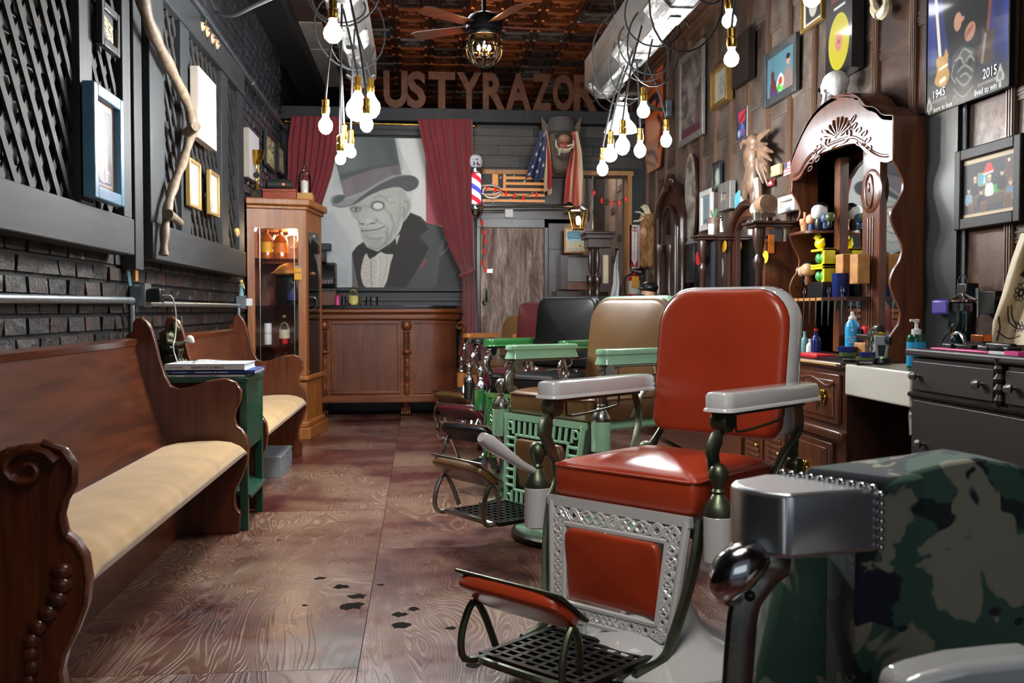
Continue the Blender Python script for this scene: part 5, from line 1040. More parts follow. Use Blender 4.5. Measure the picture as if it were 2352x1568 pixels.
# slat flag sign with string of red bulbs
g = lambda px, py, d=.05: onY(px, py, YB - d)
R = thing('slat_flag', 'flag made of pale wooden slats over the back door, mostly dark between', 'flag sign', g(1180, 468)); a, c = g(1104, 400, .02), g(1251, 468, .02)
part('backing', B().b2((a.x, YB - .03, c.z), (c.x, YB - .017, a.z)), 'black_paint', R)
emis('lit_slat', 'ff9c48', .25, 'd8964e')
for i, py in enumerate((408, 421, 434, 447, 460)):
    u = g(1160 if i < 2 else 1108, py); part('slat', B().b2((u.x, YB - .05, u.z - .014), (c.x, YB - .03, u.z + .014)), 'lit_slat', R)
part('upright', B().b2((g(1156, 400).x, YB - .052, g(0, 422).z), (g(1162, 400).x, YB - .03, a.z)), 'lit_slat', R); part('block', B().b2((g(1131, 400).x, YB - .05, g(0, 415).z), (g(1144, 400).x, YB - .03, a.z)), 'lit_slat', R); b = B()
for i in range(26): u = g(1106 + rnd.random() * 140, 402 + rnd.random() * 64, .06); b.box(u, (.03, .006, .008), ry=-.8)
part('fleck', b, 'paper', R, kind='stuff')
solo('chain_ring', B().tube([g(1130, 440, .08) + Vector((.1 * cos(a), 0, .07 * sin(a))) for a in np.linspace(0, 2 * pi, 20)[:-1]], .012, 6, closed=True).tube([g(1122, 436, .09) + Vector((.13 * cos(a), 0, .05 * sin(a))) for a in np.linspace(0, 2 * pi, 20)[:-1]], .01, 6, closed=True), 'nickel', 'metal rings hanging in front of the slat flag next to the barber pole', 'rings')
emis('red_bulb', 'ff2a1a', .6, 'b01810')
def bulbs(label, pts, n, d=.08, Y=None):
    P = cr([onY(x, y, Y) if Y else g(x, y, d) for x, y in pts], 6); R = thing('string_lights', label, 'string lights', P[0]); part('wire', B().tube(P, .004, 5), 'black_rubber', R)
    for i in range(n): q = P[int((i + .5) / n * (len(P) - 1))]; part('bulb', B().lathe([(.004, .03), (.011, .015), (.012, -.01), (.003, -.03)], q + Vector((.01, -.01, -.02)), 8), 'red_bulb', R)
bulbs('string of red bulbs across the slat flag', [(1112, 425), (1140, 432), (1160, 440), (1200, 450), (1240, 440)], 7); bulbs('string of red bulbs hanging down the left side of the back door', [(1104, 500), (1110, 530), (1112, 560), (1108, 600), (1116, 620)], 6)
bulbs('string of red bulbs in the doorway to the far room', [(1360, 436), (1385, 460), (1420, 462), (1440, 450)], 5, Y=YB - .03)
# conduits over the door, white box
for py, r in ((473, .018), (482, .012), (487, .01)): solo('conduit', B().tube([g(1108, py, .03), g(1320 if py == 473 else 1175 if py > 485 else 1330, py, .03)], r, 8), 'nickel', {473: 'thicker metal conduit running over the back door', 482: 'thin metal conduit under the thick one over the back door', 487: 'short thin conduit ending at the white box'}[py], 'pipe')
q = g(1169, 490, .03); solo('switch_box', B().box(q, (.09, .05, .09)), 'white_plastic', 'small square white box on the conduits over the back door', 'box', bev=.005)
for px in (1348, 1362): solo('conduit', B().tube([g(px, 405, .02), g(px, 525, .02)], .012, 8), 'nickel', {1348: 'vertical conduit left of the two beside the doorway', 1362: 'vertical conduit right of the two beside the doorway'}[px], 'pipe')
# boar head
t = NT('boar_fur'); v = t.coords((9, 9, 60)); n1 = t.noise(v, 3, 6, .7); t.p(col=t.ramp(n1, [(.3, hexc('38302a')), (.55, hexc('7c6e60')), (.75, hexc('a89a84'))]), rough=.8); t.bump(n1, .8, .012); MATS['boar_fur'] = t.m
C = g(1290, 330, .3); R = thing('boar_head', 'mounted boar head wearing a grey cap, cigarettes in its jaws, on the back wall', 'trophy head', C - Vector((0, 0, .35))); o = lambda x, y, z: (C.x + x, C.y + y, C.z + z)
part('mount_board', B().b2(o(-.22, .27, -.33), o(.2, .3, .3)), 'dark_wood', R, bev=.02); b = B().sph(o(0, .1, 0), (.17, .2, .21), 16).sph(o(0, .1, -.17), (.13, .17, .15), 14).sph(o(0, -.05, -.03), (.1, .16, .11), 14).sph(o(0, -.06, -.13), (.08, .12, .05), 12)
part('head', b, 'boar_fur', R, remesh=.016)
plain('snout', 'a07458', .5, 0, .15); plain('gum', 'a04a40', .4); plain('tusk', 'd8ccac', .4)
part('snout', B().sph(o(0, -.2, .02), (.062, .045, .05), 12), 'snout', R); part('mouth', B().sph(o(0, -.19, -.055), (.065, .03, .035), 12), 'gum', R); part('lower_jaw', B().sph(o(0, -.17, -.1), (.07, .05, .03), 12), 'tusk', R)
for s in (-1, 1): part('tusk', B().tube(cr([o(s * .05, -.19, -.09), o(s * .09, -.22, -.06), o(s * .09, -.22, .0)], 4), [.014 - .001 * i for i in range(9)], 6), 'tusk', R); part('ear', B().prism([o(s * .09, .0, .12), o(s * .22, .02, .3), o(s * .2, .02, .1)], (0, .03, 0)), 'boar_fur', R, bev=.01); part('eye', B().sph(o(s * .075, -.1, .06), .012, 8), 'black_plastic', R)
plain('grey_felt', '56514f', .8, 0, .1); part('cap', B().lathe([(.15, .12), (.16, .135), (.15, .22), (.13, .28), (.02, .31)], o(0, .06, 0), 20).add([o(-.14, -.08, .12), o(.14, -.08, .12), o(.11, -.17, .1), o(-.11, -.17, .1)], [(0, 1, 2, 3)]), 'grey_felt', R)
part('cigarette', B().tube([o(-.03, -.22, -.08), o(-.07, -.3, -.16)], .009, 6).tube([o(.03, -.22, -.06), o(.09, -.28, -.05)], .009, 6), 'paper', R)
# flag draped over the boar
def flagpiece(name, rows, cv, R):
    K = [(onY(a, y, YB - .34), onY(c, y, YB - .34)) for y, a, c in rows]
    def P(u, v):
        k = min(int(v * (len(K) - 1)), len(K) - 2); t_ = v * (len(K) - 1) - k; a = K[k][0].lerp(K[k + 1][0], t_); c = K[k][1].lerp(K[k + 1][1], t_); p = a.lerp(c, u); return (p.x, p.y + .03 * sin(u * 11 + v * 2) * v, p.z + .02 * sin(u * 7) * v)
    painted(name, cv, P, 'art_matte', R, ang=80)
R = thing('flag', 'faded stars and stripes flag draped over the boar head, ends hanging on both sides', 'flag', g(1280, 465, .34))
cv = Canvas(50, 90, 0, 0, 50, 90, '2a3354')
def star(cx, cy, r): cv.poly([(cx + (r if i % 2 == 0 else r * .4) * sin(i * pi / 5), cy - (r if i % 2 == 0 else r * .4) * cos(i * pi / 5)) for i in range(10)], 'd8d4cc')
for cx, cy in ((30, 8), (22, 24), (38, 30), (14, 42), (30, 48), (44, 60), (12, 66), (28, 70), (8, 82)): star(cx, cy, 5)
flagpiece('blue_field', [(298, 1243, 1257), (340, 1228, 1255), (380, 1216, 1252), (412, 1206, 1249)], cv, R); cv = Canvas(24, 80, 0, 0, 24, 80, 'd8c09c'); cv.poly([(9, 0), (18, 0), (24, 60), (24, 80), (10, 80)], 'b03a34'); cv.rect(0, 74, 24, 80, 'd0b898')
flagpiece('left_fold', [(298, 1252, 1257), (340, 1252, 1262), (390, 1250, 1268), (443, 1250, 1269)], cv, R); cv = Canvas(40, 90, 0, 0, 40, 90, 'd9bd94'); cv.poly([(0, 0), (12, 0), (10, 90), (0, 90)], 'a8352f'); cv.poly([(14, 0), (24, 0), (30, 90), (16, 90)], 'b5443c', .9, 3); cv.poly([(34, 0), (38, 0), (40, 60), (36, 70)], 'e4cfa8')
flagpiece('right_fold', [(302, 1312, 1327), (350, 1310, 1336), (410, 1300, 1340), (468, 1296, 1341)], cv, R)
# lantern, game board sign, cabinet, clock tower case
emis('lantern_glow', 'ffcf90', 9); q = g(1328, 502, .3); R = thing('lantern', 'lit carriage lantern on top of the framed sign', 'lantern', q - Vector((0, 0, .12))); o = lambda x, y, z: (q.x + x, q.y + y, q.z + z)
part('roof', B().lathe([(.13, .07), (.125, .085), (.05, .13), (.02, .15), (.02, .17), (.0, .18)], q, 8), 'nickel', R); b = B()
for k in range(6): a = k * pi / 3; b.tube([(q.x + .1 * cos(a), q.y + .1 * sin(a), q.z + .07), (q.x + .06 * cos(a), q.y + .06 * sin(a), q.z - .12)], .006, 5)
part('cage_bar', b, 'brass', R, kind='stuff'); part('flame_bulb', B().sph(o(0, 0, -.02), (.03, .03, .05), 10), 'lantern_glow', R); part('base', B().lathe([(.065, -.125), (.07, -.11)], q, 12), 'nickel', R)
cv = Canvas(50, 66, 0, 0, 50, 66, 'd6cfae'); cv.poly([(6, 8), (44, 8), (46, 22), (40, 34), (10, 34), (4, 22)], '4f93b4', smooth=3); cv.ell(25, 17, 17, 5, 'd6cfae'); cv.ell(25, 17, 15, 3.6, '4f93b4'); cv.rect(9, 28, 41, 38, '8cb7c0'); cv.ell(38, 50, 4, 4, 'd99a2c'); [cv.ell(8 + 9 * i, 5, 2, 1.5, 'c05a40') for i in range(5)]; [cv.ell(6 + 8 * i, 60, 1.5, 1.5, '5a7a8a') for i in range(5)]
a, c = g(1296, 522, .3), g(1347, 581, .3); R = thing('framed_sign', 'small framed blue and cream printed sign standing on the grey cabinet', 'sign', ((a.x + c.x) / 2, YB - .3, c.z))
part('frame', B().b2((a.x, YB - .3, c.z), (c.x, YB - .27, a.z)), 'light_wood', R, bev=.004); painted('print', cv, quad((a.x + .02, YB - .302, a.z - .02), (c.x - a.x - .04, 0, 0), (0, 0, c.z - a.z + .04)), 'art_matte', R, sm=False)
text('lettering', 'CASINO', ((a.x + c.x) / 2, YB - .304, c.z + .12), (1, 0, 0), (0, 0, 1), .04, 'ink_white', R, align='CENTER', width=.14)
plain('grey_laminate', '74726f', .5, 0, .15); a, c = g(1285, 586, .3), g(1352, 655, .3)
R = thing('wall_cupboard', 'grey-fronted cupboard with dark sides below the framed sign', 'cupboard', ((a.x + c.x) / 2, YB - .2, c.z)); part('case', B().b2((a.x - .0, YB - .36, c.z - .05), (c.x, YB - .01, a.z)), 'dark_wood', R, bev=.004); part('front', B().b2((a.x + .08, YB - .372, c.z + .04), (c.x - .0, YB - .36, a.z - .03)), 'grey_laminate', R); part('drawer', B().b2((a.x + .08, YB - .372, c.z - .05), (c.x - .0, YB - .36, c.z + .03)), 'bar_panel', R)
a = g(1318, 655, .3); solo('sideboard', B().b2((1.45, YB - .42, 0), (1.76, YB - .01, a.z - .06)), 'dark_wood', 'dark sideboard under the grey cupboard by the back door', 'cabinet', bev=.006)
# tall-case clock body on turned columns, on a low table right by the doorway
Yc = 9.6; h = lambda px, py: onY(px, py, Yc); a, c = h(1343, 505), h(1415, 690)
R = thing('mantel_clock_case', 'dark carved clock hood on turned columns beside the doorway', 'clock', ((a.x + c.x) / 2, Yc + .1, h(0, 678).z)); z = lambda py: h(1380, py).z
part('hood', B().b2((h(1352, 0).x, Yc, z(568)), (h(1406, 0).x, Yc + .25, z(548))), 'dark_wood', R, bev=.004); part('cornice', B().b2((h(1346, 0).x, Yc - .03, z(548)), (h(1411, 0).x, Yc + .28, z(538))).b2((h(1343, 0).x, Yc - .05, z(538)), (h(1414, 0).x, Yc + .3, z(532))), 'dark_wood', R, bev=.006); part('crest', B().prism([(h(1345, 0).x, Yc, z(532)), (h(1354, 0).x, Yc, z(505)), (h(1362, 0).x, Yc, z(532))], (0, .03, 0)), 'dark_wood', R)
for px in (1357, 1374, 1400):
    x = h(px, 600).x; zz_ = lambda py: z(py); part('column', B().lathe([(.025, z(680)), (.03, z(672)), (.018, z(664)), (.036, z(650)), (.04, z(636)), (.026, z(630)), (.014, z(626)), (.02, z(610)), (.022, z(590)), (.012, z(574)), (.028, z(568))], (x, Yc + (.22 if px == 1400 else .04), 0), 14), 'dark_wood', R)
part('back_panel', B().b2((h(1385, 0).x, Yc + .05, z(670)), (h(1408, 0).x, Yc + .25, z(568))), 'dark_wood', R); plain('yellow_dial', 'b8a888', .4); part('dial_door', B().b2((h(1389, 0).x, Yc + .04, z(650)), (h(1401, 0).x, Yc + .05, z(585))), 'yellow_dial', R); part('base', B().b2((h(1350, 0).x, Yc - .02, z(690)), (h(1412, 0).x, Yc + .28, z(680))), 'dark_wood', R)
solo('low_table', B().b2((h(1340, 0).x, Yc - .1, z(694)), (h(1440, 0).x, Yc + .35, z(690) - .002)).b2((h(1345, 0).x, Yc, 0), (h(1435, 0).x, Yc + .3, z(694))), 'dark_wood', 'dark low cabinet under the clock hood, behind the barber chairs', 'cabinet')
R = thing('framed_mirror', 'tall pale mirror hanging inside the doorway on the far side', 'mirror', onY(1377, 520, 14.1)); a, c = onY(1362, 392, 14.15), onY(1385, 500, 14.15)
plain('pale_glow', 'd8c8a8', .3); part('frame', B().b2((a.x, 14.15, c.z), (c.x, 14.19, a.z)), 'black_timber', R, bev=.005); part('face', B().b2((a.x + .03, 14.14, c.z + .04), (c.x - .03, 14.15, a.z - .04)), 'pale_glow', R)
b = B().tube([onY(1418, 570, YB - .3), onY(1404, 690, YB - .3)], [.02, .05], 6); K = [(575, 1418, 1421), (610, 1410, 1421), (640, 1408, 1416), (690, 1400, 1420)]
solo('hanging_towel', B().grid(lambda u, v: tuple(onY(K[min(int(v * 3), 2)][1] * (1 - (v * 3 - min(int(v * 3), 2))) + K[min(int(v * 3), 2) + 1][1] * (v * 3 - min(int(v * 3), 2)) + u * (4 + 16 * v), 575 + 115 * v, YB - .08 + .02 * sin(u * 9 + v))), 10, 18), 'white_paint', 'white cloth hanging at the right of the doorway', 'towel', ang=80)
p = onY(1419, 574, YB - .02); solo('coat_stand', B().lathe([(.14, 0), (.13, .02), (.02, .05), (.016, .08), (.016, p.z), (.025, p.z + .015)], (p.x - .01, YB - .02, 0), 12), 'dark_wood', 'thin dark stand holding the white cloth at the right of the doorway', 'coat stand')
# fire extinguisher sign and extinguisher
a, c = g(1446, 516, .03), g(1469, 617, .03); R = thing('fire_extinguisher_sign', 'tall white and red FIRE EXTINGUISHER sign right of the doorway', 'sign', ((a.x + c.x) / 2, YB - .03, c.z)); plain('sign_red', 'b01e24', .4)
part('plate', B().b2((a.x, YB - .03, c.z), (c.x, YB - .024, a.z)), 'white_paint', R, bev=.004); w_ = c.x - a.x; hh = a.z - c.z; xm = (a.x + c.x) / 2; q = lambda x, z: (xm + x * w_, YB - .0305, c.z + z * hh)
text('lettering', 'FIRE', q(0, .835), (1, 0, 0), (0, 0, 1), .045, 'sign_red', R, align='CENTER', width=w_ * .72, bold=.03)
for i, ch in enumerate('EXTINGUISHER'): text('letter', ch, q(0, .765 - i * .05), (1, 0, 0), (0, 0, 1), .026, 'sign_red', R, align='CENTER', bold=.02)
b = B(); 
for s in (-1, 1): b.prism([q(s * .27, .82), q(s * .36, .82), q(s * .36, .12), q(s * .27, .12)], (0, -.001, 0))
b.prism([q(-.36, .18), q(-.2, .18), q(0, .06), q(.2, .18), q(.36, .18), q(.36, .04), q(-.36, .04)], (0, -.001, 0)); b.prism([q(-.36, .95), q(.36, .95), q(.1, .92), q(0, .9), q(-.1, .92)], (0, -.001, 0)); part('red_border', b, 'sign_red', R, sm=False)
e = g(1457, 672, .12); zz = lambda py: g(1457, py, .12).z; R = thing('fire_extinguisher', 'red fire extinguisher with a yellow tag under its sign', 'fire extinguisher', (e.x, e.y, zz(720))); part('cylinder', B().lathe([(.06, zz(720)), (.065, zz(716)), (.065, zz(640)), (.05, zz(634)), (.02, zz(630)), (.02, zz(626))], (e.x, e.y, 0), 20), 'sign_red', R)
part('label', B().lathe([(.066, zz(675)), (.066, zz(645))], (e.x, e.y, 0), 20), 'paper', R); part('handle', B().box((e.x + .01, e.y, zz(622)), (.12, .025, .02), ry=.2).box((e.x + .01, e.y, zz(616)), (.11, .025, .012), ry=-.25), 'nickel', R); part('hose', B().tube(cr([(e.x - .02, e.y, zz(628)), (e.x - .09, e.y, zz(634)), (e.x - .11, e.y, zz(655)), (e.x - .09, e.y, zz(690))], 4), .012, 8), 'black_rubber', R); part('tag', B().box((e.x - .005, e.y - .07, zz(648)), (.075, .003, .125), ry=.05), 'yellow_label', R)
text('tag_letters', 'FIRE', (e.x - .03, e.y - .073, zz(648)), (1, 0, 0), (0, 0, 1), .03, 'ink_black', R) if 0 else None
plain('extinguisher_mark', 'd8d8d8', .5)
# letters on the beam
t = NT('rusty_letter'); v = t.coords((1, 1, 1)); n1 = t.noise(v, 9, 6, .7); t.p(col=t.ramp(n1, [(.3, hexc('3c2417')), (.5, hexc('5a3622')), (.7, hexc('764a2e'))]), rough=.55, metal=.4); t.bump(n1, .4, .004); MATS['rusty_letter'] = t.m
yl = YB - .08; base = 3.264
for ch, x0, x1, lb in (('R', 808, 872, 'first rusty letter R, half lost in the lamp glare'), ('U', 880, 937, 'rusty metal letter U on the beam'), ('S', 934, 979, 'rusty metal letter S on the beam'), ('T', 983, 1046, 'rusty metal letter T on the beam, a small sticker on its stem'), ('Y', 1048, 1106, 'rusty metal letter Y on the beam'), ('R', 1108, 1160, 'rusty metal letter R between the Y and the A'), ('A', 1160, 1220, 'rusty metal letter A on the beam'), ('Z', 1221, 1267, 'rusty metal letter Z on the beam'), ('O', 1268, 1318, 'rusty metal letter O on the beam'), ('R', 1316, 1372, 'last rusty letter R, partly behind the right hanging beam')):
    a = onY(x0, 210, yl).x; c = onY(x1, 210, yl).x
    o = text('sign_letter', ch, (0, yl, base), (1, 0, 0), (0, 0, 1), .56, 'rusty_letter', None, ext=.03, bold=.035, width=(c - a) * .97, org=None)
    mn = min(v_.co.x for v_ in o.data.vertices); o.location.x = a + (c - a) / 2; mz = min(v_.co.z for v_ in o.data.vertices); o.location.z = base; o['label'] = lb; o['category'] = 'letter'; o['group'] = 'RUSTY RAZOR letters on the beam'
    for v_ in o.data.vertices: v_.co.z = (v_.co.z - mz)
    hgt = max(v_.co.z for v_ in o.data.vertices)
    for v_ in o.data.vertices: v_.co.z *= .395 / hgt
# ================================================================ RIGHT WALL
def rframe(label, px0, px1, yt, yb, cv, fmat, fw=.03, x=XR - .02, th=.03, glaze=False, name='picture_frame', cat='picture', P=None):
    A = onX(px0, yt, x - th); Bz = onX(px0, yb, x - th).z; y1 = A.y; y0 = onX(px1, 700, x - th).y; z1, z0 = A.z, Bz   # y1 far, y0 near
    R = thing(name, label, cat, (x, (y0 + y1) / 2, z0)); f = fw
    if fw:
        b = B().b2((x - th, y0, z0), (x, y0 + fw, z1)).b2((x - th, y1 - fw, z0), (x, y1, z1)).b2((x - th, y0 + fw, z1 - fw), (x, y1 - fw, z1)).b2((x - th, y0 + fw, z0), (x, y1 - fw, z0 + fw)); part('frame', b, fmat, R, bev=.006, seg=3)
    else: part('backing', B().b2((x - th + .001, y0, z0), (x, y1, z1)), fmat, R)
    xx = x - (th if not fw else th * .4)
    if cv: painted('print', cv, lambda u, v: (xx, y1 - f - (y1 - y0 - 2 * f) * u, z1 - f - (z1 - z0 - 2 * f) * v), 'art_glazed' if glaze else 'art_matte', R, sm=False)
    R['_g'] = 0; del R['_g']; return R, y0, y1, z0, z1, xx
plain('frame_silver', '8c8884', .4, .4, .25, 40, .4); plain('frame_gilt', '94733c', .35, .6, .2, 20, .2); plain('pewter', '5a5c5c', .3, .6, .3, 12); plain('frame_dark', '1c130e', .55, 0, .2, spec=.3)
def smudge(w, h, bg, cols, n, seed):
    q = random.Random(seed); cv = Canvas(w, h, 0, 0, w, h, bg)
    for i in range(n): cv.ell(q.random() * w, q.random() * h, 1.5 + q.random() * w * .12, 2 + q.random() * h * .1, q.choice(cols), .7, 3, q.random() * 3)
    return cv
cv = smudge(60, 90, '4a403e', ['8a8078', '5e5654', '9a9088', '6a4a44', '3a3634'], 60, 3); cv.poly([(14, 20), (30, 8), (44, 22), (40, 70), (20, 74)], '8a827c', .6, 12); cv.rect(0, 80, 60, 90, '5a2c38')
rframe('large ornate silver-grey frame with a dark crowded print, left of the gilt frame', 1558, 1610, 139, 341, cv, 'frame_silver', .06)
cv = Canvas(40, 50, 0, 0, 40, 50, 'a8aa9c'); cv.line([(18, 12), (14, 24), (20, 36), (26, 30), (22, 18), (26, 12)], 2, '5c6266', .8, 2); cv.line([(16, 24), (28, 22)], 1.5, '6c7276')
rframe('gilt frame with a pencil drawing on grey-green paper', 1630, 1664, 165, 254, cv, 'frame_gilt', .03, th=.06, glaze=True)
rframe('shallow dark box frame just right of the gilt frame', 1681, 1715, 96, 205, None, 'frame_dark', .0, th=.05, name='box_frame')
cv = Canvas(90, 60, 0, 0, 90, 60, '4f7480'); cv.poly([(10, 60), (12, 38), (20, 32), (28, 40), (34, 60)], '5a3038', smooth=3); cv.ell(18, 28, 6, 7, '4a3228'); cv.poly([(55, 60), (56, 34), (66, 26), (78, 32), (84, 60)], '7c6a66', smooth=3); cv.ell(68, 18, 5, 7, 'b88a72'); cv.ell(68, 13, 6, 4, '1c1816'); cv.poly([(30, 46), (44, 30), (56, 44), (44, 58)], 'd6d3c6', smooth=2); cv.ell(44, 42, 7, 6, 'a83a38'); cv.ell(38, 50, 6, 6, '4c9a40'); cv.ell(48, 54, 5, 4, '5aa848'); cv.ell(52, 42, 4, 4, 'd8a08a'); cv.poly([(14, 60), (24, 48), (30, 60)], '3a3c7a')
rframe('painting of two figures at a card table on teal ground, pewter frame', 1752, 1822, 128, 250, cv, 'pewter', .05, glaze=True)
cv = Canvas(30, 40, 0, 0, 30, 40, 'cfc8b8'); cv.rect(3, 3, 27, 37, '2c2a28'); cv.ell(15, 22, 7, 12, 'a8a49c')
rframe('small gold-edged photo frame at the top, half out of the picture', 1838, 1880, -40, 78, cv, 'frame_gilt', .02)
cv = Canvas(60, 90, 0, 0, 60, 90, '151515'); cv.ell(30, 60, 23, 25, 'a89c20'); cv.ell(30, 60, 7, 8, 'a0605a'); cv.ell(30, 60, 1.5, 1.5, '301816'); cv.rect(16, 6, 44, 26, '5a2a26'); cv.rect(20, 30, 40, 32, 'c8c8c8')
cv = Canvas(70, 130, 0, 0, 70, 130, '161616'); cv.ell(36, 92, 27.5, 33, 'a89c20'); cv.ell(36, 92, 25, 30, 'a29620'); cv.ell(36, 92, 9, 11, 'a8655c'); cv.ell(36, 92, 1.8, 2.2, '2c1614'); cv.rect(14, 8, 56, 44, '5c2c28'); cv.ell(35, 26, 14, 12, '7c3a30', .8, 6); cv.rect(22, 50, 52, 53, 'c4c4c4')
rframe('black box frame with a yellow gold record, above the skull', 1898, 1950, -62, 186, cv, 'frame_black', .0, th=.07, glaze=True, name='framed_record', cat='record')
b = B(); j = lambda x, y: onX(x, y, XR - .06)
for s in ((2004, -8, 2012, 24, 2020, 34), (2036, -8, 2036, 20, 2024, 34)): b.tube(cr([j(s[0], s[1]), j(s[2], s[3]), j(s[4], s[5])], 5), [.02] * 4 + [.03] * 7, 8)
solo('jaw_bone', b, 'tusk', 'pale animal jaw bone hanging high on the rusty wall', 'bone')
cv = Canvas(40, 60, 0, 0, 40, 60, '2a3050'); cv.poly([(6, 4), (36, 2), (34, 26), (8, 30)], 'b02c38'); cv.line([(4, 30), (36, 8)], 3, '202020'); cv.ell(22, 42, 8, 14, '4a6098'); cv.ell(10, 48, 5, 8, 'a8a8b0'); cv.ell(30, 50, 5, 7, '7a3a50')
rframe('small comic-coloured card in a clear sleeve, red and blue', 1692, 1712, 258, 324, cv, 'paper', 0, th=.006, name='card', cat='card')
cv = smudge(24, 40, '3c342e', ['8fae9a', 'd0d4c8'], 4, 5); cv.ell(12, 22, 7, 14, 'b4c6b4', .9, 3)
rframe('narrow dark frame with a pale green figure', 1634, 1650, 376, 440, cv, 'frame_black', .012)
cv = Canvas(30, 50, 0, 0, 30, 50, '9aa8ae'); cv.rect(3, 3, 27, 47, '76909a'); cv.ell(18, 30, 4, 14, 'a88a92', .8, 3); cv.rect(4, 40, 26, 47, '5c6c74')
rframe('white picture frame with a grey-blue print', 1606, 1631, 442, 532, cv, 'frame_white', .05)
cv = Canvas(30, 30, 0, 0, 30, 30, 'b0a89c'); cv.rect(4, 4, 26, 26, '8a4a30'); cv.ell(15, 15, 6, 8, 'c08a58', .9, 3)
rframe('wide silver-grey frame with a little orange picture', 1649, 1674, 424, 487, cv, 'frame_silver', .085, th=.05)
cv = Canvas(40, 24, 0, 0, 40, 24, 'c9c5ba'); cv.ell(30, 12, 2.5, 5, '7a2c40'); cv.rect(4, 20, 30, 22, 'a8a49a')
rframe('small cream box frame beside the vanity hutch, purple dot in it', 1786, 1821, 455, 492, cv, 'frame_white', .03, th=.05)
cv = Canvas(20, 20, 0, 0, 20, 20, '8c2c34'); cv.ell(10, 10, 5, 5, 'c8a8a0'); rframe('little dark red matchbook pinned to the wall', 1759, 1775, 417, 431, cv, 'ink_red', 0, th=.006, name='matchbook', cat='matchbook')
plain('cream_yellow', 'd2bc7c', .5); a = onX(1784, 391, XR - .03); solo('yellow_plate', B().box(a, (.03, .16, .075)), 'cream_yellow', 'pale yellow plate on the wall right of the eagle carving', 'plate', bev=.006)
cv = Canvas(30, 20, 0, 0, 30, 20, 'd8ccc4'); [cv.rect(0, i * 5, 30, i * 5 + 2.5, 'a83a40') for i in range(4)]; cv.rect(0, 0, 12, 10, '2c3450'); cv = cv
rframe('small stars and stripes hand flag pinned by the vanity hutch', 1800, 1817, 375, 404, cv, 'paper', 0, th=.004, name='hand_flag', cat='flag')
a = onX(1692, 445, XR - .04); b = B().prism([a + Vector((0, .05, .0)), a + Vector((0, -.05, .02)), a + Vector((0, -.06, -.07)), a + Vector((0, .03, -.12)), a + Vector((0, .06, -.05))], (.012, 0, 0)); plain('sky_blue', '5fb0cc', .6)
R = thing('paper_ornament', 'folded blue and cream paper ornament above the arched mirror', 'ornament', a); part('blue_sheet', b, 'sky_blue', R); part('cream_sheet', B().prism([a + Vector((.01, -.03, -.06)), a + Vector((.01, -.12, .0)), a + Vector((.01, -.12, -.16)), a + Vector((.01, -.04, -.2))], (.012, 0, 0)), 'cream_plaster', R)
# ---- carved eagle
t = NT('carved_wood'); v = t.coords((1, 1, 1)); n1 = t.noise(v, 12, 6, .7); t.p(col=t.ramp(n1, [(.3, hexc('3c2a20')), (.6, hexc('7c604c'))]), rough=.45); MATS['carved_wood'] = t.m
E_ = onX(1730, 380, XR - .1); o = lambda y, z, x=0: (E_.x + x, E_.y - y, E_.z + z)       # y towards the camera = right in the picture
R = thing('carved_eagle', 'carved wooden eagle head with spread feathers, hung on the rusty wall', 'carving', o(0, -.3)); b = B()
b.sph(o(-.03, .06), (.06, .09, .11), 14).sph(o(-.0, .17), (.05, .07, .06), 14).tube(cr([o(-.06, .19, -.03), o(-.11, .17, -.05), o(-.12, .12, -.05)], 4), [.03 - .003 * i for i in range(9)], 8).sph(o(.0, -.1), (.05, .07, .13), 12).sph(o(.02, -.24), (.03, .04, .06), 10); part('body', b, 'carved_wood', R, remesh=.011); b = B()
for i in range(11): a = -.5 + i * .24; L = .2 + .06 * sin(i * 1.7); b.tube([o(.06 + .05 * cos(a), .1 + .05 * sin(a) - .04), o(.06 + L * .6 * cos(a - .5), .06 + L * .6 * sin(a - .5)), o(.08 + L * 1.1 * cos(a - .7), .04 + L * 1.0 * sin(a - .7), .02)], [.02, .026, .006], 6, flat=.5)
for i in range(11): a = pi + .9 - i * .2; L = .2 + .05 * cos(i * 1.9); b.tube([o(-.06, .02), o(-.08 + L * .6 * cos(a), -.02 + L * .8 * sin(a - 5.4)), o(-.1 + L * cos(a), -.06 - L * .2 - .012 * i, .03)], [.02, .024, .006], 6, flat=.5)
for i in range(6): b.tube([o(.02 + .02 * i, -.1), o(.03 + .02 * i, -.2 - .02 * i, .01), o(.05 + .012 * i, -.3 + .02 * i, .03)], [.02, .02, .006], 6, flat=.5)
part('feather', b, 'carved_wood', R, kind='stuff')
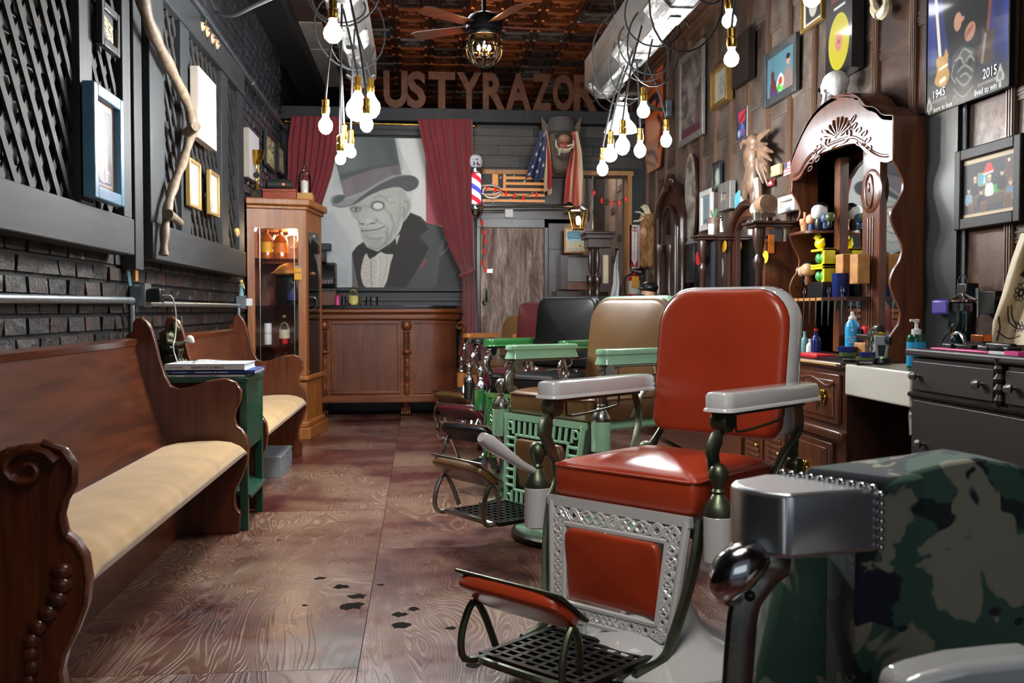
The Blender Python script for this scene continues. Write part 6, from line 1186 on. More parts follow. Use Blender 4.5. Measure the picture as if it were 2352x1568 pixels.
# ---- orange face board and skateboard shapes
cv = Canvas(40, 100, 0, 0, 40, 100, 'd8652c'); cv.ell(18, 30, 16, 9, '2c1c18', 1, 4); cv.ell(20, 32, 5, 4, 'c86a3a'); cv.line([(8, 14), (20, 10), (34, 16)], 5, '4a201a', .8, 5); cv.poly([(2, 44), (24, 50), (34, 60), (24, 70), (6, 66)], 'e8a888', .9, 6, 3); cv.line([(30, 48), (38, 60), (32, 78)], 5, '3a1c18', .9, 4); cv.poly([(0, 66), (30, 74), (34, 100), (0, 100)], 'b8a8a0', .8, 10); cv.line([(6, 78), (20, 82), (30, 92)], 4, '48342e', .7, 5); cv.line([(4, 88), (24, 96)], 3, '6a5048', .7, 4)
def board(label, px0, px1, yt, yb, cv, taper, name='painted_board', cat='board', edge='dark_wood'):
    x = XR - .05; A = onX(px0, yt, x); z0 = onX((px0 + px1) / 2, yb, x).z; z1 = onX((px0 + px1) / 2, yt, x).z; y1, y0 = A.y, onX(px1, 700, x).y
    def P(u, v, dx=0): w_ = taper(v); c = (y0 + y1) / 2; return (x - dx - .0, c + (y1 - y0) / 2 * w_ * (1 - 2 * u), z1 + (z0 - z1) * v)
    R = thing(name, label, cat, (x, (y0 + y1) / 2, z0)); n = 14; b = B().prism([P(0, i / n) for i in range(n + 1)] + [P(1, 1 - i / n) for i in range(n + 1)], (.02, 0, 0)); part('deck', b, edge, R); painted('painting', cv, lambda u, v: P(u, v, .003), 'art_matte', R, sm=False)
board('tall board painted with an orange woman\'s face, beside the hanging lamps', 1483, 1521, 168, 391, cv, lambda v: min(1, 1.02 - (max(0, v - .75) * 1.2) ** 1), )
cv = smudge(24, 90, '8e8a80', ['b8b4a8', '6a5c50', '4a3a30', 'a8a090'], 26, 8)
board('long weathered skateboard deck hung upright beside the arched mirror', 1574, 1597, 352, 560, cv, lambda v: sin(pi * min(1, max(.02, v * 1.0 + .0))) ** .35 if 0 < v < 1 else .05, 'skateboard', 'skateboard')
# ---- rock poster and card players picture
x = XR - .05; A = onX(2127, 268, x); y1, z0 = A.y, A.z; y0 = onX(2317, 230, x).y; z1 = z0 + (y1 - y0) * 1.45
W_, H_ = 160, 232; cv = Canvas(W_, H_, 0, 0, 160, 232, '1b2454'); T0 = 232 - 225 * 1.0
def PZ(px, py):  # pixel -> poster coordinates
    p = onX(px, py, x); return ((y1 - p.y) / (y1 - y0) * 160, (z1 - p.z) / (z1 - z0) * 232)
P2 = lambda *q: [PZ(*a) for a in q]
cv.poly([(0, 0), (160, 0), (160, 232), (0, 232)], '26306e', 1); [cv.line(P2((2150 + i * 20, -80), (2145 + i * 21, 120), (2150 + i * 20, 200)), 5, ['34469c', '1a2048', '3c50b0'][i % 3], .6, 8) for i in range(9)]
cv.poly(P2((2120, 170), (2320, 140), (2320, 240), (2120, 275)), '0c0c0e', .95, 22); cv.poly(P2((2170, -100), (2260, -100), (2268, 60), (2255, 150), (2200, 170), (2172, 70)), '101014', 1, 4, 3)
cv.poly(P2((2182, 80), (2240, 60), (2240, 130), (2225, 200), (2190, 200), (2182, 140)), '16161a', 1, 3, 3)
cv.ell(*PZ(2200, 50), 8, 10, 'b8866e'); cv.line(P2((2200, 50), (2212, 42)), 5, 'b8866e'); cv.ell(*PZ(2228, 72), 11, 9, 'b07c66', ang=-.6); [cv.line(P2((2217 + i, 88 - i * 5), (2232 + i, 66 - i * 3)), 1.6, '8a5a48') for i in range(4)]
for s_ in ((2150, 0, 2160, 140, 'c8974c', 'd8d0b8'), (2275, 0, 2262, 130, '5a4038', '7a4038')):
    cv.line(P2((s_[0] - 2, -60), (s_[0], 0), (s_[2], s_[3])), 6, s_[5]); 
cv.poly(P2((2150, 140), (2158, 130), (2168, 128), (2172, 112), (2178, 125), (2176, 150), (2181, 170), (2172, 196), (2158, 200), (2146, 190), (2152, 165)), 'b88a48', 1, 2, 3); cv.line(P2((2158, 160), (2176, 148)), 3, 'd8d4c0'); cv.line(P2((2160, 188), (2170, 180)), 5, 'e0dccc')
cv.poly(P2((2256, 60), (2262, 70), (2282, 66), (2284, 80), (2280, 110), (2283, 130), (2268, 146), (2250, 146), (2243, 128), (2252, 100)), '4c3630', 1, 2, 3); cv.line(P2((2263, 80), (2256, 140)), 5, '8a8078')
cv.poly(P2((2195, 118), (2212, 105), (2236, 112), (2240, 140), (2236, 170), (2225, 200), (2205, 200), (2190, 175), (2186, 140)), '3a3c40', .95, 3, 3)
for q in (((2194, 140), (2206, 132), (2214, 146)), ((2218, 142), (2228, 128), (2238, 138)), ((2200, 165), (2216, 150), (2234, 162)), ((2196, 180), (2214, 196), (2232, 176)), ((2204, 128), (2214, 112), (2232, 122)), ((2206, 176), (2218, 168), (2228, 178)), ((2190, 150), (2186, 175), (2194, 190))): cv.line(P2(*q), 2, 'a8a49c', .9, 2)
cv.ell(*PZ(2204, 145), 3, 4, '0c0c0e'); cv.ell(*PZ(2228, 142), 3, 4, '0c0c0e'); cv.line(P2((2190, 205), (2212, 222), (2234, 198)), 1.6, '8a8884'); cv.ell(*PZ(2193, 232), 5, 7, '6a6864'); cv.ell(*PZ(2193, 232), 3, 4.5, '1c1c1c'); cv.poly(P2((2256, 240), (2270, 215), (2290, 210), (2300, 228)), '3c424c', .8, 6)
def spade(px, py, s_):
    cx, cy = PZ(px, py); cv.poly([(cx, cy - 16 * s_), (cx + 4 * s_, cy - 8 * s_), (cx + 9 * s_, cy), (cx + 7 * s_, cy + 6 * s_), (cx + 2 * s_, cy + 5 * s_), (cx + 3.5 * s_, cy + 14 * s_), (cx - 3.5 * s_, cy + 14 * s_), (cx - 2 * s_, cy + 5 * s_), (cx - 7 * s_, cy + 6 * s_), (cx - 9 * s_, cy), (cx - 4 * s_, cy - 8 * s_)], 'b4b4b0', 1, 1.2, 2); cv.ell(cx, cy - 1, 3.5 * s_, 5 * s_, '2c2c2c', .8); cv.line([(cx, cy - 8 * s_), (cx, cy + 6 * s_)], 1, 'b4b4b0')
spade(2297, 175, .85); spade(2134, 248, .8)
R = thing('rock_poster', 'big glossy dark blue concert poster with two guitars, top right', 'poster', (x, (y0 + y1) / 2, z0)); part('backing', B().b2((x + .001, y0, z0), (x + .02, y1, z1)), 'frame_dark', R); painted('print', cv, quad((x, y1, z1), (0, y0 - y1, 0), (0, 0, z0 - z1)), 'art_glazed', R, sm=False)
part('edge_strip', B().b2((x - .004, y0 - .006, z0), (x + .02, y0 + .004, z1)).b2((x - .004, y0, z0 - .004), (x + .02, y1, z0 + .004)).b2((x - .004, y1 - .004, z0), (x + .02, y1 + .006, z1)), 'black_metal', R)
k = (y1 - y0)
def ptext(s_, px, py, size, wd): p = onX(px, py, x - .002); text('lettering', s_, p, (0, -1, 0), (0, 0, 1), size, 'ink_white', R, width=wd, bold=.01)
ptext('1945', 2141, 229, .055, .105); ptext('born to lose', 2144, 259, .035, .165); ptext('2015', 2257, 182, .06, .105); ptext('lived to win', 2238, 222, .04, .17)
for a_ in (((2141, 234), (2175, 223)), ((2141, 238), (2175, 227)), ((2246, 195), (2290, 181)), ((2246, 199), (2290, 185))): p, q = onX(*a_[0], x - .002), onX(*a_[1], x - .002); q.z = p.z; part('rule', B().tube([p, q], .0014, 4), 'ink_white', R, sm=False)
cv = Canvas(130, 96, 0, 0, 130, 96, '2c2c34'); cv.rect(0, 0, 130, 8, 'c8b490'); cv.rect(0, 90, 130, 96, 'c8b490'); cv.rect(36, 26, 62, 48, 'b08a4a'); cv.rect(38, 28, 60, 46, '4fa0b0'); cv.poly([(50, 44), (54, 32), (57, 44)], 'e0e0dc')
cv.rect(104, 12, 120, 60, '6a4830'); cv.rect(106, 14, 118, 58, '54382a'); cv.ell(112, 8 + 8, 3, 3, 'd8d4c8')
cv.line([(62, 8), (62, 14)], 1.5, '9a1c1c'); cv.poly([(54, 22), (58, 14), (68, 13), (74, 22), (76, 28), (50, 30)], 'd02a20', smooth=2); cv.poly([(50, 28), (76, 26), (75, 29), (51, 31)], 'e8dcd0')
cv.poly([(20, 58), (60, 50), (110, 54), (100, 66), (40, 68)], '6a5a38', smooth=2); cv.poly([(60, 50), (90, 50), (106, 54), (96, 60), (66, 62)], '3f9a2c', smooth=2); cv.poly([(24, 66), (100, 64), (96, 78), (28, 80)], '4c4034')
def man(cx, cy, hair, coat, s_=1):
    cv.poly([(cx - 9 * s_, cy + 24 * s_), (cx - 8 * s_, cy + 9 * s_), (cx, cy + 6 * s_), (cx + 8 * s_, cy + 9 * s_), (cx + 9 * s_, cy + 24 * s_)], coat, 1, 1.2, 3); cv.ell(cx, cy, 4 * s_, 5.5 * s_, 'c8a890'); cv.ell(cx, cy - 3.5 * s_, 4.3 * s_, 3 * s_, hair); cv.ell(cx - 1.4 * s_, cy, .6, .6, '201814'); cv.ell(cx + 1.4 * s_, cy, .6, .6, '201814')
man(30, 36, 'c8b890', '1c1c1e'); man(66, 38, 'd8c498', 'cfd4d0', 1.1); man(96, 32, '1c1410', '1a1a1c', 1.1); man(14, 50, '2a1c14', '7a98a8'); man(46, 56, '1c1410', '16161a'); man(116, 50, '7a5a38', '5a7a9a', 1.1)
for q in ((14, 72, 26, 90), (44, 72, 58, 90), (100, 66, 120, 88)): cv.rect(q[0], q[1], q[2], q[3], '7c4c2c'); cv.rect(q[0] + 2, q[1] + 4, q[2] - 2, q[3], '5a3820')
rframe('dark-framed painting of people playing cards under a red lamp', 2192, 2338, 349, 530, cv, 'frame_dark', .05, glaze=False)
# ---- junction box with bent pipe lamp
Yg = 7.0; g7 = lambda px, py, Y=Yg: onY(px, py, Y); R = thing('gooseneck_lamp', 'white enamel barn lamp on a bent pipe, below the right hanging beam', 'lamp', g7(1426, 310))
wb_ = onX(1534, 250, XR - .06); part('wall_box', B().box(wb_, (.06, .1, .16)), 'galvanised', R, bev=.005)
pth = [wb_, onX(1520, 252, XR - .15), g7(1490, 243, 7.8), g7(1470, 216, 7.2), g7(1440, 215), g7(1423, 232), g7(1421, 258)]; part('pipe', B().tube(cr(pth, 6), .018, 8), 'nickel', R)
c = g7(1426, 290); f = (g7(1464, 305).x - g7(1389, 305).x) / 2; part('shade', B().lathe([(.045, .16), (.05, .1), (.06, .08), (f * .55, .05), (f * .92, .0), (f, -.03), (f * 1.03, -.04), (f * .97, -.035), (f * .88, .0), (.04, .05)], c, 32), 'white_enamel', R)
# ================================================================ BIG VANITY HUTCH
V = thing('vanity_hutch', 'tall carved vanity hutch with scalloped sides, shelves and mirror, white skull on top', 'hutch', (2.37, 5.3, .85)); V1 = thing('vanity_chest', 'carved wooden vanity base with drawers and brass pulls, under the hutch', 'cabinet', (2.2, 5.4, 0))
ya, yb = 4.645, 5.98; xf = 2.28; P0 = lambda px, py: onY(px, py, ya)
ed = [(2052, 265), (2052, 352), (2050, 366), (2062, 385), (2074, 412), (2074, 435), (2060, 465), (2046, 492), (2055, 525), (2072, 561), (2068, 595), (2052, 622), (2045, 650), (2054, 682), (2068, 715), (2064, 745), (2046, 770), (2040, 790), (2040, 832)]
E3 = [P0(*q) for q in ed]; E3 = E3[:3] + cr(E3[3:16], 4) + E3[16:]
for Y, s in ((ya, 1), (yb - .02, 1)): part('side_panel', B().prism([(p.x, Y, p.z) for p in E3] + [(XR - .03, Y, E3[-1].z), (XR - .03, Y, E3[0].z)], (0, .022, 0)), 'walnut_board', V, bev=.003)
top = [(1815, 372), (1822, 352), (1836, 318), (1852, 285), (1872, 255), (1895, 234), (1918, 220), (1940, 213), (1960, 216), (1975, 226), (1988, 242), (2002, 244), (2014, 250), (2026, 262), (2050, 264)]
bot = [(2050, 368), (2034, 374), (2012, 368), (1990, 352), (1975, 338), (1962, 330), (1935, 334), (1905, 345), (1885, 353), (1868, 364), (1850, 385), (1838, 406), (1828, 414), (1815, 418)]
TP = cr([onX(*q, xf) for q in top], 3); BP = cr([onX(*q, xf) for q in bot], 3)
part('header', B().prism(TP + BP, (.03, 0, 0)), 'vanity_wood', V, bev=.003); part('canopy', B().prism([p + Vector((0, 0, -.0)) for p in TP] + [p - Vector((0, 0, .025)) for p in TP[::-1]], (XR - .03 - xf, 0, 0)), 'vanity_wood', V)
for d, r in ((.028, .0045), (.04, .003)): part('bead', B().tube([p + Vector((-.003, 0, d)) for p in BP[2:-2]], r, 5), 'vanity_wood', V)
c = onX(1925, 318, xf); b = B()
for i in range(9):
    a = (i - 4) * .3; L = .115 * (1 - .02 * abs(i - 4)); b.tube([c + Vector((-.004, -sin(a) * .03, cos(a) * .02)), c + Vector((-.006, -sin(a) * L * 1.5, cos(a) * L * .72)), c + Vector((-.003, -sin(a) * L * 1.75, cos(a) * L))], [.003, .008, .007], 6)
for s in (-1, 1):
    b.tube(cr([c + Vector((-.003, s * q[0] * 1.5, q[1])) for q in ((0, -.03), (.06, -.035), (.11, -.01), (.1, .025), (.075, .02), (.08, 0))], 5), .006, 6); b.tube(cr([c + Vector((-.003, s * q[0] * 1.35, q[1])) for q in ((.1, -.02), (.16, -.03), (.22, -.06), (.25, -.08))], 5), .005, 6)
    for q in ((.15, .03, .6), (.19, .0, .2), (.24, -.03, .5), (.2, -.07, -.6), (.14, .07, .9), (.27, -.07, .3), (.28, -.11, -.4)): p = c + Vector((-.003, s * q[0] * 1.35, q[1])); b.tube([p + Vector((0, s * .034 * cos(t_), .012 * sin(t_) + s * 0 + .012 * cos(t_) * q[2])) for t_ in np.linspace(0, 2 * pi, 9)[:-1]], .0035, 5, closed=True)
part('shell_carving', b, 'vanity_wood', V)
yv = lambda px: onX(px, 700, 2.44).y
part('back_board', B().b2((2.45, ya, .85), (XR - .03, yb, 2.06)), 'vanity_wood', V)
t = NT('mirror'); t.p(col=(.86, .9, .9), metal=1, rough=.02); MATS['mirror'] = t.m
zt_, zb_ = 1.98, .96
for a_, c_ in ((2085, 2024), (1985, 1925)):
    y0, y1 = yv(a_) if a_ != 2085 else ya + .03, yv(c_); part('mirror_pane', B().add([(2.445, y1, zb_), (2.445, y0, zb_), (2.445, y0, zt_), (2.445, y1, zt_)], [(0, 1, 2, 3)]), 'mirror', V, sm=False)
y0, y1 = yv(2024), yv(1985); ym = (y0 + y1) / 2; b = B().b2((2.425, y0, .86), (2.45, y1, 1.98))
for d in (-.03, 0, .03): b.tube([(2.424, ym + d, .95), (2.424, ym + d, 1.6)], .006, 6)
b.sph((2.425, ym, 1.74), (.012, (y1 - y0) * .62, .12), 16); b.tube([(2.413, ym + .045 * cos(a), 1.74 + .09 * sin(a)) for a in np.linspace(0, 2 * pi, 17)[:-1]], .006, 6, closed=True); b.sph((2.412, ym, 1.76), (.006, .012, .025), 8); part('pilaster', b, 'vanity_wood', V)
y0 = yv(1925); part('pilaster', B().b2((2.42, y0 - .06, .86), (2.45, y0 + .02, 1.98)), 'walnut_board', V)
def shelf(name, z, y0, y1, x0=2.26): n = 10; part(name, B().prism([(2.45, y0, z)] + [(2.45 - (2.45 - x0) * sin(pi / 2 * i / n) ** .6, y0 + (y1 - y0) * (i / n) ** 1.6 * .5, z) for i in range(1, n + 1)] + [(x0, y1, z), (2.45, y1, z)], (0, 0, .018)), 'vanity_wood', V, bev=.003)
zz = lambda py, X=2.3, px=1850: onX(px, py, X).z
ys0 = yv(1925) + .02; S1 = zz(538); S2 = zz(660); S3 = zz(684); shelf('shelf', S1, ys0, yb - .03); part('shelf', B().b2((2.3, ys0 + .3, S2), (2.45, yb - .03, S2 + .016)), 'vanity_wood', V)
R = thing('scissor_rack', 'small wooden strip rack of scissors and combs on the hutch', 'rack', (2.33, 5.4, S3)); part('strip', B().b2((2.28, onX(1948, 680, 2.29).y, S3 - .02), (2.44, yb - .06, S3)), 'dark_wood', R)
for i in range(5): y = yb - .14 - i * .09; part('inlay', B().b2((2.277, y, S3 - .018), (2.28, y + .07, S3 - .002)), 'light_wood', R)
for i in range(7): y = 5.25 + i * .09; part('scissors', B().tube([(2.3, y, S3 + .015), (2.3, y + .01, S3 - .16)], [.006, .001], 6, flat=.4).tube([Vector((2.3, y, S3 + .035)) + Vector((0, .017 * cos(a), .02 * sin(a))) for a in np.linspace(0, 2 * pi, 9)[:-1]], .004, 5, closed=True), 'chrome', R)
# base
part('carcase', B().b2((2.02, 4.56, .06), (2.46, 6.0, .82)), 'vanity_wood', V1); part('top', B().b2((1.985, 4.55, .82), (2.46, 6.02, .85)), 'dark_wood', V1, bev=.01, seg=3); plain('worn_edge', 'b08c58', .4); part('worn_edge', B().tube([(1.985, 4.58, .838), (1.985, 6.0, .838)], .008, 6), 'worn_edge', V1); part('side_panel', B().b2((2.02, 4.545, .0), (2.46, 4.56, .82)), 'dark_wood', V1)
part('plinth', B().b2((2.0, 4.56, 0), (2.46, 6.0, .07)), 'vanity_wood', V1, bev=.01); part('mid_moulding', B().b2((1.985, 4.55, .475), (2.03, 6.0, .52)), 'vanity_wood', V1, bev=.015, seg=3)
def drawer(y0, y1, z0, z1, carve, pull):
    D = part('drawer', B().b2((2.0, y0, z0), (2.02, y1, z1)), 'vanity_wood', V1, bev=.006); ym = (y0 + y1) / 2; zm = (z0 + z1) / 2; part('drawer_front', B().b2((1.992, y0 + .05, z0 + .03), (2.0, y1 - .05, z1 - .03)), 'vanity_wood', D, bev=.005)
    if carve:
        b = B().tube(cr([(1.99, y0 + .04, z1 - .04), (1.99, y0 + .12, z1 - .06), (1.99, ym, z1 - .025), (1.99, y1 - .12, z1 - .06), (1.99, y1 - .04, z1 - .04)], 5), .005, 6)
        for s in (-1, 1):
            for i in range(5): b.tube([(1.99, ym + s * (.04 + i * .022) + (.03 - .003 * i) * cos(a) * .6, zm + .05 * sin(i * 1.9) + (.03 - .003 * i) * sin(a)) for a in np.linspace(0, 4.8, 8)], .0035, 5)
        part('carving', b, 'vanity_wood', D)
    for y in pull:
        b = B().sph((1.97, y, zm), .018, 10)
        for i in range(6): a = i * pi / 3; b.sph((1.985, y + .03 * cos(a), zm + .03 * sin(a)), (.008, .015, .015), 8)
        part('brass_pull', b, 'brass', D)
drawer(4.6, 5.25, .55, .79, True, [4.75, 5.1]); drawer(5.3, 5.97, .55, .79, True, [5.7]); drawer(4.68, 5.25, .12, .45, False, [4.97])
for (y0, y1) in ((5.3, 5.62), (5.66, 5.97)):
    D = part('cupboard_door', B().b2((2.0, y0, .1), (2.02, y1, .46)), 'vanity_wood', V1, bev=.004)
    for i in range(10): part('louvre', B().b2((1.993, y0 + .05, .13 + i * .032), (2.0, y1 - .05, .15 + i * .032)), 'vanity_wood', D, bev=.003)
    part('brass_pull', B().sph((1.98, y0 + .04, .3), .015, 8), 'brass', D)
# skull on the hutch
t = NT('bone_white'); t.p(col=hexc('dcdad6'), rough=.5); t.bump(t.noise(t.coords(), 22, 5, .7), .4, .006); MATS['bone_white'] = t.m
c = onX(1916, 196, 2.36); top_z = onX(1916, 232, 2.36).z; R = thing('skull', 'white human skull sitting on top of the vanity hutch', 'skull', (c.x, c.y, top_z)); o = lambda x, y, z: (c.x + x, c.y - y, c.z + z)
part('cranium', B().sph(o(0, .02, .012), (.072, .098, .066), 18).sph(o(0, -.05, -.0), (.06, .05, .05), 14).sph(o(0, -.075, -.045), (.04, .03, .035), 12).tube([o(-.045, -.06, -.03), o(-.06, -.03, -.035), o(-.065, .02, -.03)], .009, 8).sph(o(0, -.078, -.075), (.032, .03, .025), 12).tube([o(-.03, -.08, -.1), o(-.045, -.03, -.085), o(-.05, .0, -.04)], [.014, .014, .01], 8).sph(o(-.01, -.085, -.1), (.03, .02, .014), 10).sph(o(0, .05, -.03), (.05, .05, .04), 12), 'bone_white', R, remesh=.0045)
part('eye_socket', B().sph(o(-.045, -.088, -.008), (.016, .014, .016), 12).sph(o(.01, -.1, -.01), (.018, .012, .016), 12), 'dark_stain', R); part('nose_opening', B().sph(o(-.025, -.104, -.04), (.01, .008, .013), 8), 'dark_stain', R)
def atv(px, X, z=.85): p = onX(px, 700, X); return (p.x, p.y, z)
# ---- bottles and tools on the vanity
x, y, z = atv(1958, 2.2); R = thing('spray_can', 'tall sky blue spray can on the vanity in front of the mirror', 'spray can', (x, y, z)); part('can', B().lathe([(.034, 0), (.036, .004), (.036, .165), (.03, .185), (.018, .2)], (x, y, z), 24), 'blue_can', R); part('cap', B().lathe([(.018, .2), (.02, .205), (.016, .218), (.009, .222), (.009, .24), (.004, .243)], (x, y, z), 16), 'white_plastic', R)
n_ = Vector((-y * 0 - .4, -.9, 0)).normalized(); u_ = Vector((.91, -.4, 0)); text('lettering', 'COOL CARE\nPLUS\n5 IN 1', Vector((x, y, z + .11)) + n_ * .0375, u_, (0, 0, 1), .013, 'ink_white', R, align='CENTER'); text('emblem', 'A', Vector((x, y, z + .145)) + n_ * .0375, u_, (0, 0, 1), .02, 'ink_white', R, align='CENTER', bold=.03)
x, y, z = atv(2026, 2.12); R = thing('foil_shaver', 'silver and black electric foil shaver standing in its dock by the mirror', 'shaver', (x, y, z)); T_ = Matrix.Translation((x, y, z)) @ Matrix.Rotation(radians(-25), 4, 'Z')
plain('silver_plastic', '9a9c9e', .3, .3, .05); emis('green_led', '60ff40', 4); part('body', B().prism([(-.022, 0, .02), (.022, 0, .02), (.032, 0, .1), (.032, 0, .135), (-.032, 0, .135), (-.032, 0, .1)], (0, .035, 0), m=T_), 'silver_plastic', R, bev=.006); part('black_inset', B().prism([(-.012, -.002, .04), (.012, -.002, .04), (.018, -.002, .09), (-.018, -.002, .09)], (0, .004, 0), m=T_), 'black_plastic', R); part('foil', B().box((0, .017, .143), (.05, .025, .014), m=T_), 'gold_leaf', R, bev=.003); part('led', B().sph((0, -.002, .03), .004, 8, m=T_), 'green_led', R); part('dock', B().lathe([(.045, 0), (.048, .01), (.04, .03)], n=20, m=T_), 'black_plastic', R)
def tin(lb, px, X, z, r, h, m, tx=None, lid=None):
    x, y, _ = atv(px, X); R = thing('pomade_tin', lb, 'tin', (x, y, z)); part('tin', B().lathe([(r * .96, 0), (r, .003), (r, h * .6)], (x, y, z), 28), m, R); part('lid', B().lathe([(r * 1.03, h * .6), (r * 1.03, h * .97), (r * .97, h)], (x, y, z), 28), lid or m, R)
    if tx: text('lettering', tx, Vector((x, y, z + h * .22)) + Vector((-.35, -.93, 0)) * (r + .001), (.93, -.35, 0), (0, 0, 1), .012, 'ink_white', R, align='CENTER', width=.055)
plain('olive_lid', '4a5a2c', .3); plain('navy_tin', '1c2a6a', .25, .2, .1); tin('black pomade tin with an olive lid, lower left of the stacked tins', 1950, 2.08, .85, .042, .045, 'black_plastic', 'POMADE', 'olive_lid'); tin('black tin reading matte pomade, nearest of the tins', 1989, 2.04, .85, .042, .036, 'black_plastic', 'MATTE POMADE', 'olive_lid')
tin('navy blue tin with white dots on top of the left black tin', 1947, 2.08, .896, .044, .028, 'navy_tin'); tin('small navy blue tin on top of the tin reading matte pomade', 1992, 2.04, .887, .034, .022, 'navy_tin')
R = thing('hair_clippers', 'chrome hair clippers lying over the tins by the mirror', 'clippers', (2.14, atv(2010, 2.14)[1], .86)); c = Vector(atv(2010, 2.14, .96)); part('body', B().tube(cr([c + Vector((0, .03, -.1)), c + Vector((0, .035, -.02)), c + Vector((0, .0, .045)), c + Vector((0, -.06, .05))], 5), [.02] * 4 + [.028] * 6 + [.022] * 6, 10), 'chrome', R); part('handle', B().tube([c + Vector((.0, .19, .012)), c + Vector((0, -.16, .0))], [.012, .02], 8, flat=.5), 'black_plastic', R)
R = thing('woven_box', 'small tan woven box behind the blue tins', 'box', (2.18, 4.95, .85)); a = atv(1990, 2.16); part('box', B().box((a[0], a[1], .9), (.07, .12, .085)), 'straw', R, bev=.006)
R = thing('brush_comb', 'red and black vent brush leaning behind the woven box', 'brush', (2.25, 5.0, .86)); a = atv(1985, 2.24); part('head', B().box((a[0], a[1], .95), (.03, .07, .14)), 'red_plastic', R, bev=.01); part('bristle_pad', B().box((a[0] - .02, a[1], .965), (.015, .05, .08)), 'black_plastic', R)
for px, X, h, r, m, cap, lb in ((1849, 2.2, .13, .02, 'teal', 'teal', 'slim teal tube bottle at the left of the vanity top'), (1862, 2.18, .09, .022, 'white_plastic', 'white_plastic', 'small white bottle with a ribbed cap, on the vanity'), (1875, 2.16, .15, .026, 'navy_tin', 'red_plastic', 'dark blue bottle with a red nozzle, on the vanity')): x, y, z = atv(px, X); bottle(lb, x, y, z, h, r, m, None, None, cap, neck=.4)
R = thing('tray', 'red plastic comb tray at the left of the vanity top', 'tray', (2.1, 5.6, .85)); a, c = atv(1842, 2.08), atv(1898, 2.08); part('tray', B().b2((2.03, c[1], .852), (2.14, a[1], .872)), 'red_plastic', R, bev=.004)
for i in range(4): solo('comb', B().box((2.06 + i * .02, atv(1915 + i * 8, 2.07)[1], .857 + i * .006), (.03, .2, .006), rz=.4 - i * .3), 'black_plastic', ['black comb lying nearest the red tray', 'black comb crossing the first by the red tray', 'black comb behind the two by the red tray', 'black comb next to the pomade tins'][i], 'comb', 'combs on the vanity top')
# shelf things
z = S1 + .018; R = thing('hand_ornament', 'orange rubber hand with one raised finger on the upper shelf', 'ornament', (2.32, 5.86, z)); plain('orange_rubber', 'd08a60', .5); c = Vector((2.32, 5.84, z)); b = B().lathe([(.022, 0), (.026, .03), (.028, .06), (.015, .075)], c, 10).tube([c + Vector((0, .0, .05)), c + Vector((0, 0, .12))], .009, 8)
for s in (-.018, .018, .03): b.sph(c + Vector((-.01, s, .07)), (.014, .01, .014), 8)
b.sph(c + Vector((-.02, .0, .05)), (.012, .02, .01), 8); part('hand', b, 'orange_rubber', R)
def doll(lb, px, z, hair, body, face='skin', s_=1, X=2.34, name='vinyl_figurine', glasses=False):
    x, y, _ = atv(px, X); R = thing(name, lb, 'figurine', (x, y, z)); o = lambda a, b_, c_: (x + a * s_, y + b_ * s_, z + c_ * s_)
    part('body', B().lathe([(.015 * s_, 0), (.02 * s_, .02 * s_), (.014 * s_, .045 * s_)], (x, y, z), 10), body, R); part('head', B().sph(o(0, 0, .072), (.03 * s_, .036 * s_, .03 * s_), 14, e=.8), face, R); part('hair', B().sph(o(.008, .006, .086), (.032 * s_, .037 * s_, .026 * s_), 12), hair, R); part('eye', B().sph(o(-.024, -.016, .07), .005 * s_, 6).sph(o(-.026, .01, .07), .005 * s_, 6), 'black_plastic', R)
plain('brown_hair', '6a3820', .7); plain('blue_cloth', '2c4a78', .6); doll('figurine with reddish-brown hair on the upper shelf', 1862, z, 'brown_hair', 'blue_cloth'); doll('larger figurine with black hair on the upper shelf', 1880, z, 'black_plastic', 'black_plastic', 'white_plastic', 1.45); doll('small blue figurine at the right of the upper shelf', 1894, z, 'blue_cloth', 'blue_cloth', 'blue_cloth', .8); doll('small dark figurine at the end of the upper shelf', 1904, z, 'olive_lid', 'black_plastic', 'olive_lid', .8)
z = S2 + .016; doll('big-headed figurine with blond hair at the left of the lower shelf', 1842, z, 'yellow_hair', 'black_plastic', s_=1.2, X=2.36); doll('big-headed figurine with black hair beside the blond one', 1856, z, 'black_plastic', 'brown_hair', s_=1.3, X=2.34)
plain('toy_yellow', 'e4d020', .35); plain('toy_green', '4a9a58', .4); 
for i, (z0, lb) in enumerate(((z, 'lowest yellow window box of little green toys'), (z + .105, 'upper yellow window box of little green toys, under the duck'))): x, y, _ = atv(1888, 2.36); R = thing('toy_box', lb, 'toy box', (x, y, z0)); b = B().b2((x - .03, y - .1, z0), (x + .04, y + .1, z0 + .012)).b2((x - .03, y - .1, z0 + .09), (x + .04, y + .1, z0 + .102)).b2((x - .03, y - .1, z0), (x + .04, y - .075, z0 + .1)).b2((x + .035, y - .1, z0), (x + .04, y + .1, z0 + .1)); part('carton', b, 'toy_yellow', R); part('toy', B().sph((x, y - .02, z0 + .05), (.02, .03, .03), 10).sph((x, y + .05, z0 + .05), (.02, .03, .03), 10), 'toy_green', R)
z = z + .21; R = thing('rubber_duck', 'yellow rubber duck on top of the yellow toy boxes', 'duck', (2.36, atv(1880, 2.36)[1], z)); x, y, _ = atv(1882, 2.36); part('body', B().sph((x, y, z + .03), (.03, .045, .03), 12).sph((x, y + .028, z + .07), .024, 12).tube([(x, y - .03, z + .04), (x, y - .06, z + .06)], [.018, .004], 8), 'toy_yellow', R, remesh=.004); part('beak', B().sph((x - .01, y + .054, z + .068), (.012, .014, .006), 8), 'orange_label', R)
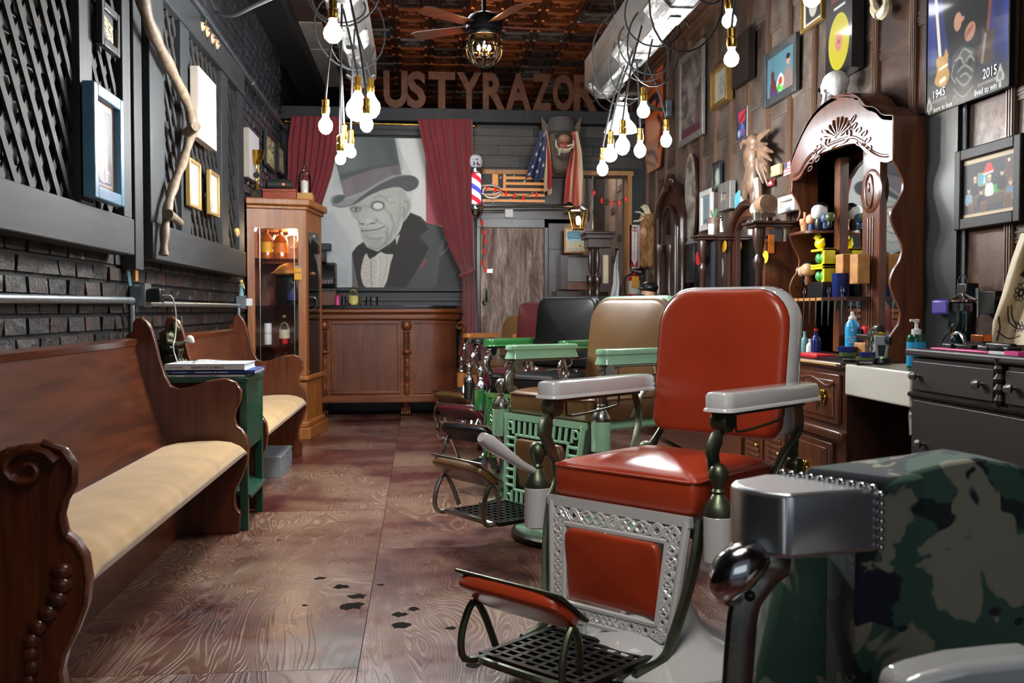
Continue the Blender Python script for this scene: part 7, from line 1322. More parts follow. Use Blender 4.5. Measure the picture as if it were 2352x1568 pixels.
for px, z0, h, m, lb in ((1940, .99, .2, 'straw', 'left bamboo-patterned tube box on the hutch'), (1974, .99, .2, 'straw', 'right bamboo-patterned tube box reflected in the mirror')): 
    x, y, _ = atv(px, 2.36); z0 = onX(px, 652, 2.36).z; h = onX(px, 584, 2.36).z - z0; solo('bamboo_box', B().b2((x - .035, y - .05, z0), (x + .035, y + .05, z0 + h)), 'straw', lb, 'box', bev=.005)
x, y, _ = atv(1930, 2.32); z0 = onX(1930, 672, 2.32).z; solo('dark_cup', B().lathe([(.04, 0), (.044, .01), (.047, .13), (.043, .13), (.04, .01), (0, .01)], (x, y, S3), 20), 'navy_tin', 'dark blue tumbler of clips on the scissor rack', 'cup', ang=30); x, y, _ = atv(1886, 2.33); solo('comb_box', B().b2((x - .04, y - .11, S3), (x + .04, y + .11, S3 + .09)), 'black_plastic', 'black box full of combs on the scissor rack', 'box', bev=.003); solo('foil_bag', B().prism([(2.38, atv(1917, 2.38)[1] - .05, S3), (2.38, atv(1917, 2.38)[1] + .05, S3), (2.4, atv(1917, 2.38)[1] + .05, S3 + .24), (2.4, atv(1917, 2.38)[1] - .05, S3 + .24)], (.03, 0, 0)), 'steel_dark', 'silver-black foil pouch standing behind the comb box', 'pouch', bev=.006)
# ================================================================ SINK, DRESSER
plain('porcelain', 'd2cec4', .2, 0, .02, coat=.6); R = thing('sink', 'white porcelain sink with a deep front apron between vanity and dresser', 'sink', (2.22, 4.2, .7)); b = B().b2((2.0, 3.90, .70), (2.04, 4.53, .848)).b2((2.04, 3.90, .7), (2.44, 3.94, .848)).b2((2.04, 4.49, .7), (2.44, 4.53, .848)).b2((2.38, 3.94, .7), (2.44, 4.49, .848)).b2((2.04, 3.94, .7), (2.38, 4.49, .72)); part('basin', b, 'porcelain', R, bev=.012, seg=3); part('trap', B().tube(cr([(2.2, 4.2, .7), (2.2, 4.2, .5), (2.3, 4.2, .42), (2.46, 4.2, .5)], 5), .03, 10), 'chrome', R)
part('faucet', B().tube(cr([(2.42, 4.1, .848), (2.42, 4.1, .96), (2.36, 4.1, 1.0), (2.28, 4.1, .97)], 5), .013, 8), 'chrome', R)
plain('cloth_white', 'c8c8ca', .8); 
for i, (za, dx) in enumerate(((.66, 0), (.55, .05), (.42, .02))): solo('paper_towel', B().prism([(2.03 + dx, 3.97, za), (2.06 + dx, 4.02, za + .03), (2.1 + dx, 3.98, za - .02), (2.03 + dx, 3.96, za - .08)], (.06, -.03, .03)), 'cloth_white', ['crumpled white towel, topmost of those sticking out beside the dresser', 'crumpled white towel in the middle beside the dresser', 'crumpled white towel lowest beside the dresser'][i], 'towel')
wood('dresser_wood', '0d0705', '1f110d', 1, 'y', .5, 0); D0 = thing('dresser', 'dark brown dresser with small brass knobs at the right edge', 'dresser', (2.24, 3.3, 0)); y0, y1 = 2.55, 3.905
part('carcase', B().b2((2.01, y0, .05), (2.46, y1 - .0, .91)), 'dresser_wood', D0, bev=.003); part('top', B().b2((1.985, y0, .915), (2.46, y1 + .015, .945)), 'dresser_wood', D0, bev=.009, seg=3)
zb = onX(2095, 905, 2.0).z; spl = onX(2297, 890, 2.0).y
def drw(a, c, z0, z1, knobs):
    D = part('drawer', B().b2((1.996, a, z0), (2.012, c, z1)), 'dresser_wood', D0, bev=.004)
    for k in knobs: part('knob', B().lathe([(.006, 0), (.006, .012), (.016, .018), (.018, .028), (.01, .04), (0, .042)], (1.996, k, (z0 + z1) / 2), 16, ax='x', m=Matrix.Translation((2 * 1.996, 0, 0)) @ Matrix.Scale(-1, 4, (1, 0, 0)), fn=lambda a_, z_: 1 + .08 * cos(a_ * 5)), 'nickel', D)
drw(spl + .035, y1 - .03, zb + .02, .895, [onX(2107, 866, 1.99).y, onX(2252, 882, 1.99).y]); drw(y0 + .03, spl - .035, zb + .02, .895, [onX(2328, 896, 1.99).y]); drw(y0 + .03, y1 - .03, .40, zb - .02, [onX(2119, 992, 1.99).y, 2.8]); drw(y0 + .03, y1 - .03, .1, .385, [3.65, 2.8])
part('rope_moulding', B().tube([(1.998, y0 + (y1 - y0) * i / 240, zb) for i in range(241)], [.007 + .004 * (i % 2) for i in range(241)], 6), 'dresser_wood', D0); part('turned_split', B().lathe([(.012, zb + .01), (.02, zb + .03)] + [(.012 + .01 * (i % 2), zb + .05 + i * .018) for i in range(8)] + [(.014, .895)], (2.0, spl, 0), 12), 'dresser_wood', D0)
zd = .945
x, y = 2.07, onX(2105, 760, 2.07).y; R = thing('soap_pump', 'pump bottle of green liquid with a blue label, at the corner of the dresser', 'bottle', (x, y, .848)); z = .848; part('bottle', B().lathe([(.036, 0), (.04, .006), (.04, .135), (.034, .15), (.014, .155)], (x, y, z), 20, sy=.75), 'green_liquid', R); part('label', B().lathe([(.0405, .02), (.0405, .12)], (x, y, z), 20, sy=.75), 'blue_can', R); part('pump', B().lathe([(.02, .152), (.02, .172), (.008, .176), (.007, .2), (.012, .203), (.012, .214), (0, .216)], (x, y, z), 14).box((x - .018, y - .01, z + .21), (.03, .01, .01)), 'white_plastic', R)
t = NT('blue_fluid'); t.p(col=hexc('06333c'), rough=.05, coat=1); MATS['blue_fluid'] = t.m
x, y = 2.3, onX(2210, 740, 2.3).y; R = thing('disinfectant_jar', 'large glass jar of dark blue-green liquid with a chrome lid on the dresser', 'jar', (x, y, zd)); part('liquid', B().lathe([(.05, .005), (.052, .01), (.052, .15)], (x, y, zd), 24), 'blue_fluid', R); part('jar', B().lathe([(.054, 0), (.056, .005), (.056, .185), (.05, .19)], (x, y, zd), 24), 'clear_glass', R); part('lid', B().lathe([(.056, .19), (.058, .2), (.03, .215), (.01, .225), (.012, .235), (0, .237)], (x, y, zd), 24), 'chrome', R)
part_ = lambda px, X: (X, onX(px, 700, X).y)
x, y = part_(2200, 2.2); R = thing('ring_stand', 'chrome arched ring stand on the dresser', 'stand', (x, y, zd)); part('ring', B().tube([(x, y + .06 * cos(a), zd + .008 + .055 * sin(a)) for a in np.linspace(0, pi, 14)], .008, 8), 'chrome', R)
x, y = part_(2255, 2.2); R = thing('guard_set', 'copper-coloured clipper guard in its clear block on the dresser', 'guard', (x, y, zd)); plain('copper', 'a8582c', .25, .8, .1); part('block', B().box((x, y, zd + .045), (.04, .09, .03)), 'copper', R, bev=.004); part('comb_base', B().box((x, y, zd + .015), (.05, .12, .03)), 'black_plastic', R)
x, y = part_(2168, 2.2); solo('card_stand', B().prism([(x, y + .05, zd), (x, y + .04, zd), (x + .02, y - .03, zd + .1), (x + .02, y - .05, zd + .1)], (.004, 0, 0)).prism([(x, y - .02, zd), (x, y - .045, zd + .1), (x, y - .08, zd + .01)], (.006, 0, 0)), 'steel_dark', 'folded black and silver card stand at the back left of the dresser', 'stand')
a, c = part_(2160, 2.06), part_(2320, 2.06); R = thing('tray', 'bright pink tray full of black clipper parts along the dresser front', 'tray', (2.08, (a[1] + c[1]) / 2, zd)); part('tray', B().b2((2.02, c[1], zd), (2.16, a[1], zd + .008)), 'pink_plastic', R, bev=.003)
for i in range(9): part('clipper_part', B().box((2.06 + .06 * rnd.random(), c[1] + (a[1] - c[1]) * (i + .5) / 9, zd + .016), (.05, .07, .018), rz=rnd.uniform(-.5, .5)), 'black_plastic', R, bev=.004)
x, y = part_(2300, 2.12); solo('clipper_comb', B().box((x, y, zd + .025), (.03, .16, .02)), 'black_plastic', 'black clipper lying across the right end of the pink tray', 'clippers', bev=.006); x, y = part_(2310, 2.02); R = thing('tail_brush', 'white-handled brush with pink bristles at the dresser edge', 'brush', (x, y, zd)); part('handle', B().box((x, y + .03, zd + .006), (.012, .12, .01)), 'white_plastic', R); part('bristles', B().box((x, y - .06, zd + .008), (.03, .08, .014)), 'pink_plastic', R)
# wall outlet, charger brick, purple holder
a = onX(2275, 695, XR - .03); R = thing('outlet_box', 'grey metal outlet box with a black charger plugged in, above the dresser', 'junction box', a); part('box', B().box(a, (.06, .16, .1)), 'steel_dark', R, bev=.004); part('cover', B().box((a.x - .032, a.y + .05, a.z), (.006, .03, .13)), 'galvanised', R); part('nipple', B().tube([(a.x, a.y - .08, a.z + .015), (a.x, a.y - .14, a.z + .015)], .014, 8), 'nickel', R)
a = onX(2223, 672, XR - .07); solo('charger_brick', B().box(a, (.06, .075, .085)), 'black_plastic', 'black charger brick on the rusty wall above the glass jar', 'charger', bev=.006); solo('charger_cable', B().tube(cr([a + Vector((0, 0, .04)), a + Vector((0, .03, .08)), a + Vector((0, .08, .05)), a + Vector((0, .09, -.1)), a + Vector((0, .08, -.2))], 5), .003, 6), 'black_rubber', 'thin black cable looping from the charger brick', 'cable')
plain('purple_plastic', '4c3c9a', .35); a = onX(2170, 705, XR - .05); solo('purple_dispenser', B().box(a, (.07, .1, .07), rz=.3), 'purple_plastic', 'purple plastic dispenser on the dark wall beside the hutch', 'dispenser', bev=.012)
solo('dark_board', B().b2((XR - .045, onX(2192, 700, XR - .05).y, .3), (XR - .022, 4.63, onX(2150, 270, XR).z)), 'black_paint', 'dark upright board on the wall between hutch and jar', 'board'); solo('conduit', B().tube([(XR - .012, onX(2207, 700, XR - .02).y, 1.1), (XR - .012, onX(2207, 700, XR - .02).y, 2.2)], .011, 8), 'galvanised', 'vertical grey conduit behind the glass jar', 'pipe')
# cloth with line drawing
cv = Canvas(110, 200, 0, 0, 110, 200, 'cfc0a2')
def ink(*p, w=2.4): cv.line(list(p), w, '1a1a20', 1, 1.2, 4)
for cx, cy in ((52, 60), (40, 95), (88, 40), (95, 120)):
    for i in range(9): a = i * 2 * pi / 9; cv.ell(cx + 10 * cos(a), cy + 10 * sin(a), 5.5, 4, '1a1a20', 1, 1, a); cv.ell(cx + 10 * cos(a), cy + 10 * sin(a), 3.6, 2.4, 'cfc0a2', 1, 1, a)
    cv.ell(cx, cy, 5, 5, '1a1a20'); cv.ell(cx, cy, 3, 3, 'cfc0a2')
ink((20, 120), (30, 150), (50, 165), (70, 160)); ink((26, 118), (36, 145), (54, 158), (74, 152)); [ink((40 + 6 * i, 150), (44 + 6 * i, 162), (40 + 6 * i, 170), w=2) for i in range(5)]; ink((60, 10), (80, 20), (100, 14), w=4); ink((30, 30), (44, 26), (60, 36), w=3); ink((70, 140), (90, 160), (100, 190), w=3); ink((10, 170), (30, 186), (50, 180)); ink((80, 80), (100, 96), (106, 84), w=4); ink((8, 140), (14, 160), (10, 190), w=3); cv.poly([(70, 70), (90, 78), (84, 90)], '1a1a20'); cv.poly([(30, 70), (38, 62), (42, 74)], '1a1a20')
K = [(535, 2345, 2420), (600, 2322, 2420), (680, 2300, 2420), (740, 2280, 2420), (792, 2276, 2420)]
def P(u, v):
    k = min(int(v * 4), 3); t_ = v * 4 - k; a = [K[k][i] * (1 - t_) + K[k + 1][i] * t_ for i in range(3)]; X = XR - .1 - .035 * sin(u * 9 + v * 2); return tuple(onX(a[1] * (1 - u) + a[2] * u, a[0], X - .08))
R = thing('printed_cape', 'cream barber cape printed with black flowers, hanging at the right edge', 'cape', P(.5, 1)); painted('cloth', cv, P, 'art_matte', R, ang=80); part('hook', B().tube([P(.5, 0), (XR, P(.5, 0)[1], P(.5, 0)[2] + .06)], .008, 6), 'nickel', R)
# ================================================================ MIDDLE AND FAR MIRRORS ON THE RIGHT
def y_(px, X): return onX(px, 700, X).y
def z_(py, px, X): return onX(px, py, X).z
V2 = thing('arched_vanity', 'dark wooden vanity with an arched mirror and turned column shelves, middle of the right wall', 'vanity', (2.3, 7.2, 0)); Xb = 2.4
ar = [(1672, 560), (1676, 530), (1684, 502), (1696, 480), (1710, 467), (1724, 466), (1738, 478), (1750, 505), (1756, 545)]; AR = cr([onX(*q, Xb) for q in ar], 3); inn = [(1688, 545), (1692, 525), (1700, 508), (1712, 500), (1724, 505), (1733, 522), (1737, 545)]; IN = cr([onX(*q, Xb) for q in inn], 3)
zl = .85; part('back_board', B().prism([(Xb + .03, AR[0].y, zl)] + [p + Vector((.03, 0, 0)) for p in AR] + [(Xb + .03, AR[-1].y, zl)], (.03, 0, 0)), 'vanity_wood', V2); part('mirror_pane', B().prism([(Xb + .02, IN[0].y, zl)] + [p + Vector((.02, 0, 0)) for p in IN] + [(Xb + .02, IN[-1].y, zl)], (.009, 0, 0)), 'mirror', V2, sm=False)
part('arch_moulding', B().tube([(Xb + .01, AR[0].y, zl + .3)] + [p + Vector((.01, 0, 0)) for p in AR], .03, 8), 'dark_wood', V2); part('inner_moulding', B().tube([(Xb + .015, IN[0].y, zl)] + [p + Vector((.01, 0, 0)) for p in IN] + [(Xb + .015, IN[-1].y, zl)], .016, 6), 'dark_wood', V2)
for px, X, py in ((1613, 2.2, 546), (1742, 2.1, 516)):
    y, z1 = y_(px, X), z_(py, px, X); h = z1 - .86; part('turned_column', B().lathe([(.03, .86), (.036, .88), (.03, .9), (.026, .92), (.028, .86 + h * .35), (.022, .86 + h * .62), (.034, .86 + h * .68), (.036, .86 + h * .72), (.02, .86 + h * .76), (.034, .86 + h * .84), (.04, .86 + h * .94), (.034, z1)], (X, y, 0), 16), 'dark_wood', V2)
    part('column_shelf', B().b2((X - .07, y - .09, z1), (2.46, y + .13 if px > 1700 else y + .1, z1 + .018)).b2((X - .05, y - .07, z1 - .02), (2.46, y + .1, z1)), 'dark_wood', V2, bev=.005)
ys = max(6.05, y_(1757, 2.22)); part('side_board', B().b2((2.22, ys, .5), (2.46, ys + .02, z_(560, 1790, 2.4))), 'vanity_wood', V2); ys2 = y_(1650, 2.4); part('side_board', B().b2((2.38, ys2 - .25, .86), (2.46, ys2 + .1, z_(556, 1650, 2.4))), 'vanity_wood', V2); part('carcase', B().b2((2.0, 6.05, .05), (2.46, 8.2, .83)), 'vanity_wood', V2, bev=.005); part('top', B().b2((1.97, 6.05, .83), (2.46, 8.25, .86)), 'dark_wood', V2, bev=.008)
for i in range(3):
    D = part('drawer', B().b2((1.99, 7.1 + i * .36, .5), (2.0, 7.42 + i * .36, .79)), 'vanity_wood', V2, bev=.004); part('knob', B().sph((1.975, 7.26 + i * .36, .65), .018, 8), 'brass', D)
# stickers and bits on it
def sticker(lb, px, py, X, w_, h_, m, rot=0):
    p = onX(px, py, X); b = B().lathe([(1, 0), (1, .003)], (0, 0, 0), 20, ax='x'); b.v = [(p.x + x_, p.y + y__ * w_, p.z + z__ * h_) for x_, y__, z__ in b.v]; solo('sticker', b, m, lb, 'sticker', sm=False)
sticker('round red and white sticker on the left column', 1603, 593, 2.19, .07, .055, 'ink_red'); sticker('oval yellow and black badge left of the arched mirror', 1661, 565, 2.36, .08, .05, 'yellow_label'); sticker('narrow pale surfboard-shaped sticker on the vanity side', 1658, 615, 2.36, .03, .075, 'frame_white'); sticker('yellow half-round sticker by the right column', 1758, 590, 2.21, .05, .04, 'yellow_label')
p = onY(1761, 560, ys - .004); solo('sticker', B().box((p.x + .03, p.y, p.z), (.04, .003, .12)), 'orange_label', 'red-orange portrait sticker on the vanity side board', 'sticker'); p = onX(1664, 680, 2.34); solo('sticker', B().box(p, (.004, .08, .06)), 'paper', 'small white tag at the foot of the vanity side', 'sticker')
p = onX(1784, 540, 2.36); R = thing('vinyl_disc', 'flat black disc hung beside the column shelf', 'disc', p); part('disc', B().lathe([(.11, 0), (.11, .006), (.03, .008)], p, 28, ax='x'), 'black_plastic', R)
zt = z_(516, 1742, 2.1) + .018
p = onX(1757, 505, 2.25); R = thing('model_engine', 'small metal engine-like model on the right column shelf', 'model', (p.x, p.y, zt)); b = B().box((p.x, p.y, zt + .07), (.1, .12, .02))
for s in (-1, 1): b.tube([(p.x, p.y + s * .05, zt), (p.x, p.y + s * .05, zt + .12)], .006, 6).tube([(p.x - .03, p.y + s * .02, zt), (p.x - .03, p.y + s * .03, zt + .1)], .008, 6)
part('frame', b, 'nickel', R); part('drum', B().lathe([(.06, -.07), (.065, 0), (.06, .07)], (p.x, p.y, zt + .14), 16, ax='y'), 'carved_wood', R); part('gauge', B().sph((p.x - .03, p.y + .08, zt + .12), .045, 12), 'tusk', R)
p = onX(1738, 510, 2.1); solo('glass_cup', B().lathe([(.025, 0), (.03, .06), (.027, .06), (.02, .008), (0, .008)], (2.1, p.y, zt), 14), 'nickel', 'little metal cup on the right column shelf', 'cup', ang=30)
zt = z_(546, 1613, 2.2) + .018; p = onX(1640, 520, 2.3); R = thing('tiki_mug', 'brown head-shaped mug with a green plant tuft on the left column shelf', 'mug', (p.x, p.y, zt)); plain('plant_green', '6a8a68', .7, 0, .2); part('mug', B().lathe([(.03, 0), (.035, .03), (.05, .06), (.06, .1), (.05, .14)], (p.x, p.y, zt), 12), 'carved_wood', R); b = B()
for i in range(14): a = i * 2.4; b.tube([(p.x, p.y, zt + .13), (p.x + .03 * cos(a), p.y + .04 * sin(a), zt + .19 + .02 * sin(i))], [.01, .003], 5)
part('tuft', b, 'plant_green', R, kind='stuff'); solo('cup_stack', B().lathe([(.025, 0), (.028, .09)], (2.27, y_(1633, 2.27), zt), 12), 'paper', 'white printed paper cup below the tiki mug', 'cup'); R = thing('silver_figure', 'tiny silver dancing figure on the left column shelf', 'figurine', (2.24, y_(1655, 2.24), zt)); y = y_(1655, 2.24); part('figure', B().tube([(2.24, y, zt), (2.24, y, zt + .1)], [.02, .01], 8).sph((2.24, y, zt + .115), .014, 8).tube([(2.24, y - .04, zt + .1), (2.24, y, zt + .08), (2.24, y + .04, zt + .05)], .006, 6), 'nickel', R)
plain('robe_black', '16161a', .7, 0, .3); x = 2.28; ya, yc = y_(1648, x), y_(1622, x); solo('hanging_apron', B().grid(lambda u, v: (x - .02 * sin(u * 14), yc + (ya - yc) * u + .03 * v * (u - .5), z_(550, 1635, x) - (z_(550, 1635, x) - .95) * v), 20, 8), 'robe_black', 'black barber apron hanging inside the left column shelf', 'apron', ang=80)
p = onX(1636, 668, 2.2); solo('folded_cap', B().sph((p.x, p.y, .9), (.07, .14, .04), 14), 'plant_green', 'dark green cap lying on the vanity top behind the red chair', 'cap')
# far arched mirror
M1 = thing('gothic_mirror', 'tall ornate dark arched mirror, far end of the right wall', 'mirror', (2.4, 9.4, .8)); X = 2.38
ol = [(1512, 505), (1516, 470), (1526, 440), (1536, 422), (1545, 418), (1553, 432), (1560, 455), (1566, 490), (1567, 505)]; OL = cr([onX(*q, X) for q in ol], 3); il = [(1521, 520), (1524, 495), (1531, 478), (1538, 474), (1546, 484), (1551, 505), (1552, 520)]; IL = cr([onX(*q, X) for q in il], 3); zf = .86
part('frame_board', B().prism([(X + .02, OL[0].y, zf)] + [p + Vector((.02, 0, 0)) for p in OL] + [(X + .02, OL[-1].y, zf)], (.05, 0, 0)), 'dark_wood', M1); part('mirror_pane', B().prism([(X + .01, IL[0].y, zf)] + [p + Vector((.01, 0, 0)) for p in IL] + [(X + .01, IL[-1].y, zf)], (.009, 0, 0)), 'mirror', M1, sm=False)
for k, (L_, r) in enumerate(((OL, .035), (IL, .016))): part('arch_moulding', B().tube([(X, L_[0].y, zf)] + [p for p in L_] + [(X, L_[-1].y, zf)], r, 8), 'dark_wood', M1)
for px in (1512, 1567):
    y = y_(px, X - .04); part('side_column', B().lathe([(.03, .86), (.04, .95), (.022, 1.0), (.026, 1.2), (.04, 1.24), (.024, 1.3), (.03, 1.6), (.045, 1.66), (.045, 1.74)], (X - .04, y, 0), 12), 'dark_wood', M1)
p = onX(1541, 418, X - .02); part('crest', B().sph(p, (.05, .09, .06), 12).sph(p + Vector((0, 0, .05)), (.04, .06, .03), 10).tube(cr([p + Vector((-.02, .1, -.02)), p + Vector((-.03, .03, -.08)), p + Vector((-.02, -.06, -.02))], 4), .02, 8), 'dark_wood', M1)
solo('vanity_cabinet', B().b2((2.0, 8.6, 0), (2.46, 10.3, .84)), 'dark_wood', 'low dark cabinet under the far arched mirror', 'cabinet', bev=.006)
# wall clock case between the mirrors
p = onX(1583, 610, 2.36); ya, yc = y_(1592, 2.36), y_(1574, 2.36); R = thing('wall_clock', 'slim black glazed wall clock case between the two arched mirrors', 'clock', (2.4, (ya + yc) / 2, z_(655, 1583, 2.36))); part('case', B().b2((2.36, ya, z_(650, 1583, 2.36)), (2.46, yc, z_(560, 1583, 2.36))), 'black_plastic', R, bev=.006); part('glass_door', B().b2((2.352, ya + .04, z_(640, 1583, 2.36)), (2.36, yc - .04, z_(572, 1583, 2.36))), 'steel_dark', R); part('crest', B().prism([(2.36, ya - .03, z_(560, 1583, 2.36)), (2.36, yc + .03, z_(560, 1583, 2.36)), (2.36, (ya + yc) / 2, z_(545, 1583, 2.36))], (.08, 0, 0)), 'frame_silver', R)
# fur pelt with antlers
t = NT('fur'); n1 = t.noise(t.coords((25, 25, 6)), 2, 6, .7); t.p(col=t.ramp(n1, [(.3, hexc('5a3a20')), (.55, hexc('a87a48')), (.75, hexc('c8ab80'))]), rough=.9); t.bump(n1, .9, .015); MATS['fur'] = t.m
Yp = 10.5; q = lambda px, py, d=0: onY(px, py, Yp - d); R = thing('fur_headdress', 'fur and antler headdress on a face mask, hanging beside the fire extinguisher sign', 'headdress', q(1488, 612)); b = B().sph(q(1488, 506), (.1, .09, .1), 14)
for px, w_ in ((1479, .05), (1496, .055)): b.tube([q(px, 520), q(px, 560), q(px - 1, 600)], [w_, w_ * 1.1, w_ * .8], 10).sph(q(px - 1, 605), (.045, .04, .05), 10)
part('pelt', b, 'fur', R, remesh=.014); part('face', B().sph(q(1479, 536, .04), (.045, .05, .07), 12).sph(q(1475, 538, .08), (.012, .02, .02), 8), 'skin', R, remesh=.008)
for a in (((1484, 500), (1476, 492), (1468, 487), (1459, 487)), ((1486, 495), (1480, 482), (1472, 474)), ((1488, 494), (1484, 480), (1476, 472)), ((1492, 494), (1490, 480), (1484, 472), (1478, 471)), ((1478, 500), (1470, 506), (1455, 508))): part('antler', B().tube(cr([q(*c_, .05) for c_ in a], 4), [.016 * (1 - i / (len(a) * 4 + 2)) for i in range((len(a) - 1) * 4 + 1)], 6), 'tusk', R)
# mannequin head with cap
q = lambda px, py: onY(px, py, 9.0); c = q(1489, 668); R = thing('mannequin_head', 'mannequin head in a shiny black peaked cap beside the far mirror', 'mannequin head', (c.x, c.y, .84)); part('head', B().sph((c.x, c.y, c.z - .03), (.07, .08, .1), 12).lathe([(.06, .84 - c.z), (.045, -.1)], c, 12), 'skin', R); part('cap', B().sph((c.x + .01, c.y, c.z + .03), (.085, .1, .06), 14).box((c.x - .06, c.y - .06, c.z + .02), (.1, .08, .012), rz=.6), 'black_plastic', R, remesh=.008)
c = q(1474, 684); solo('round_hat', B().sph((c.x, c.y, c.z - .04), (.1, .1, .08), 16), 'robe_black', 'black round hat in front of the mannequin head', 'hat')
# ================================================================ OVERHEAD: hollow beams, hanging bulbs, fan
t = NT('whitish'); v = t.coords((6, 1.2, 6)); n1 = t.noise(v, 3, 8, .75); t.p(col=t.ramp(n1, [(.35, hexc('2c2a2a')), (.5, hexc('6c6a68')), (.62, hexc('c8c6c2'))]), rough=.5); t.bump(n1, .4, .006); MATS['whitish'] = t.m
def beam(label, Xc, y0, y1, zc, w_, h_):
    R = thing('hanging_beam', label, 'beam', (Xc, (y0 + y1) / 2, zc - h_ / 2)); c = w_ * .28; P = [(-w_ / 2 + c, -h_ / 2), (w_ / 2 - c, -h_ / 2), (w_ / 2, -h_ / 2 + c), (w_ / 2, h_ / 2), (-w_ / 2, h_ / 2), (-w_ / 2, -h_ / 2 + c)]
    part('timber', B().prism([(Xc + a, y0, zc + b_) for a, b_ in P], (0, y1 - y0, 0)), 'timber_grey', R, bev=.006); part('reflection_strip', B().b2((Xc - w_ / 2 + c, y0 + .05, zc - h_ / 2 - .012), (Xc + w_ / 2 - c, y1 - .02, zc - h_ / 2)), 'whitish', R)  # bright reflection along the underside put into a pale strip
    for k, y in enumerate(np.arange(y1 - .12, y0, -.95)):
        L = .32 if k else .1; part('collar_plate', B().prism([(Xc + a * 1.03, y - L, zc + b_ * 1.03 - .016 * (b_ < 0)) for a, b_ in P[:3] + P[-1:]], (0, L, 0)), 'whitish', R)
        if k: part('slot', B().b2((Xc - .03, y - L * .6, zc - h_ / 2 - .03), (Xc + .03, y - L * .4, zc - h_ / 2 - .02)), 'black_paint', R, sm=False)
    for y in (y0 + .6, y1 - .5):
        b = B(); n = int((ZC - zc - h_ / 2) / .045)
        for i in range(n + 1): z = zc + h_ / 2 + .02 + i * .045; b.tube([(Xc + (.011 * cos(a) if i % 2 else 0), y + (0 if i % 2 else .011 * cos(a)), z + .03 * sin(a)) for a in np.linspace(0, 2 * pi, 9)[:-1]], .004, 5, closed=True)
        part('chain', b, 'steel_dark', R, kind='stuff'); part('hanger_rod', B().tube([(Xc + .05, y, zc + h_ / 2), (Xc + .05, y, ZC)], .009, 6), 'nickel', R)
    return R
wood('timber_grey', '161514', '4a4744', .9, 'y', .6, 0, bump=.4)
beam('whitewashed hollow beam hanging on chains, on the left over the pews', -.42, 3.2, 7.6, 2.9, .21, .25); beam('whitewashed hollow beam hanging on chains, on the right over the barber chairs', 1.40, 3.2, 7.6, 2.87, .27, .28)
COOL = {}; N_B = [0]
def bulbmat(kind):
    if kind not in COOL:
        c_, s_ = {'cool': ((.84, .93, 1), 520), 'warm': ((1, .5, .16), 34), 'neutral': ((1, .84, .64), 260), 'soft': ((.86, .93, 1), 150)}[kind]
        t = NT('bulb_' + kind); t.p(col=(1, 1, 1), em=c_, es=s_, rough=.2); COOL[kind] = t.m; MATS['bulb_' + kind] = t.m
    return COOL[kind]
def pendant(label, px, py, Y, rpx, kind, top=None, sway=0, group=None):
    c = onY(px, py, Y); r = rpx * Y / F; R = thing('pendant_bulb', label, 'light bulb', c - Vector((0, 0, r * 1.1)), group=group)
    tall = 1.25 if kind == 'cool' and rpx < 22 else 1.0
    part('bulb', B().lathe([(.002, -r * tall), (r * .5, -r * .87 * tall), (r * .87, -r * .5 * tall), (r, 0), (r * .9, r * .45), (r * .62, r * .85), (r * .42, r * 1.2), (.018, r * 1.5)], c, 14), bulbmat(kind), R)
    zt = r * 1.5; part('socket', B().lathe([(.019, zt), (.023, zt + .008), (.023, zt + .04), (.018, zt + .045), (.02, zt + .08), (.008, zt + .09)], c, 12), 'brass', R)
    zT = top or 3.0; bxm = -.42 if c.x < .4 else 1.40; sway = bxm - c.x + .06 * sin(px); P = [c + Vector((0, 0, zt + .085)), c + Vector((sway * .3, 0, (zT - c.z) * .5)), Vector((c.x + sway, c.y, zT))]; part('cord', B().tube(cr(P, 4), .006, 6), 'black_rubber', R)
    return c
pendant('large amber globe bulb, alone at the upper left', 765, 77, 4.6, 22, 'warm', 3.1, .02)
for a in ((748, 288, 5.6, 16, 'cool', 'bare white bulb hanging lowest on the left, in front of the red curtain'), (822, 252, 5.6, 27, 'neutral', 'big round glowing bulb of the left cluster'), (852, 246, 5.9, 21, 'cool', 'brightest white bulb of the left cluster, upper right'), (842, 285, 5.3, 15, 'cool', 'white bulb under the brightest pair of the left cluster'), (790, 343, 5.8, 14, 'cool', 'white bulb at the upper left of the low trio before the mural'), (806, 350, 6.0, 12, 'neutral', 'glowing bulb at the right of the low trio before the mural'), (782, 366, 5.5, 12, 'neutral', 'lowest amber-white bulb of the low trio before the mural'),
          (1478, 256, 5.9, 15, 'neutral', 'warm amber-white bulb of the right cluster nearest the barn lamp'), (1402, 356, 6.2, 16, 'neutral', 'glowing bulb left of the white glare in the right cluster'), (1430, 335, 5.8, 17, 'cool', 'white bulb at the middle of the right cluster under the barn lamp'), (1470, 345, 6.4, 14, 'cool', 'white bulb right of the middle one in the right cluster'), (1384, 388, 6.5, 13, 'cool', 'lowest white bulb of the right cluster'), (1530, 322, 6.6, 13, 'cool', 'white bulb nearest the large silver picture frame'),
          (1675, 48, 4.4, 17, 'soft', 'white bulb high above the gilt frame'), (1680, 136, 4.2, 18, 'warm', 'amber globe bulb in front of the gilt frame'), (1865, -4, 3.6, 21, 'soft', 'white bulb cut by the top of the picture')): pendant(a[5], *a[:5])
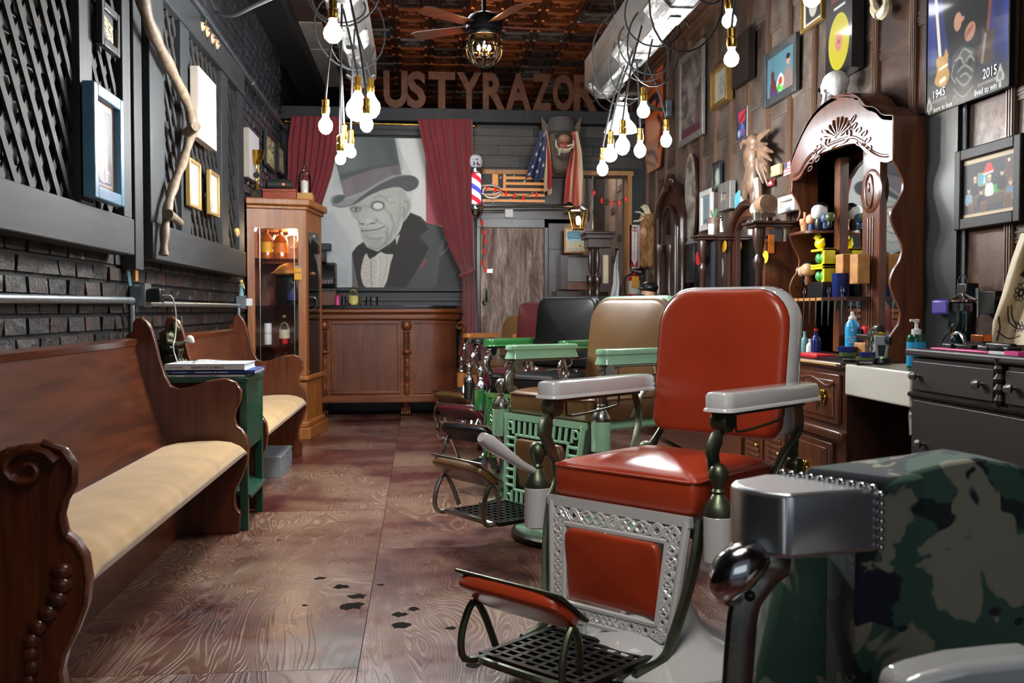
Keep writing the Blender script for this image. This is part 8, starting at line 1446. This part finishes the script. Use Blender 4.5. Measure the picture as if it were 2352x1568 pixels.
# looped spare cord on the beams
def loops(lb, X, z, ys, r, n, seed):
    q = random.Random(seed); P = []
    for i in range(n * 12 + 1): a = i * 2 * pi / 12; k = i / (n * 12); rr = r * (1 + .3 * sin(k * 17 + seed)); P.append((X + rr * cos(a), ys[0] + (ys[1] - ys[0]) * k + .04 * sin(a * 1.3), z + rr * sin(a) * (1.1 + .3 * sin(k * 9)) - .05))
    solo('coiled_cord', B().tube(cr(P, 2), .0055, 5), 'black_rubber', lb, 'cable')
loops('black cord coiled loosely round the left hanging beam', -.42, 2.86, (4.6, 6.6), .17, 5, 1); loops('black cord coiled loosely round the right hanging beam', 1.40, 2.84, (4.4, 7.4), .2, 6, 2); loops('second black cord looped under the right hanging beam', 1.36, 2.76, (5.6, 6.6), .17, 3, 3)
# ceiling fan
c = onY(1112, 62, 8.3); R = thing('ceiling_fan', 'dark five-blade ceiling fan with a caged candle light', 'ceiling fan', (c.x, c.y, ZC)); o = lambda x, y, z: (c.x + x, c.y + y, c.z + z)
part('down_rod', B().tube([o(0, 0, .1), (c.x, c.y, ZC)], .018, 10), 'black_metal', R); part('motor', B().lathe([(.05, .12), (.12, .09), (.15, .05), (.15, -.02), (.12, -.05)], c, 28), 'black_metal', R); wood('fan_blade', '2c1812', '6a3a24', 1, 'x', .35, .3)
for i, a in enumerate((4, 76, 148, 220, 292)):
    M = Matrix.Translation(c) @ Matrix.Rotation(radians(a), 4, 'Z') @ Matrix.Rotation(radians(12), 4, 'X'); part('blade', B().prism([(.16, -.05, 0), (.62, -.07, 0), (.68, -.05, 0), (.68, .05, 0), (.62, .07, 0), (.16, .05, 0)], (0, 0, .008), m=M), 'fan_blade', R, bev=.003); part('blade_iron', B().box((.14, 0, .004), (.12, .05, .012), m=M), 'black_metal', R)
g = c + Vector((0, 0, -.19)); part('glass_rim', B().lathe([(.135, .11), (.14, .12), (.14, .14), (.12, .15)], g, 28), 'steel_dark', R); part('glass_globe', B().lathe([(.13, .11), (.142, .05), (.14, .0), (.11, -.07), (.05, -.12), (.005, -.135)], g, 24), 'clear_glass', R)
b = B()
for k in range(4): a = k * pi / 4; b.tube([g + Vector((.15 * sin(t_) * cos(a), .15 * sin(t_) * sin(a), -.145 * cos(t_))) for t_ in np.linspace(-pi * .72, pi * .72, 20)], .005, 6)
b.tube([g + Vector((.15 * cos(a), .15 * sin(a), .01)) for a in np.linspace(0, 2 * pi, 25)[:-1]], .006, 6, closed=True); part('cage', b, 'steel_dark', R); emis('candle_bulb', 'ffb468', 420)
for k in range(3): a = k * 2.1 + .5; p = g + Vector((.05 * cos(a), .05 * sin(a), -.02)); part('candle_holder', B().lathe([(.008, -.06), (.028, -.045), (.03, -.04), (.012, -.03), (.012, .02)], p, 10), 'steel_dark', R); part('candle_bulb', B().lathe([(.004, .02), (.014, .035), (.012, .055), (.001, .08)], p, 8), 'candle_bulb', R)
# pole light: also gives off light
# ================================================================ CAMOUFLAGE CHAIR IN THE FOREGROUND
t = NT('camouflage'); v = t.coords((1, 1, 1)); cols = ['1c2430', '3a5548', '0f2420', '8d8a76', '4c6454']
base = hexc('3c5a4a'); col = None
nz = []
for i, (sc_, off) in enumerate(((7, 0), (8, 7), (9, 13), (9, 23))):
    m_ = t.n('ShaderNodeVectorMath', operation='ADD'); t.L.new(v, m_.inputs[0]); m_.inputs[1].default_value = (off, off * 2, -off); nz.append(t.noise(m_.outputs[0], sc_, 3, .55, .5))
col = t.mix(t.ramp(nz[0], [(.5, (0,) * 3), (.515, (1,) * 3)]), hexc('3a5a4b'), hexc('10241f')); col = t.mix(t.ramp(nz[1], [(.58, (0,) * 3), (.595, (1,) * 3)]), col, hexc('8f8c7a')); col = t.mix(t.ramp(nz[2], [(.6, (0,) * 3), (.615, (1,) * 3)]), col, hexc('161a2c'))
t.p(col=col, rough=.85, sheen=.2); vo = t.noise(v, 400, 2); t.bump(vo, .15, .001); MATS['camouflage'] = t.m
R = thing('barber_chair', 'camouflage-covered barber chair with a chrome arm cap, nearest the camera at the lower right', 'barber chair', (1.0, 1.5, 0)); fz = lambda px, py, Y: onY(px, py, Y)
# chrome nose of the near arm: a rounded cap
Yn = 1.32; zt, zb = fz(1800, 1108, Yn).z, fz(1800, 1250, Yn).z; xA, xB = fz(1680, 1180, Yn).x, fz(1985, 1180, Yn).x
cap = [(xA + .012, Yn + .03), (xA, Yn - .0), (xA + .012, Yn - .05), (xA + .05, Yn - .085), (xB - .005, Yn - .055), (xB + .02, Yn + .06), (xA + .07, Yn + .075)]
CP = [(p.x, p.y) for p in cr([(x, y, 0) for x, y in cap[:4]], 5)] + cap[4:]
part('arm_cap', B().prism([(x, y, zb) for x, y in CP], (0, 0, zt - zb)), 'satin_metal', R, bev=.008, seg=3)
part('arm_post', B().tube(cr([fz(1700, 1230, Yn) , fz(1770, 1290, Yn), fz(1715, 1380, Yn), fz(1700, 1480, Yn), fz(1690, 1640, Yn)], 6), [.03] * 8 + [.022] * 17, 10, flat=.6), 'nickel', R); part('ball_knob', B().tube(cr([fz(1745, 1270, Yn - .06), fz(1690, 1310, Yn - .07), fz(1665, 1350, Yn - .06), fz(1690, 1370, Yn - .02)], 5), [.02, .022, .026, .028, .03, .03, .03, .028, .026, .024, .022, .02, .018, .016, .014, .012], 12), 'chrome', R); p = fz(1722, 1368, Yn - .05); part('rivet', B().sph(p, .008, 8), 'steel_dark', R)
p0, p1 = Vector((xB - .01, Yn - .07, 0)), None
for i in range(7): part('stud', B().sph((xB - .004, Yn - .058, zt - .008 - i * (zt - zb - .01) / 6.5), .0055, 10), 'chrome', R)
for i in range(10): f = i / 9; part('stud', B().sph((xB - .005 - .075 * f - .01, Yn - .06 + .13 * f, zt + .002), .0055, 10), 'chrome', R)
# upholstered arm behind the cap, and the tall camouflage-covered back
q = [(1988, 1115), (2000, 1100), (2080, 1088), (2180, 1062), (2250, 1052), (2330, 1066), (2420, 1092), (2420, 1640), (1960, 1640), (1968, 1262), (1985, 1258)]
OL = [fz(x, y, Yn) for x, y in q]; part('covered_back', B().prism(OL, (0, .1, 0)), 'camouflage', R, bev=.02, seg=4)
q = [(1800, 1262), (1990, 1262), (1990, 1660), (1718, 1660)]; part('covered_seat_side', B().prism([fz(x, y, Yn + .1) for x, y in q], (0, .05, 0)), 'camouflage', R, bev=.012, seg=3)
part('arm_pad', B().prism([(xB - .06, Yn + .07, zt - .01), (xB + .02, Yn - .04, zt - .01), (xB + .25, Yn + .1, zt - .01), (xB + .22, Yn + .22, zt - .01)], (0, 0, .02)), 'camouflage', R, bev=.008)
Y2 = 1.05; q = [(2070, 1572), (2130, 1548), (2220, 1526), (2352, 1512), (2420, 1508), (2420, 1720), (2050, 1720)]; part('near_armrest', B().prism([fz(x, y, Y2) for x, y in q], (0, .06, 0)), 'white_enamel', R, bev=.012, seg=3)
part('base', B().lathe([(.33, 0), (.34, .03), (.2, .08), (.1, .2), (.09, .45)], (1.05, 1.75, 0), 32), 'white_enamel', R); part('seat', B().sph((1.0, 1.62, .5), (.28, .25, .06), 16, e=.4), 'camouflage', R)
